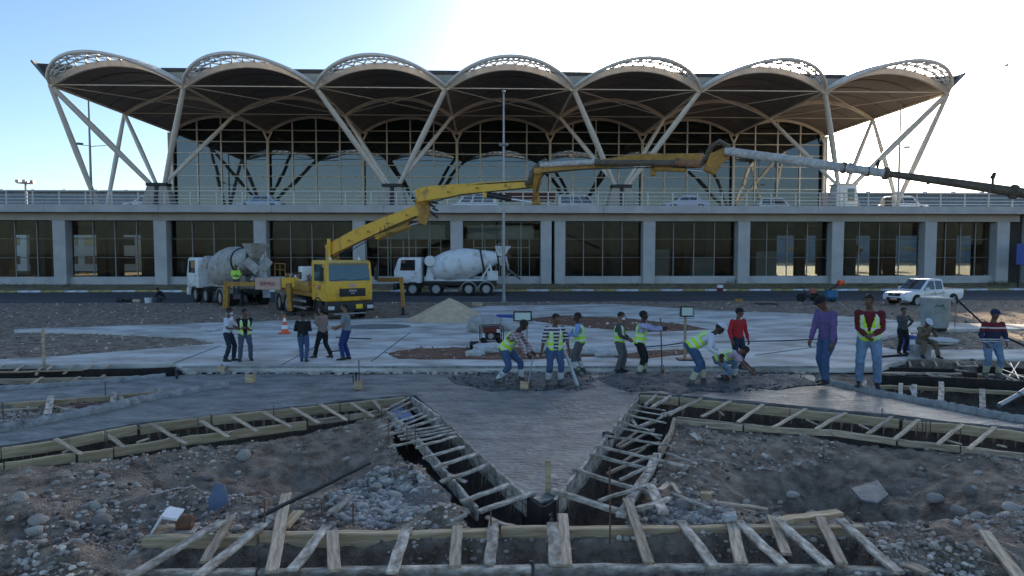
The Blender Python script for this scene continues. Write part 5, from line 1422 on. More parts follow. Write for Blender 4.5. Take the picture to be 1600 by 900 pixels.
# =====================================================================
# VEHICLES
# =====================================================================
def wheel(parent, x, y, r, w, side, rim_mt=None, name='wheel'):
    """wheel > tyre + rim; axle along local y; side = +1/-1 outer face"""
    hub = bpy.data.objects.new(name, None); COL.objects.link(hub); hub.parent = parent; hub.location = (x, y, r)
    m = MB()
    Mx = Matrix.Rotation(R(90), 4, 'X')
    m.lathe([(r * .62, -w / 2), (r * .93, -w / 2), (r, -w * .36), (r, w * .36), (r * .93, w / 2), (r * .62, w / 2), (r * .60, w * .2), (r * .60, -w * .2), (r * .62, -w / 2)], 26, Mx, cap=False)
    for k in range(26):
        a = 2 * math.pi * k / 26
        m.box((math.cos(a) * r * .995, 0, math.sin(a) * r * .995), (.03, w * .7, .03), Matrix.Identity(4))
    m.build('tyre', M_dark, hub, smooth=True)
    m = MB(); s = -side
    m.lathe([(r * .62, s * w * .42), (r * .56, s * w * .44), (r * .52, s * w * .10), (r * .30, s * w * .06), (r * .26, s * w * .30), (r * .10, s * w * .34)], 20, Mx)
    for k in range(8):
        a = 2 * math.pi * k / 8
        m.lathe([(.022, 0), (.022, .05)], 6, Mx @ Matrix.Translation((math.cos(a) * r * .36, math.sin(a) * r * .36, s * w * .14 - .02)))
    m.build('rim', rim_mt or M_steel, hub, smooth=True)
    return hub
def rbox(name, lo, hi, mt, parent, b=.03, segs=2, smooth=True):
    m = MB(); m.bounds(lo, hi); return m.build(name, mt, parent, bevel=b, segs=segs, smooth=smooth)
def cab(parent, x0, x1, w, z0, z1, paint, rake=.28, dark=False, driver=False):
    """flat-nosed lorry cab, front at x1; > body, windscreen, door(window), mirror, visor, headlight"""
    y = w / 2
    side = [(x0, z0), (x1 - .05, z0), (x1, z0 + .35), (x1, z0 + (z1 - z0) * .47), (x1 - rake, z1 - .12), (x1 - rake - .2, z1), (x0 + .1, z1), (x0, z1 - .12)]
    m = MB(); m.prism(side, -y, y); m.build('cab_body', paint, parent, bevel=.06, segs=3, smooth=True)
    zb = z0 + (z1 - z0) * .50; zt = z1 - .20
    # windscreen lies just proud of the raked face
    fx = lambda z: x1 - rake * (z - (z0 + (z1 - z0) * .47)) / ((z1 - .12) - (z0 + (z1 - z0) * .47)) + .012
    yw = y * .90
    m = MB(); vs = [(fx(zb), -yw, zb), (fx(zb), yw, zb), (fx(zt), yw * .96, zt), (fx(zt), -yw * .96, zt)]
    m.add(vs + [(a - .03, b, c) for a, b, c in vs], [(0, 1, 2, 3), (7, 6, 5, 4), (0, 4, 5, 1), (1, 5, 6, 2), (2, 6, 7, 3), (3, 7, 4, 0)])
    m.build('windscreen', G_cab, parent, bevel=.01)
    m = MB(); m.beam((fx(zb) + .02, -yw * .9, zb + .03), (fx(zb) + .015, -.1, zb + .10), .02, .02); m.build('wiper', M_black, parent)
    m = MB(); m.beam((fx(zb) + .02, yw * .1, zb + .03), (fx(zb) + .015, yw * .9, zb + .10), .02, .02); m.build('wiper', M_black, parent)
    for s in (-1, 1):
        d = rbox('door', (x0 + .35, s * y - .012 if s < 0 else y - .012, z0 + .12), (x1 - .38, s * y + .012 if s < 0 else y + .012, z1 - .14), paint, parent, b=.008, segs=1)
        a, b = x0 + .48, x1 - .50
        m = MB(); m.prism([(a, zb - .02), (b + .02, zb - .02), (b - .08, zt), (a, zt)], s * y - .022 if s < 0 else y + .0, s * y - .0 if s < 0 else y + .022)
        m.build('door_window', G_cab if not driver else G_car, d)
        m = MB(); m.box((x0 + .45, s * (y + .03), zb - .25), (.14, .03, .04)); m.build('door_handle', M_black, d)
        m = MB(); m.tube([(x1 - .25, s * y, zt - .05), (x1 - .02, s * (y + .22), zt + .02), (x1 - .02, s * (y + .22), zb - .05)], .016, n=6)
        mi_ = m.build('mirror_arm', M_black, parent)
        rbox('mirror', (x1 - .08, s * (y + .22) - .10, zb + .02), (x1 - .01, s * (y + .22) + .10, zt - .12), M_black, mi_, b=.02)
    return fx, zb, zt
# ---------------------------------------------------------------- pump truck
hd = R(35.0)
fr = P(533, 499, 0.02)
HX = math.atan2(-math.cos(hd), math.sin(hd))           # forward vector of the truck: (sin, -cos)
PT = thing('concrete_pump_truck', 'yellow concrete pump truck with its long jointed boom unfolded across the terminal front', 'pump truck', (fr.x, fr.y, .03), HX)
paint = M_yel
fx, zb, zt = cab(PT, -.95, 1.25, 2.36, .98, 3.0, paint, rake=.16)
rbox('bumper', (1.0, -1.22, .48), (1.36, 1.22, .98), M_black, PT, b=.06)
rbox('bumper_step', (1.05, -.8, .34), (1.30, .8, .42), M_steel, PT, b=.02)
gr = rbox('grille', (1.245, -.55, 1.22), (1.275, .80, 1.62), M_black, PT, b=.01)
for i in range(5):
    m = MB(); m.box((1.282, .125, 1.27 + i * .075), (.014, 1.28, .018)); m.build('grille_bar', M_black, gr)
text_mesh('MAN', .17, Matrix.Translation((1.295, .12, 1.50)) @ Matrix.Rotation(R(90), 4, 'Z') @ Matrix.Rotation(R(90), 4, 'X'), M_wlet, 'lettering', gr, .004)
m = MB(); m.tube([(1.29, .02, 1.36), (1.29, .12, 1.39), (1.29, .22, 1.36)], .012, n=5); m.build('emblem', M_wlet, gr)
rbox('notice', (1.25, -.05, 1.68), (1.262, .32, 1.86), M_pink, PT, b=.003)
rbox('number_plate', (1.362, .25, .62), (1.375, .60, .84), M_plateY, PT, b=.004)
for s in (-1, 1):
    rbox('headlight', (1.34, s * 1.0 - .16, .60), (1.375, s * 1.0 + .16, .78), M_head, PT, b=.02)
    m = MB(); m.lathe([(.06, 0), (.07, .1), (.03, .16)], 10, Matrix.Translation((.6, s * .75, 3.0))); m.build('beacon', M_white, PT)
rbox('door_badge', (.05, -1.225, 1.55), (.42, -1.195, 1.78), mat('red_badge', (0.5, 0.06, 0.04), .5, scale=20, col2=(0.6, 0.3, 0.25), bump=0), PT, b=.01)
rbox('sun_visor', (1.03, -1.0, 2.84), (1.22, 1.0, 2.93), mat('beige_visor', (0.45, 0.38, 0.2), .6, bump=0), PT, b=.03)
for s in (-1, 1):
    wheel(PT, 0, s * 1.0, .53, .32, s, M_black)
    m = MB()
    ar = [(math.cos(a) * .70, math.sin(a) * .66 + .52) for a in [math.pi * i / 10 for i in range(11)]]
    m.prism(ar + [(x * .88, (z - .52) * .88 + .52) for x, z in ar[::-1]], s * 1.20 - .28 * (s > 0), s * 1.20 + .28 * (s < 0)); m.build('mudguard', M_black, PT, fix=True)
for x_ in (-5.1, -6.5):
    for s in (-1, 1):
        wheel(PT, x_, s * .98, .53, .5, s)
for x_ in (-5.1, -6.5):
    for s in (-1, 1):
        m = MB(); ar = [(x_ + math.cos(a) * .68, math.sin(a) * .62 + .53) for a in [math.pi * i / 8 for i in range(9)]]
        m.prism(ar + [((x - x_) * .9 + x_, (z - .53) * .9 + .53) for x, z in ar[::-1]], s * 1.22 - .5 * (s > 0), s * 1.22 + .5 * (s < 0)); m.build('mudguard', M_steel, PT, fix=True)
rbox('chassis', (-8.2, -.42, .72), (1.0, .42, 1.06), M_black, PT, b=.02)
rbox('subframe', (-7.6, -.95, 1.08), (-1.2, .95, 1.35), M_yelb, PT, b=.03)
rbox('tool_box', (-4.1, -1.22, .55), (-2.5, -.62, 1.02), M_black, PT, b=.03)
for z_ in (.50, .86):
    m = MB(); m.beam((-4.2, -1.26, z_), (-1.6, -1.26, z_), .04, .12); m.build('side_guard', M_steel, PT)
rbox('deck_box', (-4.4, -1.15, 1.36), (-1.5, 1.15, 1.86), M_yelb, PT, b=.04)
rbox('side_box', (-6.1, -1.20, 1.30), (-4.42, 1.20, 1.95), paint, PT, b=.04)
ib = rbox('control_cabinet', (-3.3, -1.1, 1.87), (-2.6, -.45, 2.65), M_white, PT, b=.04)
rbox('cabinet_door', (-3.2, -1.125, 1.97), (-2.7, -1.102, 2.35), M_black, ib, b=.01)
rbox('water_tank', (-4.3, .0, 1.87), (-2.2, 1.1, 2.3), M_black, PT, b=.1)
# rear: pump cylinders, hopper, rails
for s in (-.25, .25):
    m = MB(); m.tube([(-7.4, s, 1.55), (-4.5, s, 1.75)], .14, n=12); m.build('pump_cylinder', M_steel, PT, smooth=True)
m = MB(); m.add([(-8.9, -.85, 1.75), (-7.7, -.85, 1.75), (-7.7, .85, 1.75), (-8.9, .85, 1.75), (-8.5, -.5, .75), (-7.8, -.5, .75), (-7.8, .5, .75), (-8.5, .5, .75)], [(0, 1, 5, 4), (1, 2, 6, 5), (2, 3, 7, 6), (3, 0, 4, 7), (4, 5, 6, 7)])
m.build('hopper', M_yelb, PT)
for a in ((-7.6, -1.1), (-6.6, -1.1), (-5.6, -1.1)):
    m = MB(); m.tube([(a[0], a[1], 1.95), (a[0], a[1], 2.75)], .02, n=6); m.build('handrail_post', M_yelb, PT)
m = MB(); m.tube([(-7.6, -1.1, 2.75), (-5.6, -1.1, 2.75)], .02, n=6); m.tube([(-7.6, -1.1, 2.4), (-5.6, -1.1, 2.4)], .016, n=6); m.build('handrail', M_yelb, PT)
# signed rear outrigger housing facing the site
ob = PT
Mi = parent_matrix(PT)
def wbeam(name, a, b, w, h, mt, w1=None, h1=None, bev=.02, parent=PT):
    m = MB(); m.beam(a, b, w, h, w1=w1, h1=h1); return m.build(name, mt, parent, world=True, bevel=bev)
# outriggers: rear one swung out to the side of the mixer, with leg
Y1 = 38.3
sg = wbeam('outrigger_housing', D(402, 443, Y1), D(442, 443.5, Y1 - .6), .40, .66, M_pink)
n_ = (D(442, 443.5, Y1 - .6) - D(402, 443, Y1)); ang = math.atan2(n_.y, n_.x)
cpt = (D(402, 443, Y1) + D(442, 443.5, Y1 - .6)) / 2 + Vector((math.sin(ang), -math.cos(ang), 0)) * .21
sg2 = text_mesh('SERMED', .30, Mi.inverted() @ Matrix.Translation(cpt) @ Matrix.Rotation(ang, 4, 'Z') @ Matrix.Rotation(R(90), 4, 'X'), M_letter, 'lettering', PT, .006)
wbeam('outrigger_beam', D(443, 442, Y1 - .7), D(482, 440, Y1 - 1.4), .36, .55, paint)
wbeam('outrigger_beam', D(481, 447, Y1 - 1.4), D(492, 449, Y1 - 1.6), .36, .40, M_yelb)
def leg(pxa, pya, pxb, pyb, Y, w, jack=.0, beamfrom=None, bh=.3):
    if beamfrom: wbeam('outrigger_beam', beamfrom, D(pxa, pya, Y), .24, bh, M_yelb)
    wbeam('outrigger_leg', D(pxa, pya - 4, Y), D(pxb, pyb, Y), w, w, M_yelb)
leg(355, 444, 353, 482, 39.4, .30, beamfrom=D(403, 444, 38.6), bh=.26)
m = MB(); b_ = D(353, 486, 39.4); m.box((b_.x, b_.y, .08), (.5, .5, .08)); m.build('foot_plate', M_black, PT, world=True)
leg(451, 446, 454, 486, 36.3, .26)
m = MB(); b_ = D(454, 492, 36.3); m.box((b_.x, b_.y, .12), (.45, .45, .14)); m.tube([D(454, 486, 36.3), (b_.x, b_.y, .15)], .08, n=8); m.build('foot_plate', M_black, PT, world=True)
leg(627, 437, 630, 480, 36.4, .20, beamfrom=D(592, 437, 38.5), bh=.24)
m = MB(); b_ = D(630, 495, 36.4); m.tube([D(630, 478, 36.4), (b_.x, b_.y, .1)], .07, n=8); m.lathe([(.32, .02), (.32, .08), (.1, .14)], 14, Matrix.Translation((b_.x, b_.y, 0))); m.build('foot_plate', M_black, PT, world=True)
# turret and boom
m = MB(); base_ = Mi.inverted() @ D(518, 400, 37.2)
m.lathe([(.62, 1.87), (.62, 2.1), (.45, 2.15), (.45, 2.5)], 20, Matrix.Translation((-1.7, 0, 0))); m.build('turntable', M_yelb, PT)
A0 = D(517, 402, 37.0); A1 = D(512, 376, 36.9)
wbeam('turret', D(522, 420, 37.1), D(517, 385, 37.0), .55, .75, M_yelb, w1=.5, h1=.45)
for s in (-.3, .3):
    wbeam('turret_cheek', D(513, 412, 37.0 + s), D(514, 373, 36.9 + s), .08, .5, paint, h1=.3, bev=.01)
def boom(name, pts, hs, w, mt, parent=PT):
    m = MB(); P_ = [Vector(p) for p in pts]
    vs = []
    for i, p in enumerate(P_):
        d = (P_[min(i + 1, len(P_) - 1)] - P_[max(i - 1, 0)]).normalized(); s = d.cross(Vector((0, 0, 1))).normalized(); u = s.cross(d)
        for a, b in ((-1, -1), (1, -1), (1, 1), (-1, 1)): vs.append(p + s * a * w / 2 + u * b * hs[i] / 2)
    fs = [(3, 2, 1, 0)] + [(i * 4 + j, i * 4 + (j + 1) % 4, (i + 1) * 4 + (j + 1) % 4, (i + 1) * 4 + j) for i in range(len(P_) - 1) for j in range(4)] + [tuple((len(P_) - 1) * 4 + j for j in range(4))]
    m.add(vs, fs); return m.build(name, mt, parent, world=True, bevel=.025, fix=True)
b1 = boom('boom_section', [D(513, 392, 36.9), D(560, 368, 36.7), D(615, 345, 36.3), D(662, 326, 36.0)], [.62, .72, .66, .55], .45, paint)
b2 = boom('boom_section', [D(653, 307, 35.6), D(665, 303, 35.4), D(745, 294, 34.2), D(836, 287, 33.2)], [.62, .74, .50, .38], .42, paint)
jn = boom('boom_joint', [D(659, 350, 35.8), D(664, 332, 35.8), D(658, 310, 35.6)], [.5, .62, .4], .6, M_yelb)
for q in range(6):
    a_ = D(672 + 4 * (q % 2), 312 + q * 4.5, 35.5); m = MB(); m.tube([a_, a_ + Vector((.28, -.1, -.04 * q))], .05, n=8); m.build('hydraulic_fitting', M_black, jn, world=True) if False else m.build('hydraulic_fitting', M_black, PT, world=True)
m = MB(); m.tube([D(592, 370, 36.2), D(640, 352, 35.8)], .16, n=12); m.build('lift_cylinder', M_yelb, PT, world=True, smooth=True)
m = MB(); m.tube([D(640, 352, 35.8), D(664, 345, 35.6)], .08, n=10); m.build('cylinder_rod', M_chrome, PT, world=True, smooth=True)
wbeam('bracket', D(592, 356, 36.3), D(590, 374, 36.2), .3, .25, paint)
wbeam('bracket', D(758, 298, 34.0), D(758, 309, 34.0), .3, .22, paint)
m = MB(); m.tube([D(762, 304, 33.9), D(799, 311, 33.5)], .14, n=12); m.build('lift_cylinder', M_black, PT, world=True, smooth=True)
m = MB(); m.tube([D(799, 311, 33.5), D(832, 316, 33.2)], .06, n=10); m.build('cylinder_rod', M_chrome, PT, world=True, smooth=True)
j2 = boom('boom_joint', [D(838, 320, 33.0), D(837, 285, 33.0), D(840, 268, 32.9)], [.42, .42, .36], .45, M_yelb)
m = MB(); m.tube([D(822, 288, 33), D(828, 285, 32.9), D(832, 270, 32.8), D(840, 260, 32.8), D(850, 257, 32.7)], .15, n=10); m.build('delivery_elbow', M_piped, PT, world=True, smooth=True)
b3 = boom('boom_section', [D(836, 268, 32.8), D(880, 263, 32.2), D(930, 257, 31.5), D(1000, 250, 30.0), D(1095, 249, 28.0)], [.3, .3, .34, .5, .46], .34, M_yelb)
m = MB(); m.tube([D(845, 258, 32.5), D(931, 253, 31.2)], .125, n=12); m.build('delivery_pipe', M_pipew, PT, world=True, smooth=True)
m = MB(); m.tube([D(931, 254, 31.0), D(1058, 255, 28.4)], .13, n=12); m.build('delivery_pipe', M_piped, PT, world=True, smooth=True)
m = MB(); m.tube([D(1058, 254, 28.4), D(1096, 257, 27.6)], .14, n=12); m.build('delivery_pipe', M_redm if False else mat('rust_orange_pipe', (0.24, 0.10, 0.05), .7, scale=6, col2=(0.36, 0.18, 0.08), bump=.2), PT, world=True, smooth=True)
for px_, py_, Y_, r_ in ((931, 254, 31.1, .17), (1058, 254, 28.4, .18), (848, 258, 32.5, .16)):
    m = MB(); a_ = D(px_ - 1.5, py_, Y_); b_ = D(px_ + 1.5, py_, Y_); m.tube([a_, b_], r_, n=14); m.build('pipe_clamp', M_piped, PT, world=True)
wbeam('bracket', D(1021, 257, 29.5), D(1021, 275, 29.5), .26, .22, M_yelb)
m = MB(); m.tube([D(1024, 263, 29.3), D(1072, 265, 28.3)], .12, n=12); m.build('lift_cylinder', M_yelb, PT, world=True, smooth=True)
m = MB(); m.tube([D(1072, 265, 28.3), D(1102, 268, 27.6)], .05, n=10); m.build('cylinder_rod', M_chrome, PT, world=True, smooth=True)
j3 = boom('boom_joint', [D(1108, 270, 27.2), D(1117, 250, 27.2), D(1136, 238, 27.1)], [.45, .62, .42], .4, M_yelb)
m = MB(); m.tube([D(1096, 257, 27.5), D(1104, 245, 27.2), D(1112, 228, 27.0), D(1124, 221, 26.9), D(1136, 228, 26.8), D(1140, 237, 26.8)], .10, n=10); m.build('delivery_elbow', M_piped, PT, world=True, smooth=True)
m = MB(); m.tube([D(1134, 236, 26.8), D(1212, 247, 25.6), D(1318, 262, 23.8)], [.16, .165, .165], n=14); m.build('delivery_pipe', M_pipew, PT, world=True, smooth=True)
m = MB(); m.tube([D(1318, 262, 23.8), D(1384, 271, 22.8)], [.15, .145], n=14); m.build('delivery_pipe', M_pipew, PT, world=True, smooth=True)
m = MB(); m.tube([D(1384, 271, 22.8), D(1500, 287, 21.3), D(1600, 302, 20.2), D(1900, 348, 17.5)], [.11, .135, .15, .16], n=14); m.build('delivery_pipe', M_piped, PT, world=True, smooth=True)
for px_, py_, Y_, r_ in ((1136, 236, 26.8, .19), (1318, 262, 23.8, .2), (1328, 263, 23.7, .19), (1384, 271, 22.8, .21), (1356, 268, 23.2, .17), (1584, 300, 20.3, .22)):
    m = MB(); a_ = D(px_ - 2.2, py_ - .3, Y_); b_ = D(px_ + 2.2, py_ + .3, Y_); m.tube([a_, b_], r_, n=14); m.build('pipe_clamp', M_piped, PT, world=True)
for px_, py_, Y_ in ((1551, 283, 20.8), (1371, 262, 23.0)):
    a_ = D(px_, py_ + 6, Y_); m = MB(); m.tube([a_, a_ + Vector((0, 0, .22))], .035, n=8); m.tube([a_ + Vector((-.02, 0, .2)), a_ + Vector((.05, 0, .36))], [.07, .05], n=8); m.build('work_lamp', M_black, PT, world=True)
for px_, py_, Y_ in ((1212, 262, 25.4), (1546, 301, 20.7), (1366, 275, 23.0), (1450, 288, 21.9)):
    a_ = D(px_, py_, Y_); m = MB(); m.tube([a_, a_ + Vector((0, 0, .22))], .05, n=8); m.build('pipe_hanger', M_piped, PT, world=True)

# ---------------------------------------------------------------- mixers
def mixer(name, label, loc, yaw, body, drum_mt, cabm, detail=True, dirty=False, lens=1.0):
    t_ = thing(name, label, 'mixer truck', loc, yaw, 'cement mixer trucks')
    cab(t_, 6.2, 8.35, 2.4, 1.0, 3.05, cabm, rake=.35, driver=True)
    rbox('bumper', (8.1, -1.2, .45), (8.45, 1.2, .98), cabm if dirty else M_black, t_, b=.06)
    for s in (-1, 1): rbox('headlight', (8.42, s * .9 - .16, .6), (8.47, s * .9 + .16, .8), M_head, t_, b=.02)
    for x_ in (6.9, 5.05): 
        for s in (-1, 1):
            wheel(t_, x_, s * 1.02, .52, .32, s)
            m = MB(); ar = [(x_ + math.cos(a) * .66, math.sin(a) * .60 + .52) for a in [math.pi * i / 8 for i in range(9)]]
            m.prism(ar + [((x - x_) * .9 + x_, (z - .52) * .9 + .52) for x, z in ar[::-1]], s * 1.22 - .35 * (s > 0), s * 1.22 + .35 * (s < 0)); m.build('mudguard', M_black, t_, fix=True)
    for x_ in (2.45, 1.05):
        for s in (-1, 1):
            wheel(t_, x_, s * .98, .52, .5, s)
            m = MB(); ar = [(x_ + math.cos(a) * .66, math.sin(a) * .62 + .52) for a in [math.pi * i / 8 for i in range(9)]]
            m.prism(ar + [((x - x_) * .9 + x_, (z - .52) * .9 + .52) for x, z in ar[::-1]], s * 1.22 - .5 * (s > 0), s * 1.22 + .5 * (s < 0)); m.build('mudguard', M_steel, t_, fix=True)
    rbox('chassis', (.2, -.42, .75), (8.0, .42, 1.12), M_black, t_, b=.02)
    rbox('drum_frame', (.4, -.62, 1.13), (6.0, .62, 1.27), body, t_, b=.02)
    rbox('air_tank', (3.3, -1.15, .55), (4.3, -.6, .98), M_black, t_, b=.12)
    rbox('side_guard', (3.1, -1.22, .62), (4.4, -1.17, .8), M_steel, t_, b=.01)
    rbox('exhaust_stack', (5.75, -1.05, 1.2), (5.98, -.8, 2.9), M_steel, t_, b=.08)
    # drum: axis rises to the rear
    ax0 = Vector((5.35, 0, 2.05)); ax1 = Vector((.25, 0, 3.02)); L = (ax1 - ax0).length
    q = (ax1 - ax0).to_track_quat('Z', 'Y').to_matrix().to_4x4(); MM = Matrix.Translation(ax0) @ q
    prof = [(.02, -.12), (.55, -.10), (.72, 0), (.96, .22), (1.24, 1.1), (1.30, 1.7), (1.29, 2.4), (1.18, 3.0), (.88, 4.0), (.62, 4.85), (.50, L), (.52, L + .06), (.44, L + .06), (.42, L - .2), (.02, L - .4)]
    m = MB(); m.lathe(prof, 36, MM, cap=False); dr = m.build('drum', drum_mt, t_, smooth=True)
    m = MB(); m.lathe([(.885, 3.98), (.93, 3.98), (.92, 4.12), (.87, 4.12)], 36, MM, cap=False); m.build('drum_ring', M_black, dr, smooth=True)
    # spiral weld line
    # front pedestal + water tank
    m = MB(); m.add([(5.95, -.55, 1.27), (5.25, -.55, 1.27), (5.25, .55, 1.27), (5.95, .55, 1.27), (5.75, -.3, 2.3), (5.45, -.3, 2.3), (5.45, .3, 2.3), (5.75, .3, 2.3)], [(0, 1, 2, 3), (4, 5, 6, 7), (0, 1, 5, 4), (1, 2, 6, 5), (2, 3, 7, 6), (3, 0, 4, 7)]); m.build('front_pedestal', body, t_, fix=True)
    m = MB(); m.tube([(5.55, -1.1, 2.75), (5.55, -1.05, 2.75), (5.55, .95, 2.75)], [.36, .42, .42], n=24, side=(1, 0, 0)); wt = m.build('water_tank', M_white if not dirty else body, t_, smooth=True, bevel=.02)
    if not dirty:
        m = MB(); m.tube([(5.55, -1.115, 2.75), (5.55, -1.102, 2.75)], .37, n=24, side=(1, 0, 0)); m.build('end_disc', M_white, wt)
        for z_, w_ in ((2.84, .34), (2.76, .40), (2.68, .34)):
            m = MB(); m.box((5.55, -1.122, z_), (w_, .01, .05)); m.build('blue_mark', M_blue, wt)
    m = MB(); m.tube([(5.45, -.75, 1.3), (5.45, -.75, 2.35)], .07, n=8); m.tube([(5.75, -.6, 1.3), (5.5, -.7, 2.0)], .09, n=8); m.build('pump_unit', M_steel, t_)
    m = MB(); m.ell((5.35, -.85, 1.5), (.2, .18, .25), 12, 8); m.build('air_filter', M_steel, t_, smooth=True)
    # rear pedestal, hopper, chutes, ladder
    m = MB()
    for s in (-1, 1):
        m.beam((.5, s * .5, 1.2), (.75, s * .62, 2.45), .12, .14); m.beam((1.5, s * .5, 1.2), (.8, s * .62, 2.35), .1, .12)
    m.beam((.75, -.7, 2.35), (.75, .7, 2.35), .14, .14); m.build('rear_pedestal', body, t_)
    m = MB()      # charging hopper: flared, open on top
    top = [(.35, -.62, 3.95), (-.95, -.62, 3.95), (-.95, .62, 3.95), (.35, .62, 3.95)]; bot = [(.15, -.28, 3.2), (-.35, -.28, 3.05), (-.35, .28, 3.05), (.15, .28, 3.2)]
    m.add(top + bot, [(0, 1, 5, 4), (1, 2, 6, 5), (2, 3, 7, 6), (3, 0, 4, 7)])
    m.add([(x * .94 - .02, y * .92, z - .005) for x, y, z in top] + [(x, y * .8, z) for x, y, z in bot], [(4, 5, 1, 0), (5, 6, 2, 1), (6, 7, 3, 2), (7, 4, 0, 3)]); m.build('charging_hopper', body, t_)
    m = MB()      # V collecting chute
    for s in (-1, 1):
        m.beam((-.55, s * .75, 2.95), (-.75, s * .12, 2.25), .55, .05, up=(1, 0, 0)); m.beam((-.2, s * .72, 3.0), (-.3, s * .2, 2.4), .5, .05)
    m.build('collecting_funnel', body, t_)
    m = MB()
    a_, b_ = Vector((-.65, -.05, 2.25)), Vector((-1.75, -.15 if not dirty else -.3, 1.35)); d = (b_ - a_)
    for i in range(9):
        a = math.pi + math.pi * i / 8; c0 = Vector((0, math.cos(a) * .24, math.sin(a) * .20)); a2 = math.pi + math.pi * (i + 1) / 8
        if i == 8: break
        c1 = Vector((0, math.cos(a2) * .24, math.sin(a2) * .20)); o_ = Vector((0, 0, .015))
        m.add([a_ + c0, a_ + c1, b_ + c1, b_ + c0, a_ + c0 * .9, a_ + c1 * .9, b_ + c1 * .9, b_ + c0 * .9], [(0, 1, 2, 3), (7, 6, 5, 4)])
    m.build('discharge_chute', M_steel if not dirty else body, t_)
    m = MB(); m.tube([(-.2, -.1, 1.25), (-1.1, -.1, 1.85)], .05, n=8); m.build('chute_arm', M_steel, t_)
    la = MB()
    for y_ in (-.98, -.66): la.tube([(-.05, y_, .95), (-.05, y_, 3.4), (-.05, y_, 3.9)], .025, n=6)
    for i in range(9): la.tube([(-.05, -.98, 1.05 + i * .3), (-.05, -.66, 1.05 + i * .3)], .018, n=5)
    la.build('ladder', M_steel, t_)
    m = MB(); m.tube([(.3, -.98, 3.9), (-.05, -.98, 4.2), (-.5, -.98, 4.2)], .02, n=6); m.tube([(.3, -.66, 3.4), (-.05, -.66, 4.2), (-.5, -.66, 4.2)], .02, n=6); m.build('platform_rail', M_steel, t_)
    rbox('rear_panel', (.1, -.9, 1.2), (1.0, -.5, 1.95), body, t_, b=.03); rbox('rear_panel', (.1, .5, 1.2), (1.0, .9, 1.95), body, t_, b=.03)
    rbox('walkway_rail', (2.1, -1.0, 1.30), (3.2, -.96, 1.55), M_pink, t_, b=.01)
    return t_
w0 = P(805, 461, 0)
p_f = P(645, 461.5, 0)
yaw = math.pi + TH * .8
mixer('mixer_truck', 'clean white cement mixer truck parked side on along the road, driver in the cab', (p_f.x + 6.9 * math.cos(TH), p_f.y + 1.0, -.01), yaw, M_dust, M_dust, M_dust)
# the other: seen from behind, angled away
p_r = P(352, 478, 0.05)
hd2 = R(44)
yaw2 = math.atan2(math.cos(hd2), -math.sin(hd2))
mixer('mixer_truck', 'cement-crusted mixer truck with its rear funnel backed up to the pump truck', (D(398, 470, 42.4).x, 42.4, .03), yaw2, M_mud, M_mud, M_dust, dirty=True)

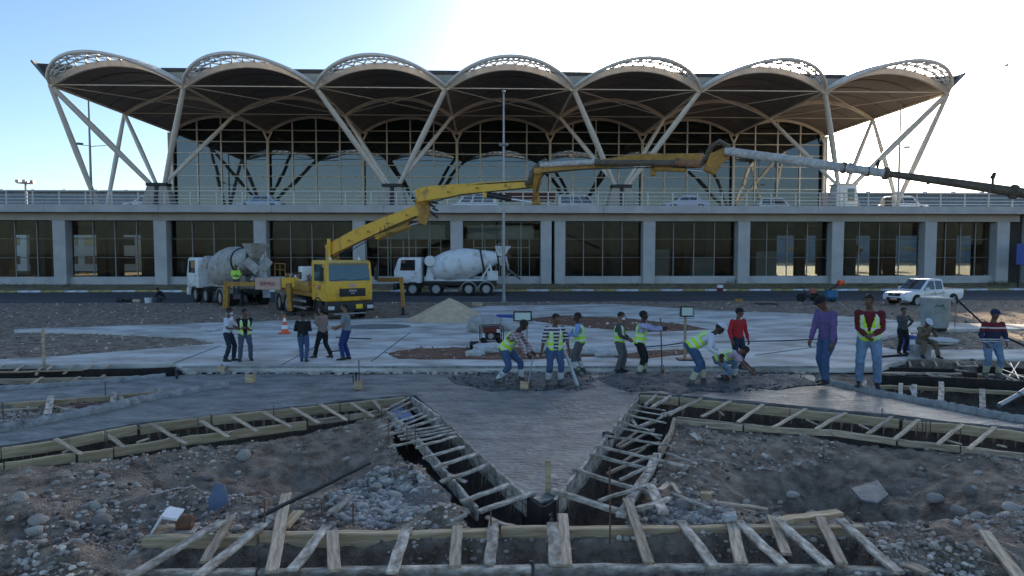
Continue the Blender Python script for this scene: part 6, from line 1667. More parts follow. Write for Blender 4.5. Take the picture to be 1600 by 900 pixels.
# ---------------------------------------------------------------- cars
def car(name, label, cat, loc, yaw, kind, paint, grp=None):
    t_ = thing(name, label, cat, loc, yaw, grp)
    if kind == 'pickup':
        L, W_ = 5.15, 1.74
        low = [(-2.45, .52), (-2.5, .78), (-2.46, 1.08), (-.72, 1.06), (.95, 1.04), (1.15, 1.02), (2.0, .96), (2.45, .86), (2.58, .66), (2.55, .42), (2.25, .34), (-2.2, .40)]
        m = MB(); m.prism(low, -W_ / 2, W_ / 2); m.build('body', paint, t_, bevel=.07, segs=3, smooth=True)
        cabp = [(-.78, 1.0), (-.72, 1.68), (-.55, 1.74), (.25, 1.75), (.50, 1.70), (1.28, 1.0)]
        m = MB(); yb, yt = W_ / 2 - .03, W_ / 2 - .17
        vs = [(x, -(yb if z < 1.1 else yt), z) for x, z in cabp] + [(x, (yb if z < 1.1 else yt), z) for x, z in cabp]
        n = len(cabp); m.add(vs, [tuple(range(n)), tuple(range(n, 2 * n))[::-1]] + [(i, i + n, (i + 1) % n + n, (i + 1) % n) for i in range(n)])
        m.build('cabin', paint, t_, bevel=.05, segs=3, smooth=True, fix=True)
        def tilt(y): return y
        for s in (-1, 1):
            def yy(z): return s * (yb + (yt - yb) * (z - 1.0) / .70 + .004)
            for a, b, nm in (((.08, 1.05), (.98, .30), 'front'), ((-.62, 1.05), (-.02, -.10), 'rear')):
                if nm == 'front': pl = [(.06, 1.08), (1.02, 1.08), (.46, 1.62), (.10, 1.64)]
                else: pl = [(-.64, 1.10), (-.04, 1.08), (-.02, 1.64), (-.58, 1.62)]
                m = MB(); vs = [(x, yy(z), z) for x, z in pl]; vs += [(x, y + s * .014, z) for x, y, z in vs]; m.add(vs, [(0, 1, 2, 3), (4, 5, 6, 7), (0, 1, 5, 4), (1, 2, 6, 5), (2, 3, 7, 6), (3, 0, 4, 7)]); m.build('side_window', G_car, t_, fix=True)
            for x_ in (.03, -.68, .98):
                m = MB(); m.box((x_, s * (W_ / 2 + .002), .78), (.012, .006, .5)); m.build('door_seam', M_black, t_)
            for x_ in (.18, -.55): m = MB(); m.box((x_, s * (W_ / 2 + .015), .92), (.16, .03, .035)); m.build('door_handle', M_steel, t_)
            rbox('mirror', (.82, s * (W_ / 2 + .02) - (.0 if s > 0 else .2), 1.04), (.98, s * (W_ / 2 + .02) + (.2 if s > 0 else .0), 1.22), M_white, t_, b=.03)
            m = MB(); m.beam((-.9, s * (W_ / 2 + .008), .86), (.9, s * (W_ / 2 + .008), .80), .01, .025); m.build('side_stripe', M_redm, t_)
            m = MB(); m.beam((-.7, s * (W_ / 2 + .008), .81), (.5, s * (W_ / 2 + .008), .77), .01, .018); m.build('side_stripe', M_blue, t_)
            rbox('headlight', (2.12, s * .66 - .17, .68), (2.50, s * .66 + .17, .86), M_head, t_, b=.05)
            rbox('tail_light', (-2.52, s * .78 - .06, .70), (-2.44, s * .78 + .06, 1.05), M_red, t_, b=.02)
            rbox('fog_lamp', (2.44, s * .62 - .1, .40), (2.56, s * .62 + .1, .50), M_head, t_, b=.03)
        m = MB(); vs = []
        for x, z, y in ((1.18, 1.07, .72), (.56, 1.66, .62)): vs += [(x + .03, -y, z + .03), (x + .03, y, z + .03)]
        m.add(vs + [(x - .03, y, z - .02) for x, y, z in vs], [(0, 1, 3, 2), (4, 5, 7, 6), (0, 1, 5, 4), (2, 3, 7, 6), (0, 2, 6, 4), (1, 3, 7, 5)]); m.build('windscreen', G_car, t_, fix=True)
        rbox('load_bed', (-2.36, -.74, 1.0), (-.84, .74, 1.095), M_black, t_, b=.01)
        rbox('grille', (2.46, -.42, .66), (2.585, .42, .84), M_black, t_, b=.03)
        rbox('badge', (2.59, -.07, .71), (2.6, .07, .79), M_chrome, t_, b=.004)
        rbox('lower_grille', (2.5, -.55, .40), (2.595, .55, .58), M_black, t_, b=.03)
        rbox('number_plate', (2.6, -.25, .42), (2.61, .25, .56), M_pink, t_, b=.003)
        for x_ in (1.62, -1.55):
            for s in (-1, 1):
                m = MB(); m.tube([(x_, s * (W_ / 2 - .15), .37), (x_, s * (W_ / 2 + .006), .37)], .43, n=24, side=(1, 0, 0)); m.build('wheel_arch', M_dark, t_)
                wheel(t_, x_, s * (W_ / 2 - .06), .37, .24, s, M_steel)
    else:
        van = kind == 'van'
        L, W_, H = (4.9, 1.8, 1.95) if van else (4.4, 1.72, 1.46)
        b = .92 if van else .88
        low = [(-L / 2, .42), (-L / 2 - .02, .8), (-L / 2 + .15, b), (L / 2 - .9, b - .02), (L / 2 - .1, .72), (L / 2, .5), (L / 2 - .1, .28), (-L / 2 + .1, .28)]
        m = MB(); m.prism(low, -W_ / 2, W_ / 2); m.build('body', paint, t_, bevel=.08, segs=3, smooth=True)
        if van: cp = [(-L / 2 + .05, b - .05), (-L / 2 + .2, H - .1), (-L / 2 + .4, H), (L / 2 - 1.9, H), (L / 2 - 1.6, H - .1), (L / 2 - .7, b - .05)]
        elif kind == 'suv': cp = [(-L / 2 + .05, b - .05), (-L / 2 + .25, H + .1), (-L / 2 + .5, H + .2), (.35, H + .2), (.6, H + .1), (1.25, b - .05)]
        else: cp = [(-L / 2 + .55, b - .05), (-L / 2 + 1.15, H - .06), (-L / 2 + 1.45, H), (.25, H), (.5, H - .06), (1.2, b - .05)]
        n = len(cp); yb, yt = W_ / 2 - .04, W_ / 2 - .2
        zt_ = max(z for x, z in cp)
        vs = [(x, -(yb if z < b + .1 else yt), z) for x, z in cp] + [(x, (yb if z < b + .1 else yt), z) for x, z in cp]
        m = MB(); m.add(vs, [tuple(range(n)), tuple(range(n, 2 * n))[::-1]] + [(i, i + n, (i + 1) % n + n, (i + 1) % n) for i in range(n)]); m.build('cabin', paint, t_, bevel=.05, segs=2, smooth=True, fix=True)
        for s in (-1, 1):
            f_ = lambda z: s * (yb + (yt - yb) * (z - b + .05) / (zt_ - b) + .006)
            xa, xb = cp[0][0] + .32, cp[-1][0] - .35; xc, xd = cp[1][0] + .16, cp[-2][0] - .06; nw = 3 if van else 2
            for i in range(nw):
                k0, k1 = i / nw + .02, (i + 1) / nw - .02
                pl = [(xa + (xb - xa) * k0, b + .04), (xa + (xb - xa) * k1, b + .04), (xc + (xd - xc) * k1, zt_ - .14), (xc + (xd - xc) * k0, zt_ - .14)]
                m = MB(); vs = [(x, f_(z), z) for x, z in pl]; vs += [(x, y + s * .014, z) for x, y, z in vs]; m.add(vs, [(0, 1, 2, 3), (4, 5, 6, 7), (0, 1, 5, 4), (1, 2, 6, 5), (2, 3, 7, 6), (3, 0, 4, 7)]); m.build('side_window', G_car, t_, fix=True)
            rbox('headlight', (L / 2 - .25, s * .66 - .15, .56), (L / 2 - .02, s * .66 + .15, .72), M_head, t_, b=.04)
            for x_ in (L / 2 - .85, -L / 2 + .85): wheel(t_, x_, s * (W_ / 2 - .08), .33, .22, s, M_steel)
        p0, p1 = cp[-1], cp[-2]
        m = MB(); vs = [(p0[0] - .06, -.68, b + .05), (p0[0] - .06, .68, b + .05), (p1[0] + .05, -.6, p1[1] - .02), (p1[0] + .05, .6, p1[1] - .02)]; m.add(vs + [(x + .03, y, z + .02) for x, y, z in vs], [(0, 1, 3, 2), (4, 5, 7, 6), (0, 1, 5, 4), (2, 3, 7, 6), (0, 2, 6, 4), (1, 3, 7, 5)]); m.build('windscreen', G_car, t_, fix=True)
    return t_
pp = P(1447, 477, .03)
car('pickup_truck', 'white double cab pickup truck parked at the near edge of the road', 'pickup truck', (pp.x, pp.y + .3, .0), math.pi + R(20), 'pickup', M_car)
G_ = 'cars on the elevated road'
def dcar(px, v, kind, paint, yaw, label):
    u_ = LU(px, 320, v)[0]; car('parked_car', label, 'car', LW(u_, v, ZD + .005), yaw + TH, kind, paint, G_)
dcar(232, 70, 'sedan', M_car, math.pi, 'white saloon car behind the railing, left of the first strut pier')
dcar(408, 69, 'sedan', mat('pale_blue_car_paint', (0.42, 0.52, 0.68), .3, coat=.5, bump=0), math.pi, 'pale blue saloon car behind the railing above the dirty mixer truck')
dcar(1070, 67.5, 'sedan', mat('lilac_white_paint', (0.56, 0.56, 0.72), .3, coat=.5, bump=0), math.pi, 'lilac white car behind the railing under the boom elbow')
dcar(1212, 73, 'suv', M_car, 0, 'white car half hidden behind the railing near the end of the glass front')
dcar(1412, 70, 'suv', M_car, 0, 'white estate car at the lamp post on the elevated road')
dcar(740, 71, 'van', M_car, math.pi, 'white van with blue trim on the elevated road beyond the yellow boom')
dcar(905, 73, 'van', M_white, 0, 'pale van in front of the red band on the hall')
# kiosk
ku, kz = LU(1318, 284, 67); kk = LW(ku, 67.0, ZD)
t_ = thing('kiosk', 'white guard kiosk with a window on the elevated road beside the last strut pier', 'kiosk', kk, TH)
m = MB(); m.add([(-1.15, -.8, 0), (1.15, -.8, 0), (1.15, .9, 0), (-1.15, .9, 0), (-1.0, -.7, 2.5), (1.05, -.7, 2.5), (1.05, .8, 2.5), (-1.0, .8, 2.5)], [(3, 2, 1, 0), (4, 5, 6, 7), (0, 1, 5, 4), (1, 2, 6, 5), (2, 3, 7, 6), (3, 0, 4, 7)]); m.build('wall', M_white, t_, bevel=.12, segs=2, smooth=True)
m = MB(); m.bounds((-1.1, -.85, 2.45), (1.15, .95, 2.62)); m.build('roof', M_steelw, t_, bevel=.06)
m = MB(); m.bounds((.1, -.84, .9), (.7, -.74, 2.1)); w_ = m.build('window', G_car, t_)
m = MB(); m.bounds((.03, -.86, .83), (.77, -.80, .9)); m.build('sill', M_steelw, w_)
m = MB(); m.bounds((-.75, -.85, .1), (-.1, -.76, 2.0)); m.build('door', M_steelw, t_, bevel=.01)
# small bollards / bins on the deck
for px, lab, mt, h in ((1288, 'pink white figure-high board standing behind the railing beside the kiosk', M_pink, 1.5), (1388, 'black litter bin on the elevated road between kiosk and estate car', M_black, 1.25)):
    u_ = LU(px, 320, 65.5)[0]
    t_ = thing('litter_bin' if mt is M_black else 'notice_board', lab, 'bin' if mt is M_black else 'board', LW(u_, 65.5, ZD), TH)
    m = MB(); m.bounds((-.3, -.15, .1), (.3, .15, h)); m.build('bin_body' if mt is M_black else 'board', mt, t_, bevel=.03)
    m = MB(); m.bounds((-.25, -.2, 0), (.25, .2, .1)); m.build('base', M_steel, t_)

# hydraulic hoses strapped along the boom
for pts_, r_ in (([D(520, 404, 36.5), D(560, 379, 36.3), D(612, 354, 35.9), D(650, 338, 35.6)], .03), ([D(524, 408, 36.4), D(562, 383, 36.3), D(616, 357, 35.9), D(655, 346, 35.5)], .025), ([D(668, 318, 35.2), D(720, 304, 34.3), D(790, 297, 33.5), D(830, 293, 33.0)], .028),
                 ([D(665, 296, 35.2), D(745, 288, 34.0), D(834, 282, 33.0)], .035), ([D(846, 270, 32.5), D(900, 265, 31.6), D(1000, 262, 29.8), D(1090, 262, 27.8)], .025), ([D(838, 300, 32.7), D(843, 280, 32.6), D(852, 270, 32.4)], .03),
                 ([D(519, 398, 36.6), D(508, 420, 36.8), D(512, 440, 36.9)], .04), ([D(600, 352, 35.9), D(604, 366, 35.8), D(615, 362, 35.7)], .022)):
    m = MB(); m.tube(pts_, r_, n=6); m.build('hydraulic_hose', M_black, PT, world=True)
for px_, py_, Y_ in ((545, 376, 36.6), (575, 362, 36.4), (605, 349, 36.2), (635, 336, 36.0), (700, 300, 34.7), (745, 294, 34.1), (790, 290, 33.5)):
    a_ = D(px_, py_, Y_ - .28); m = MB(); m.tube([a_ + Vector((0, .03, 0)), a_ - Vector((0, .03, 0))], .07, n=10); m.build('pin_boss', M_yelb, PT, world=True)
for i in range(10):
    m = MB(); x_ = -5.9 + i * .42; m.tube([(x_, -1.0 + .15 * (i % 3), 1.9), (x_ + .05, -.9, 2.15 + .08 * (i % 4)), (x_ + .25, -.8, 1.92)], .03, n=6); m.build('hose_loop', M_black, PT)
for x_, z_, c_ in ((-5.6, 2.1, M_steel), (-5.0, 2.15, M_redm), (-4.7, 2.05, M_white), (-6.3, 2.1, M_yelb)):
    rbox('valve_block', (x_, -.9, 1.86), (x_ + .28, -.5, z_ + .1), c_, PT, b=.03)
# =====================================================================
# PEOPLE: one continuous remeshed body each, garments as shells over it
# =====================================================================
def remesh(mb, voxel, smooth=6, dec=0.35, disp=0.0, seed=0):
    me = bpy.data.meshes.new('tmp'); me.from_pydata(mb.v, [], mb.f)
    bm = bmesh.new(); bm.from_mesh(me); bmesh.ops.recalc_face_normals(bm, faces=bm.faces); bm.to_mesh(me); bm.free()
    o = bpy.data.objects.new('tmp', me); COL.objects.link(o)
    r = o.modifiers.new('r', 'REMESH'); r.mode = 'VOXEL'; r.voxel_size = voxel; r.adaptivity = 0
    s = o.modifiers.new('s', 'SMOOTH'); s.iterations = smooth; s.factor = .5
    if dec < 1: d = o.modifiers.new('d', 'DECIMATE'); d.ratio = dec
    dg = bpy.context.evaluated_depsgraph_get()
    out = bpy.data.meshes.new_from_object(o.evaluated_get(dg))
    bpy.data.objects.remove(o); bpy.data.meshes.remove(me)
    if disp:
        for v in out.vertices:
            c = v.co
            v.co = c + v.normal * disp * (noise.noise(Vector((c.x * 9, c.y * 9, c.z * 14 + seed))) + .5 * noise.noise(Vector((c.x * 22, c.y * 22, c.z * 26 + seed))))
    out.shade_smooth()
    return out
SKIN = [mat('skin_tan', (0.26, 0.14, 0.085), .6, var=.08, bump=0), mat('skin_brown', (0.15, 0.075, 0.045), .6, var=.08, bump=0), mat('skin_dark', (0.06, 0.032, 0.022), .6, var=.08, bump=0)]
M_hair = mat('black_hair', (0.010, 0.008, 0.007), .7, var=.2, bump=.3)
def cloth(name, col, var=.12): return mat(name, col, .9, var=var, scale=7, bump=.15, bscale=30)
M_vest = mat('lime_vest', (0.52, 0.92, 0.05), .7, var=.06, scale=8, bump=.1)
M_refl = mat('reflective_tape', (0.70, 0.76, 0.66), .4, var=.05, bump=0)
def ik(a, b, l1, l2, bend):
    a, b = Vector(a), Vector(b); d = b - a; L = d.length
    if L > (l1 + l2) * .999: b = a + d * ((l1 + l2) * .999 / L); d = b - a; L = d.length
    x = (l1 * l1 - l2 * l2 + L * L) / (2 * L); h = math.sqrt(max(l1 * l1 - x * x, 0)); dn = d / L
    bd_ = Vector(bend); bd_ = bd_ - dn * bd_.dot(dn); bd_.normalize()
    return a + dn * x + bd_ * h, b
def person(label, loc, face, H=1.72, hip=.93, hx=0.0, lean=3, feet=((.02, .10, .08), (.0, -.10, .08)), hands=((.12, .27, .82), (.12, -.27, .82)), head=(0, 0), skin=1, shirt=None, sleeve='long', pants=None, vest=False,
           boots=None, bootm=None, hair=True, cap=None, mask=False, shirt_hem=-.04, group='people on the site', twist=0, elb=None, hips_w=1.0, scarf=None, back=False, hairlong=False, side_lean=0, openv=False):
    """local axes: x forward, y left, z up; sizes for 1.75 m and scaled"""
    s = H / 1.75
    t_ = thing('person', label, 'person', loc, face, group); t_.scale = (1, 1, 1)
    ln = R(lean)
    pel = Vector((hx, 0, hip)); ax = Vector((math.sin(ln), math.sin(R(side_lean)), math.cos(ln))).normalized()
    left = Vector((0, 1, 0)); left = (left - ax * left.dot(ax)).normalized()
    if twist: left = Matrix.Rotation(R(twist), 3, ax) @ left
    fwd = left.cross(ax)
    def T_(u, f=0, l=0): return pel + ax * u + fwd * f + left * l
    neck = T_(.50, .0)
    hp, hy = R(head[0]), R(head[1])
    hax = (ax * .6 + Vector((math.sin(hp), 0, math.cos(hp))) * .8).normalized() if lean > 20 else Vector((math.sin(hp) * math.cos(hy), math.sin(hp) * math.sin(hy), math.cos(hp))).normalized()
    if lean > 20: hax = Vector((math.sin(R(lean * .6 + head[0])), 0, math.cos(R(lean * .6 + head[0]))))
    hl = Vector((-math.sin(hy), math.cos(hy), 0)); hl = (hl - hax * hl.dot(hax)).normalized(); hf = hl.cross(hax)
    hc = neck + (ax * .4 + hax * .6).normalized() * .125 + hax * .06 + hf * .015
    HM = Matrix((( hf.x, hl.x, hax.x, hc.x), (hf.y, hl.y, hax.y, hc.y), (hf.z, hl.z, hax.z, hc.z), (0, 0, 0, 1)))
    shl = [T_(.445, 0, .175), T_(.445, 0, -.175)]
    hipj = [pel + left * .09 + Vector((0, 0, -.02)), pel - left * .09 + Vector((0, 0, -.02))]
    ank = [Vector(f) for f in feet]; hnd = [Vector(h) for h in hands]
    knees = []; 
    for i in (0, 1):
        k, a = ik(hipj[i], ank[i], .44, .42, (1, .12 * (1 - 2 * i), .1)); knees.append(k); ank[i] = a
    elbs = []
    for i in (0, 1):
        e, h = ik(shl[i], hnd[i], .29, .26, (elb[i] if elb else (-.8, .55 * (1 - 2 * i), -.3))); elbs.append(e); hnd[i] = h
    # ---- body
    m = MB()
    tor = [(-.10, .12, .10), (-.02, .155, .115), (.08, .145, .105), (.18, .135, .10), (.30, .155, .11), (.40, .165, .105), (.455, .13, .085), (.50, .065, .062)]
    m.tube([T_(u) for u, a, b in tor], [(a, b) for u, a, b in tor], n=16, side=left)
    m.tube([T_(.47), neck + ax * .04, hc - hax * .05], [.062, .054, .052], n=10)
    m.ell((0, 0, .025), (.098, .076, .105), 16, 12, HM); m.ell((.025, 0, -.045), (.062, .056, .065), 12, 8, HM)
    m.tube([HM @ Vector((.088, 0, .02)), HM @ Vector((.115, 0, -.018)), HM @ Vector((.09, 0, -.028))], [.008, .018, .010], n=6)
    for y_ in (-1, 1): m.ell((-.005, y_ * .078, .0), (.022, .012, .032), 8, 6, HM)
    m.ell((.072, 0, -.055), (.026, .03, .012), 8, 6, HM); m.ell((.085, 0, .04), (.014, .05, .010), 8, 6, HM); m.ell((.07, 0, -.09), (.024, .026, .018), 8, 6, HM)
    for i in (0, 1):
        sg = 1 - 2 * i
        m.ell(tuple(shl[i]), (.062, .062, .062), 10, 8)
        m.tube([T_(.42, 0, sg * .10), shl[i], shl[i].lerp(elbs[i], .5), elbs[i], elbs[i].lerp(hnd[i], .35), hnd[i]], [.05, .055, .046, .038, .040, .026], n=10)
        fa = (hnd[i] - elbs[i]).normalized()
        # hand: palm + five fingers
        pn = Vector((0, sg, 0)) if abs(fa.y) < .9 else Vector((1, 0, 0)); pw = (fa.cross(pn)).normalized(); pn = pw.cross(fa).normalized()   # pw across the palm (thumb side +)
        if pw.x < 0: pw = -pw
        m.tube([hnd[i] - fa * .01, hnd[i] + fa * .035, hnd[i] + fa * .09], [(.028, .018), (.042, .017), (.040, .014)], n=10, side=pw)
        for q, (off, L_) in enumerate(((.031, .068), (.011, .078), (-.010, .072), (-.030, .056))):
            b0 = hnd[i] + fa * .085 + pw * off; c1 = b0 + fa * L_ * .45 - pn * .010; c2 = c1 + fa * L_ * .28 - pn * .022 * (1 + q * .1); c3 = c2 + fa * L_ * .1 - pn * .02
            m.tube([b0 - fa * .02, b0, c1, c2, c3], [.0105, .0105, .0098, .009, .0085], n=6)
        b0 = hnd[i] + fa * .03 + pw * .03; m.tube([b0, b0 + fa * .03 + pw * .022 - pn * .008, b0 + fa * .058 + pw * .026 - pn * .022], [.013, .0115, .010], n=6)
        # leg
        m.tube([hipj[i] + Vector((0, 0, .03)), hipj[i].lerp(knees[i], .4), knees[i], knees[i].lerp(ank[i], .35), knees[i].lerp(ank[i], .8), ank[i]], [.085, .078, .055, .055, .038, .036], n=12)
        fd = Vector((math.cos(R(8 * sg)), math.sin(R(8 * sg)), 0))
        m.tube([ank[i] - fd * .05 + Vector((0, 0, -.045)), ank[i] + fd * .02 + Vector((0, 0, -.03)), ank[i] + fd * .11 + Vector((0, 0, -.055)), ank[i] + fd * .18 + Vector((0, 0, -.065))], [(.03, .035), (.036, .042), (.042, .024), (.03, .016)], n=10, side=(0, 1, 0))
    Sc = Matrix.Diagonal((s * 1.08, s * 1.10, s, 1))
    body = remesh(m, .0125, 3, .40); body.materials.append(SKIN[skin]); body.transform(Sc); link('body', body, t_)
    # face details
    m = MB(); m.m = 0
    for y_ in (-1, 1):
        m.m = 0; m.ell((.090, y_ * .030, .022), (.010, .013, .008), 8, 6, HM); m.m = 1; m.ell((.099, y_ * .030, .022), (.004, .006, .006), 6, 5, HM)
        m.m = 1; m.ell((.096, y_ * .032, .044), (.006, .020, .005), 6, 5, HM)
    m.m = 2; m.ell((.097, 0, -.056), (.006, .022, .006), 8, 5, HM)
    o = m.build('face', [M_white, M_hair, mat('lips', (0.16, 0.06, 0.05), .6, bump=0)], t_); o.data.transform(Sc)
    # ---- hair / cap
    if hair:
        m = MB(); m.ell((-.012, 0, .045), (.103, .084, .098), 18, 12, HM)
        if hairlong: m.ell((-.03, 0, -.0), (.085, .085, .13), 14, 10, HM)
        me = remesh(m, .012, 2, 1)
        bm = bmesh.new(); bm.from_mesh(me); Hi = HM.inverted()
        dl = [f for f in bm.faces if (lambda c: c.x > .045 and c.z < .075 or c.z < -.035 - (.08 if hairlong else 0) or (c.z < .02 and c.x > .0))(Hi @ f.calc_center_median())]
        bmesh.ops.delete(bm, geom=dl, context='FACES'); bm.to_mesh(me); bm.free()
        for v in me.vertices: v.co += v.normal * .006 * noise.noise(v.co * 40)
        me.materials.append(M_hair); me.transform(Sc); link('hair', me, t_)
    if cap is not None:
        m = MB(); m.ell((-.008, 0, .062), (.110, .090, .090), 18, 12, HM)
        me = remesh(m, .014, 2, 1)
        bm = bmesh.new(); bm.from_mesh(me); Hi = HM.inverted()
        bmesh.ops.delete(bm, geom=[f for f in bm.faces if (Hi @ f.calc_center_median()).z < .055], context='FACES'); bm.to_mesh(me); bm.free()
        me.materials.append(cap); me.transform(Sc); c_ = link('cap', me, t_)
        m = MB(); br = [HM @ Vector((.05 + .11 * math.cos(a), .085 * math.sin(a) , .058 - .012 * math.cos(a))) for a in [math.pi * (i / 8 - .5) for i in range(9)]]
        n_ = len(br); m.add([tuple(p) for p in br] + [tuple(p + hax * .008) for p in br], [tuple(range(n_)), tuple(range(n_, 2 * n_))[::-1]] + [(i, (i + 1) % n_, (i + 1) % n_ + n_, i + n_) for i in range(n_)])
        b_ = m.build('brim', cap, c_, fix=True); b_.data.transform(Sc)
    if mask:
        m = MB(); m.ell((.05, 0, -.045), (.068, .062, .055), 14, 10, HM); me = remesh(m, .012, 2, 1)
        bm = bmesh.new(); bm.from_mesh(me); Hi = HM.inverted()
        bmesh.ops.delete(bm, geom=[f for f in bm.faces if (Hi @ f.calc_center_median()).x < .03], context='FACES'); bm.to_mesh(me); bm.free()
        me.materials.append(mat('mask_cloth', (0.62, 0.68, 0.74), .8, bump=0)); me.transform(Sc); link('face_mask', me, t_)
    # ---- shirt
    if shirt:
        m = MB(); e = .018
        st = [(shirt_hem - .02, .165, .128), (.02, .172, .132), (.10, .163, .125), (.20, .155, .120), (.30, .170, .128), (.40, .178, .120), (.455, .145, .098), (.49, .085, .080)]
        m.tube([T_(u) for u, a, b in st], [(a, b) for u, a, b in st], n=18, side=left)
        for i in (0, 1):
            sg = 1 - 2 * i
            m.ell(tuple(shl[i]), (.072, .072, .072), 10, 8)
            if sleeve == 'long': ps = [T_(.41, 0, sg * .1), shl[i], shl[i].lerp(elbs[i], .5), elbs[i], elbs[i].lerp(hnd[i], .5), elbs[i].lerp(hnd[i], .93)]; rs = [.06, .067, .062, .054, .050, .042]
            elif sleeve == 'rolled': ps = [T_(.41, 0, sg * .1), shl[i], shl[i].lerp(elbs[i], .5), elbs[i], elbs[i].lerp(hnd[i], .2)]; rs = [.06, .067, .062, .056, .052]
            else: ps = [T_(.41, 0, sg * .1), shl[i], shl[i].lerp(elbs[i], .45), shl[i].lerp(elbs[i], .8)]; rs = [.06, .070, .066, .066]
            m.tube(ps, rs, n=12)
        me = remesh(m, .016, 5, .6, .011, len(label)); me.materials.append(shirt); me.transform(Sc); link('shirt', me, t_)
    # ---- trousers
    if pants:
        m = MB()
        st = [(-.13, .13, .11), (-.06, .165, .130), (.0, .168, .130), (.06, .155, .118)]
        m.tube([T_(u) for u, a, b in st], [(a * hips_w, b * hips_w) for u, a, b in st], n=16, side=left)
        for i in (0, 1):
            lo = .62 if boots == 'high' else .96
            m.tube([hipj[i] + Vector((0, 0, .02)), hipj[i].lerp(knees[i], .35), hipj[i].lerp(knees[i], .8), knees[i], knees[i].lerp(ank[i], .3), knees[i].lerp(ank[i], .3 + .35 * (lo > .7)), knees[i].lerp(ank[i], lo)], [.10, .098, .078, .073, .071, .066, .068], n=12)
        me = remesh(m, .016, 4, .6, .012, len(label) + 5); me.materials.append(pants); me.transform(Sc); link('trousers', me, t_)
    # ---- footwear
    for i in (0, 1):
        sg = 1 - 2 * i; fd = Vector((math.cos(R(8 * sg)), math.sin(R(8 * sg)), 0)); a = ank[i]
        m = MB()
        m.tube([a - fd * .07 + Vector((0, 0, -.045)), a + fd * .02 + Vector((0, 0, -.035)), a + fd * .12 + Vector((0, 0, -.052)), a + fd * .20 + Vector((0, 0, -.062))], [(.036, .038), (.046, .048), (.050, .032), (.036, .020)], n=12, side=(0, 1, 0))
        if boots == 'high': m.tube([a + Vector((0, 0, -.05)), a, a.lerp(knees[i], .3), a.lerp(knees[i], .62)], [.052, .055, .068, .078], n=12)
        else: m.tube([a + Vector((0, 0, -.05)), a + Vector((0, 0, .03))], .046, n=10)
        me = remesh(m, .015, 2, 1)
        me.materials.append(bootm or M_black); me.materials.append(M_fresh)
        if boots == 'high':
            for f in me.polygons:
                if f.center.z < .16 + .03 * noise.noise(f.center * 20): f.material_index = 1
        me.transform(Sc); link('boot' if boots == 'high' else 'shoe', me, t_)
    # ---- vest
    if vest:
        m = MB()
        st = [(-.06, .185, .150), (.02, .192, .152), (.10, .185, .146), (.20, .178, .142), (.30, .188, .148), (.38, .180, .140), (.44, .150, .115), (.475, .105, .092)]
        m.tube([T_(u) for u, a, b in st], [(a, b) for u, a, b in st], n=20, side=left)
        me = remesh(m, .016, 3, 1, .010, len(label) + 9)
        bm = bmesh.new(); bm.from_mesh(me); dl = []
        for f in bm.faces:
            c = f.calc_center_median() - pel; u = c.dot(ax); fw_ = c.dot(fwd); lf = c.dot(left)
            if abs(u + .06) < .025 and f.normal.dot(ax) < -.6: dl.append(f); continue
            if u > .455 : dl.append(f); continue
            if fw_ > .03 and ((u > .12 and abs(lf) < .012 + (u - .12) * .24) or (openv and abs(lf) < .055 + max(u, 0) * .03)): dl.append(f); continue
            if abs(lf) > .150 and u > .24: dl.append(f); continue
            if abs(u - .03) < .028 or abs(u - .165) < .026: f.material_index = 1
            if u > .165 and fw_ > .0 and abs(abs(lf) - .11) < .022 and fw_ > .06: f.material_index = 1
            if u > .165 and fw_ < 0 and abs(abs(lf) - .10) < .022: f.material_index = 1
        bmesh.ops.delete(bm, geom=dl, context='FACES'); bm.to_mesh(me); bm.free()
        me.materials.append(M_vest); me.materials.append(M_refl); me.transform(Sc); link('safety_vest', me, t_)
    if scarf:
        m = MB(); m.ell((-.01, 0, .01), (.112, .096, .13), 16, 10, HM); me = remesh(m, .013, 2, 1)
        bm = bmesh.new(); bm.from_mesh(me); Hi = HM.inverted()
        bmesh.ops.delete(bm, geom=[f for f in bm.faces if (Hi @ f.calc_center_median()).x > .04], context='FACES'); bm.to_mesh(me); bm.free(); me.materials.append(scarf); me.transform(Sc); link('headscarf', me, t_)
    return t_
def hand_world(t_, H, h):            # a hand target in world space
    return parent_matrix(t_) @ (Vector(h) * (H / 1.75))
jeans = cloth('blue_jeans', (0.055, 0.105, 0.21)); djeans = cloth('dark_jeans', (0.02, 0.03, 0.055)); ljeans = cloth('washed_jeans', (0.15, 0.24, 0.36), .2); bjeans = cloth('strong_blue_jeans', (0.02, 0.04, 0.16))
blk = cloth('black_cloth', (0.012, 0.012, 0.014)); gry = cloth('grey_cloth', (0.20, 0.22, 0.25)); dgry = cloth('dark_grey_cloth', (0.06, 0.075, 0.08)); wht = cloth('white_cloth', (0.62, 0.66, 0.74), .05)
bg_ = cloth('beige_cloth', (0.30, 0.22, 0.19)); pur = cloth('purple_cloth', (0.14, 0.10, 0.25)); mar = cloth('maroon_cloth', (0.13, 0.015, 0.02)); lil = cloth('lilac_cloth', (0.40, 0.38, 0.56)); lbl = cloth('light_blue_cloth', (0.24, 0.34, 0.62)); redc = cloth('red_cloth', (0.42, 0.025, 0.03)); kha = cloth('khaki_cloth', (0.16, 0.125, 0.085)); olv = cloth('grey_trousers', (0.12, 0.125, 0.13))
strp = stripes('striped_shirt', (0.62, 0.62, 0.66), (0.03, 0.03, 0.05), 11.0)
plaid = stripes('plaid_shirt', (0.55, 0.50, 0.50), (0.22, 0.10, 0.12), 13.0, 'ZY')
M_wboot = mat('white_boot', (0.52, 0.55, 0.55), .45, scale=6, var=.15, bump=.02); M_yboot = mat('cream_boot', (0.46, 0.45, 0.32), .45, scale=6, var=.15, bump=.02)
FR = lambda d: R(d)      # facing: 0 = to the right of the picture (+x), 90 = away, -90 = toward the camera
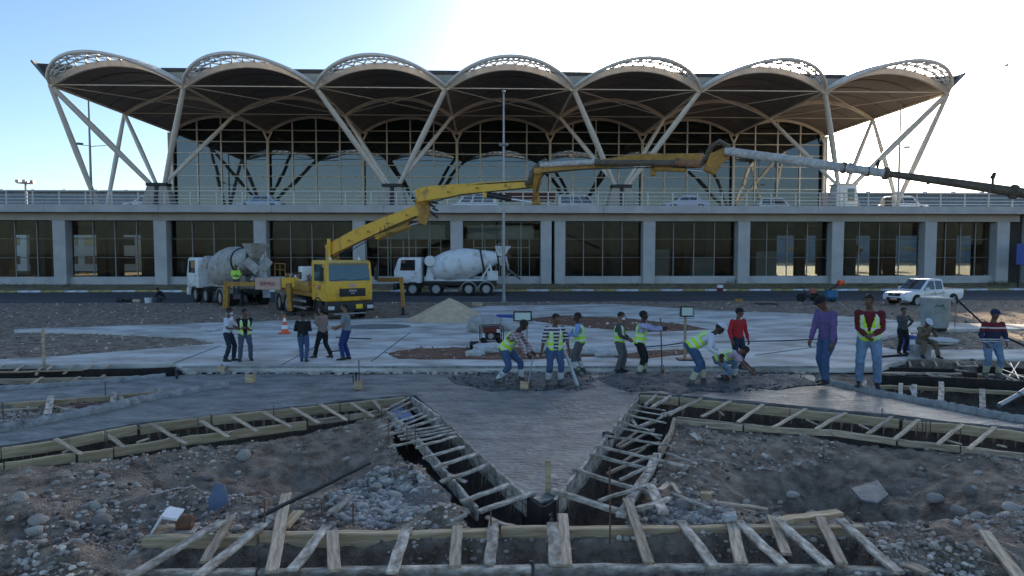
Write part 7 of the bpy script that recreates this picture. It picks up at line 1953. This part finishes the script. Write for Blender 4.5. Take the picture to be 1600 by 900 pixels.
def hgt(px, pyf, pyt, z, tilt=0):   # standing height from the photograph
    p = P(px, pyf, z); return D(px, pyt, p.y).z - z
zp = .155
# the five by the cone
person('man in a white T-shirt and face mask beside the man in a lime vest', P(357, 564, zp), FR(0), hgt(357, 564, 480, zp), hands=((.30, .12, 1.08), (.30, -.10, 1.06)), shirt=wht, sleeve='short', pants=djeans, mask=True, skin=1, feet=((.12, .09, .08), (-.06, -.09, .08)), head=(12, 0))
person('man in a black shirt and open lime vest, arms folded, beside the white T-shirt man', P(383, 563, zp), FR(-60), hgt(383, 563, 482, zp), hands=((.22, -.02, 1.12), (.24, .05, 1.06)), shirt=blk, pants=cloth('slate_jeans', (0.07, 0.09, 0.13)), vest=True, openv=True, skin=1, feet=((.04, .16, .08), (.10, -.16, .08)), head=(5, 30))
person('person in a black jacket and blue jeans seen from behind', P(474, 565, zp), FR(95), hgt(474, 565, 487, zp), hands=((.25, .12, 1.10), (.25, -.10, 1.10)), shirt=blk, pants=jeans, skin=1, feet=((.05, .06, .08), (-.02, -.09, .08)))
person('person in a pale beige top and black trousers, hand raised to face, mid-stride', P(505, 560, zp), FR(160), hgt(505, 560, 478, zp), hands=((.20, .05, 1.36), (.22, -.10, 1.16)), shirt=bg_, pants=blk, skin=0, hairlong=True, feet=((.26, .06, .08), (-.22, -.10, .10)))
person('man in a grey T-shirt and strong blue jeans facing the beige top', P(542, 562, zp), FR(180), hgt(542, 562, 474, zp), hands=((.30, .14, 1.02), (.26, -.12, .98)), shirt=gry, sleeve='short', pants=bjeans, skin=0, feet=((.08, .08, .08), (-.04, -.08, .08)))
# workers in the fresh concrete
zc = .03
p1 = person('worker in a plaid shirt and lime vest bending over a red-gripped shovel', P(797, 600, zc), FR(-22), 1.90, hip=.86, hx=-.10, lean=36, hands=((.56, .10, .66), (.54, -.12, .62)), head=(12, 0), shirt=plaid, pants=jeans, vest=True, boots='high', bootm=M_wboot, skin=2, feet=((.20, .18, .09), (-.24, -.16, .12)), elb=((-.2, .6, -.6), (-.2, -.6, -.6)))
p2 = person('worker in a black and white striped shirt under an open lime vest', P(866, 602, zc), FR(-78), hgt(866, 602, 489, zc), hands=((.04, .32, .86), (.02, -.30, .80)), shirt=strp, sleeve='rolled', pants=jeans, vest=True, openv=True, boots='high', bootm=M_wboot, skin=1, feet=((.06, .12, .09), (-.04, -.13, .09)), head=(10, 20), lean=5)
person('worker in a light blue shirt and lime vest turned away toward the pavement', P(906, 583, zc), FR(170), hgt(906, 583, 488, zc), hands=((.30, .16, 1.14), (.40, -.12, .95)), shirt=lbl, pants=olv, vest=True, boots='high', bootm=M_wboot, skin=2, feet=((.12, .10, .09), (-.08, -.10, .09)), lean=6)
person('man in a grey shirt, lime vest and face mask holding something dark', P(967, 581, zc), FR(-25), hgt(967, 581, 487, zc), hands=((.26, .08, .98), (.28, -.08, .96)), shirt=dgry, pants=olv, vest=True, mask=True, skin=0, feet=((.07, .08, .08), (-.03, -.09, .08)), head=(6, 0))
p4 = person('worker in a lilac shirt and lime vest resting both hands high on a shovel', P(999, 588, zc), FR(-12), hgt(999, 588, 485, zc), hands=((.56, .06, 1.30), (.54, -.06, 1.27)), shirt=lil, pants=blk, vest=True, boots='high', bootm=M_yboot, skin=2, feet=((.10, .22, .09), (-.02, -.22, .09)), elb=((0, .8, -.5), (0, -.8, -.3)), lean=8)
p5 = person('stooping worker in a white shirt and white cap with lime vest, digging', P(1090, 602, zc), FR(-8), 1.98, hip=.90, hx=-.14, lean=58, hands=((.48, .08, .58), (.40, -.20, .74)), shirt=wht, pants=jeans, vest=True, boots='high', bootm=M_yboot, cap=wht, hair=True, skin=2, feet=((.14, .14, .09), (-.16, -.14, .09)), head=(5, 0))
person('crouching worker in a pink short-sleeved shirt and lime vest reaching into the wet concrete', P(1133, 596, zc), FR(-18), 1.66, hip=.62, hx=-.18, lean=68, hands=((.82, .04, .20), (.62, -.24, .34)), shirt=cloth('pink_cloth', (0.50, 0.38, 0.48)), sleeve='short', pants=ljeans, vest=True, boots='high', bootm=M_wboot, skin=1, feet=((.22, .16, .09), (-.22, -.16, .09)), head=(18, 0))
person('standing man in a red jumper and dark cap behind the stooping workers', P(1151, 577, zp), FR(-70), hgt(1151, 577, 481, zp), hands=((.08, .28, .84), (.12, -.26, .86)), shirt=redc, pants=djeans, cap=blk, skin=1, feet=((.03, .1, .08), (.0, -.1, .08)), head=(6, 45), boots='high', bootm=M_wboot)
# tools
def tool(label, a, b, blade, hmt, name='shovel', r=.017, base=None):
    t_ = thing(name, label, name, b)
    a, b = Vector(a), Vector(b)
    m = MB(); m.tube([a, b.lerp(a, .18)], r, n=8); m.build('handle', hmt, t_, world=True)
    d = (b - a).normalized(); sd = d.cross(Vector((0, 0, 1))).normalized()
    m = MB(); nn = 5
    if blade:
        vs = []; p0 = b.lerp(a, .22)
        L = (b - p0).length
        for i, (k, w) in enumerate(((0, .03), (.25, .11), (.7, .12), (1.0, .05))):
            c = p0 + d * L * k
            for j in (-1, 0, 1): vs.append(c + sd * w * j + Vector((0, -.0, .025 * abs(j))))
        fs = [(i * 3 + j, i * 3 + j + 1, i * 3 + j + 4, i * 3 + j + 3) for i in range(3) for j in range(2)]
        m.add(vs, fs); m.add([Vector(v) + Vector((0, .006, .004)) for v in vs], [f[::-1] for f in fs]); m.build('blade', M_rust, t_, world=True)
        m = MB(); m.tube([b.lerp(a, .24), b.lerp(a, .12)], .024, n=8); m.build('socket', M_steel, t_, world=True)
    m = MB(); m.tube([a + sd * .06, a - sd * .06], .016, n=8); m.build('grip', M_red if 'red' in label else M_wood2, t_, world=True)
    return t_
h1 = hand_world(p1, 1.90, (.60, -.0, .60))
tool('shovel with a red grip held by the bending plaid shirt worker', h1 + Vector((-.02, -.02, .12)), P(824, 606, .05), True, M_steel)
tool('shovel standing upright under the hands of the lilac shirted worker', D(1032, 497, P(1034, 588, .03).y), P(1035, 589, .02), True, M_rust)
tool('shovel held low by the stooping white capped worker', hand_world(p5, 1.98, (.36, -.22, .84)), P(1134, 597, .04), True, M_wood2)
t_ = thing('screed_bar', 'long white straight-edge slanting down from the striped shirt worker to the slab', 'straight-edge', P(903, 604, .04))
m = MB(); m.beam(D(881, 545, P(903, 604, .0).y + .5), P(903, 603, .05), .05, .08); m.build('bar', M_wboot, t_, world=True, bevel=.004)
m = MB(); a_ = D(881, 545, P(903, 604, .0).y + .5); m.tube([a_, D(893, 544, P(903, 604, .0).y + .8)], .02, n=8); m.build('handle', M_wboot, t_, world=True)
# right hand group
zr = .10
Hm = hgt(1356, 602, 458, .12)
person('tall man in a maroon jumper and lime vest standing on the gravel beside the slab', P(1356, 603, .12), FR(-118), Hm, hands=((.24, .06, 1.00), (.26, -.04, .97)), shirt=mar, pants=ljeans, vest=True, skin=1, feet=((.06, .14, .08), (.04, -.14, .08)), head=(14, -20), lean=4)
Hp = hgt(1290, 598, 459, .12)
person('man in a purple jumper and dark cap looking down at the slab edge', P(1292, 599, .12), FR(200), Hp, hands=((.14, .24, .80), (.26, -.18, .72)), shirt=pur, pants=jeans, cap=blk, skin=1, feet=((.10, .07, .08), (-.06, -.09, .08)), head=(32, 0), lean=8)
person('young man in dark clothes with a hand on his hip beside the blue drum', P(1409, 552, .15), FR(-85), hgt(1409, 552, 480, .15), hands=((-.02, .22, 1.02), (.20, -.06, 1.30)), shirt=dgry, pants=blk, skin=1, feet=((.02, .09, .08), (.0, -.12, .08)), elb=((-.3, 1, 0), (-.2, -1, -.2)))
# seated man on the tank-side block
ps = P(1449, 558, .15)
person('seated man in khaki with a white cap looking at his phone', ps, FR(-92), 1.70, hip=.50, hx=-.32, lean=24, hands=((.18, .05, .86), (.18, -.06, .85)), shirt=kha, pants=kha, cap=wht, skin=1, feet=((.16, .22, .08), (.14, -.22, .08)), head=(20, 0), vest=False)
t_ = thing('concrete_block', 'low dusty block the white capped man sits on', 'block', (ps.x, ps.y + .32, .12))
m = MB(); m.box((0, .05, .18), (.5, .36, .36)); m.build('block_body', M_mortar, t_, bevel=.02)
ps2 = thing('phone', 'small dark phone in the hands of the seated man in the white cap', 'phone', hand_world(bpy.data.objects[t_.name], 1.7, (0, 0, 0)))
ps2.location = (ps.x, ps.y - .30, .15 + .90)
m = MB(); m.box((0, 0, 0), (.16, .012, .09)); m.build('case', M_black, ps2, bevel=.003); m = MB(); m.box((0, .008, 0), (.14, .003, .075)); m.build('screen', M_lampg, ps2)
Hs = hgt(1548, 590, 482, .02)
p18 = person('man in a maroon and navy striped jumper with pale boots between the shutter boards', P(1548, 591, .02), FR(-100), Hs, hands=((.26, .18, .92), (.20, -.22, .90)), shirt=mar, pants=ljeans, cap=cloth('navy_cloth', (0.02, 0.025, 0.07)), skin=1, boots='high', bootm=M_yboot, feet=((.04, .13, .09), (.02, -.13, .09)), head=(10, 10), lean=4)
def bands(name, stops):
    m = bpy.data.materials.new(name); m.use_nodes = True; t = m.node_tree; b = t.nodes['Principled BSDF']; b.inputs['Roughness'].default_value = .9
    c = t.nodes.new('ShaderNodeTexCoord'); sp = t.nodes.new('ShaderNodeSeparateXYZ'); mu = t.nodes.new('ShaderNodeMath'); mu.operation = 'MULTIPLY'; mu.inputs[1].default_value = .5
    r = t.nodes.new('ShaderNodeValToRGB'); r.color_ramp.interpolation = 'CONSTANT'
    t.links.new(c.outputs['Object'], sp.inputs[0]); t.links.new(sp.outputs['Z'], mu.inputs[0]); t.links.new(mu.outputs[0], r.inputs[0]); t.links.new(r.outputs[0], b.inputs['Base Color'])
    while len(r.color_ramp.elements) < len(stops): r.color_ramp.elements.new(.5)
    for e, (p_, c_) in zip(r.color_ramp.elements, stops): e.position = p_; e.color = (*c_, 1)
    return m
for o in p18.children:      # colour bands of the jumper
    if o.name.startswith('shirt'):
        k_ = Hs / 1.75 * .5; W_, N_, R_ = (.6, .58, .6), (.02, .025, .07), (.16, .018, .025)
        o.data.materials[0] = bands('banded_jumper', [(0, N_), (.93 * k_, W_), (.955 * k_, N_), (.98 * k_, W_), (1.005 * k_, N_), (1.20 * k_, R_), (1.265 * k_, W_), (1.30 * k_, R_)])
# squatting man on the road, worker at the dirty mixer, driver
person('man squatting on the road beside small tools', P(252, 471, 0), FR(175), 1.70, hip=.30, hx=-.16, lean=34, hands=((.42, .10, .42), (.40, -.10, .40)), shirt=blk, pants=dgry, skin=1, feet=((.14, .12, .08), (.10, -.12, .08)), head=(10, 0), vest=False)
person('worker in a lime vest standing at the drum controls of the crusted mixer truck', (D(369, 440, 41.6).x, 41.6, .95), FR(-70), 1.7, hands=((.30, .10, 1.1), (.30, -.10, 1.1)), shirt=M_vest, pants=dgry, vest=True, skin=1)
t_ = thing('step_platform', 'dark step platform under the worker at the crusted mixer truck', 'platform', (D(369, 440, 41.6).x, 41.6, .05))
m = MB(); m.box((0, 0, .86), (.8, .6, .07)); m.build('tread', M_black, t_)
for a in (-.35, .35): m = MB(); m.box((a, 0, .42), (.06, .5, .84)); m.build('leg', M_black, t_)
# a bird far up over the end of the canopy
t_ = thing('bird', 'tiny dark bird in the sky above the far right end', 'bird', D(1573, 102, 60))
t_['label'] = 'tiny dark bird flying in the pale blue patch of sky'
m = MB(); m.ell((0, 0, 0), (.22, .07, .07), 10, 6); m.ell((.24, 0, .04), (.07, .05, .05), 8, 6); m.build('body', M_black, t_)
for s in (-1, 1): m = MB(); m.add([(-.08, 0, .03), (.1, 0, .03), (.05, s * .3, .16), (-.08, s * .42, .10), (-.08, 0, .05), (.1, 0, .05), (.05, s * .3, .175), (-.08, s * .42, .115)], [(0, 1, 2, 3), (4, 5, 6, 7), (0, 1, 5, 4), (1, 2, 6, 5), (2, 3, 7, 6), (3, 0, 4, 7)]); m.build('wing', M_black, t_)
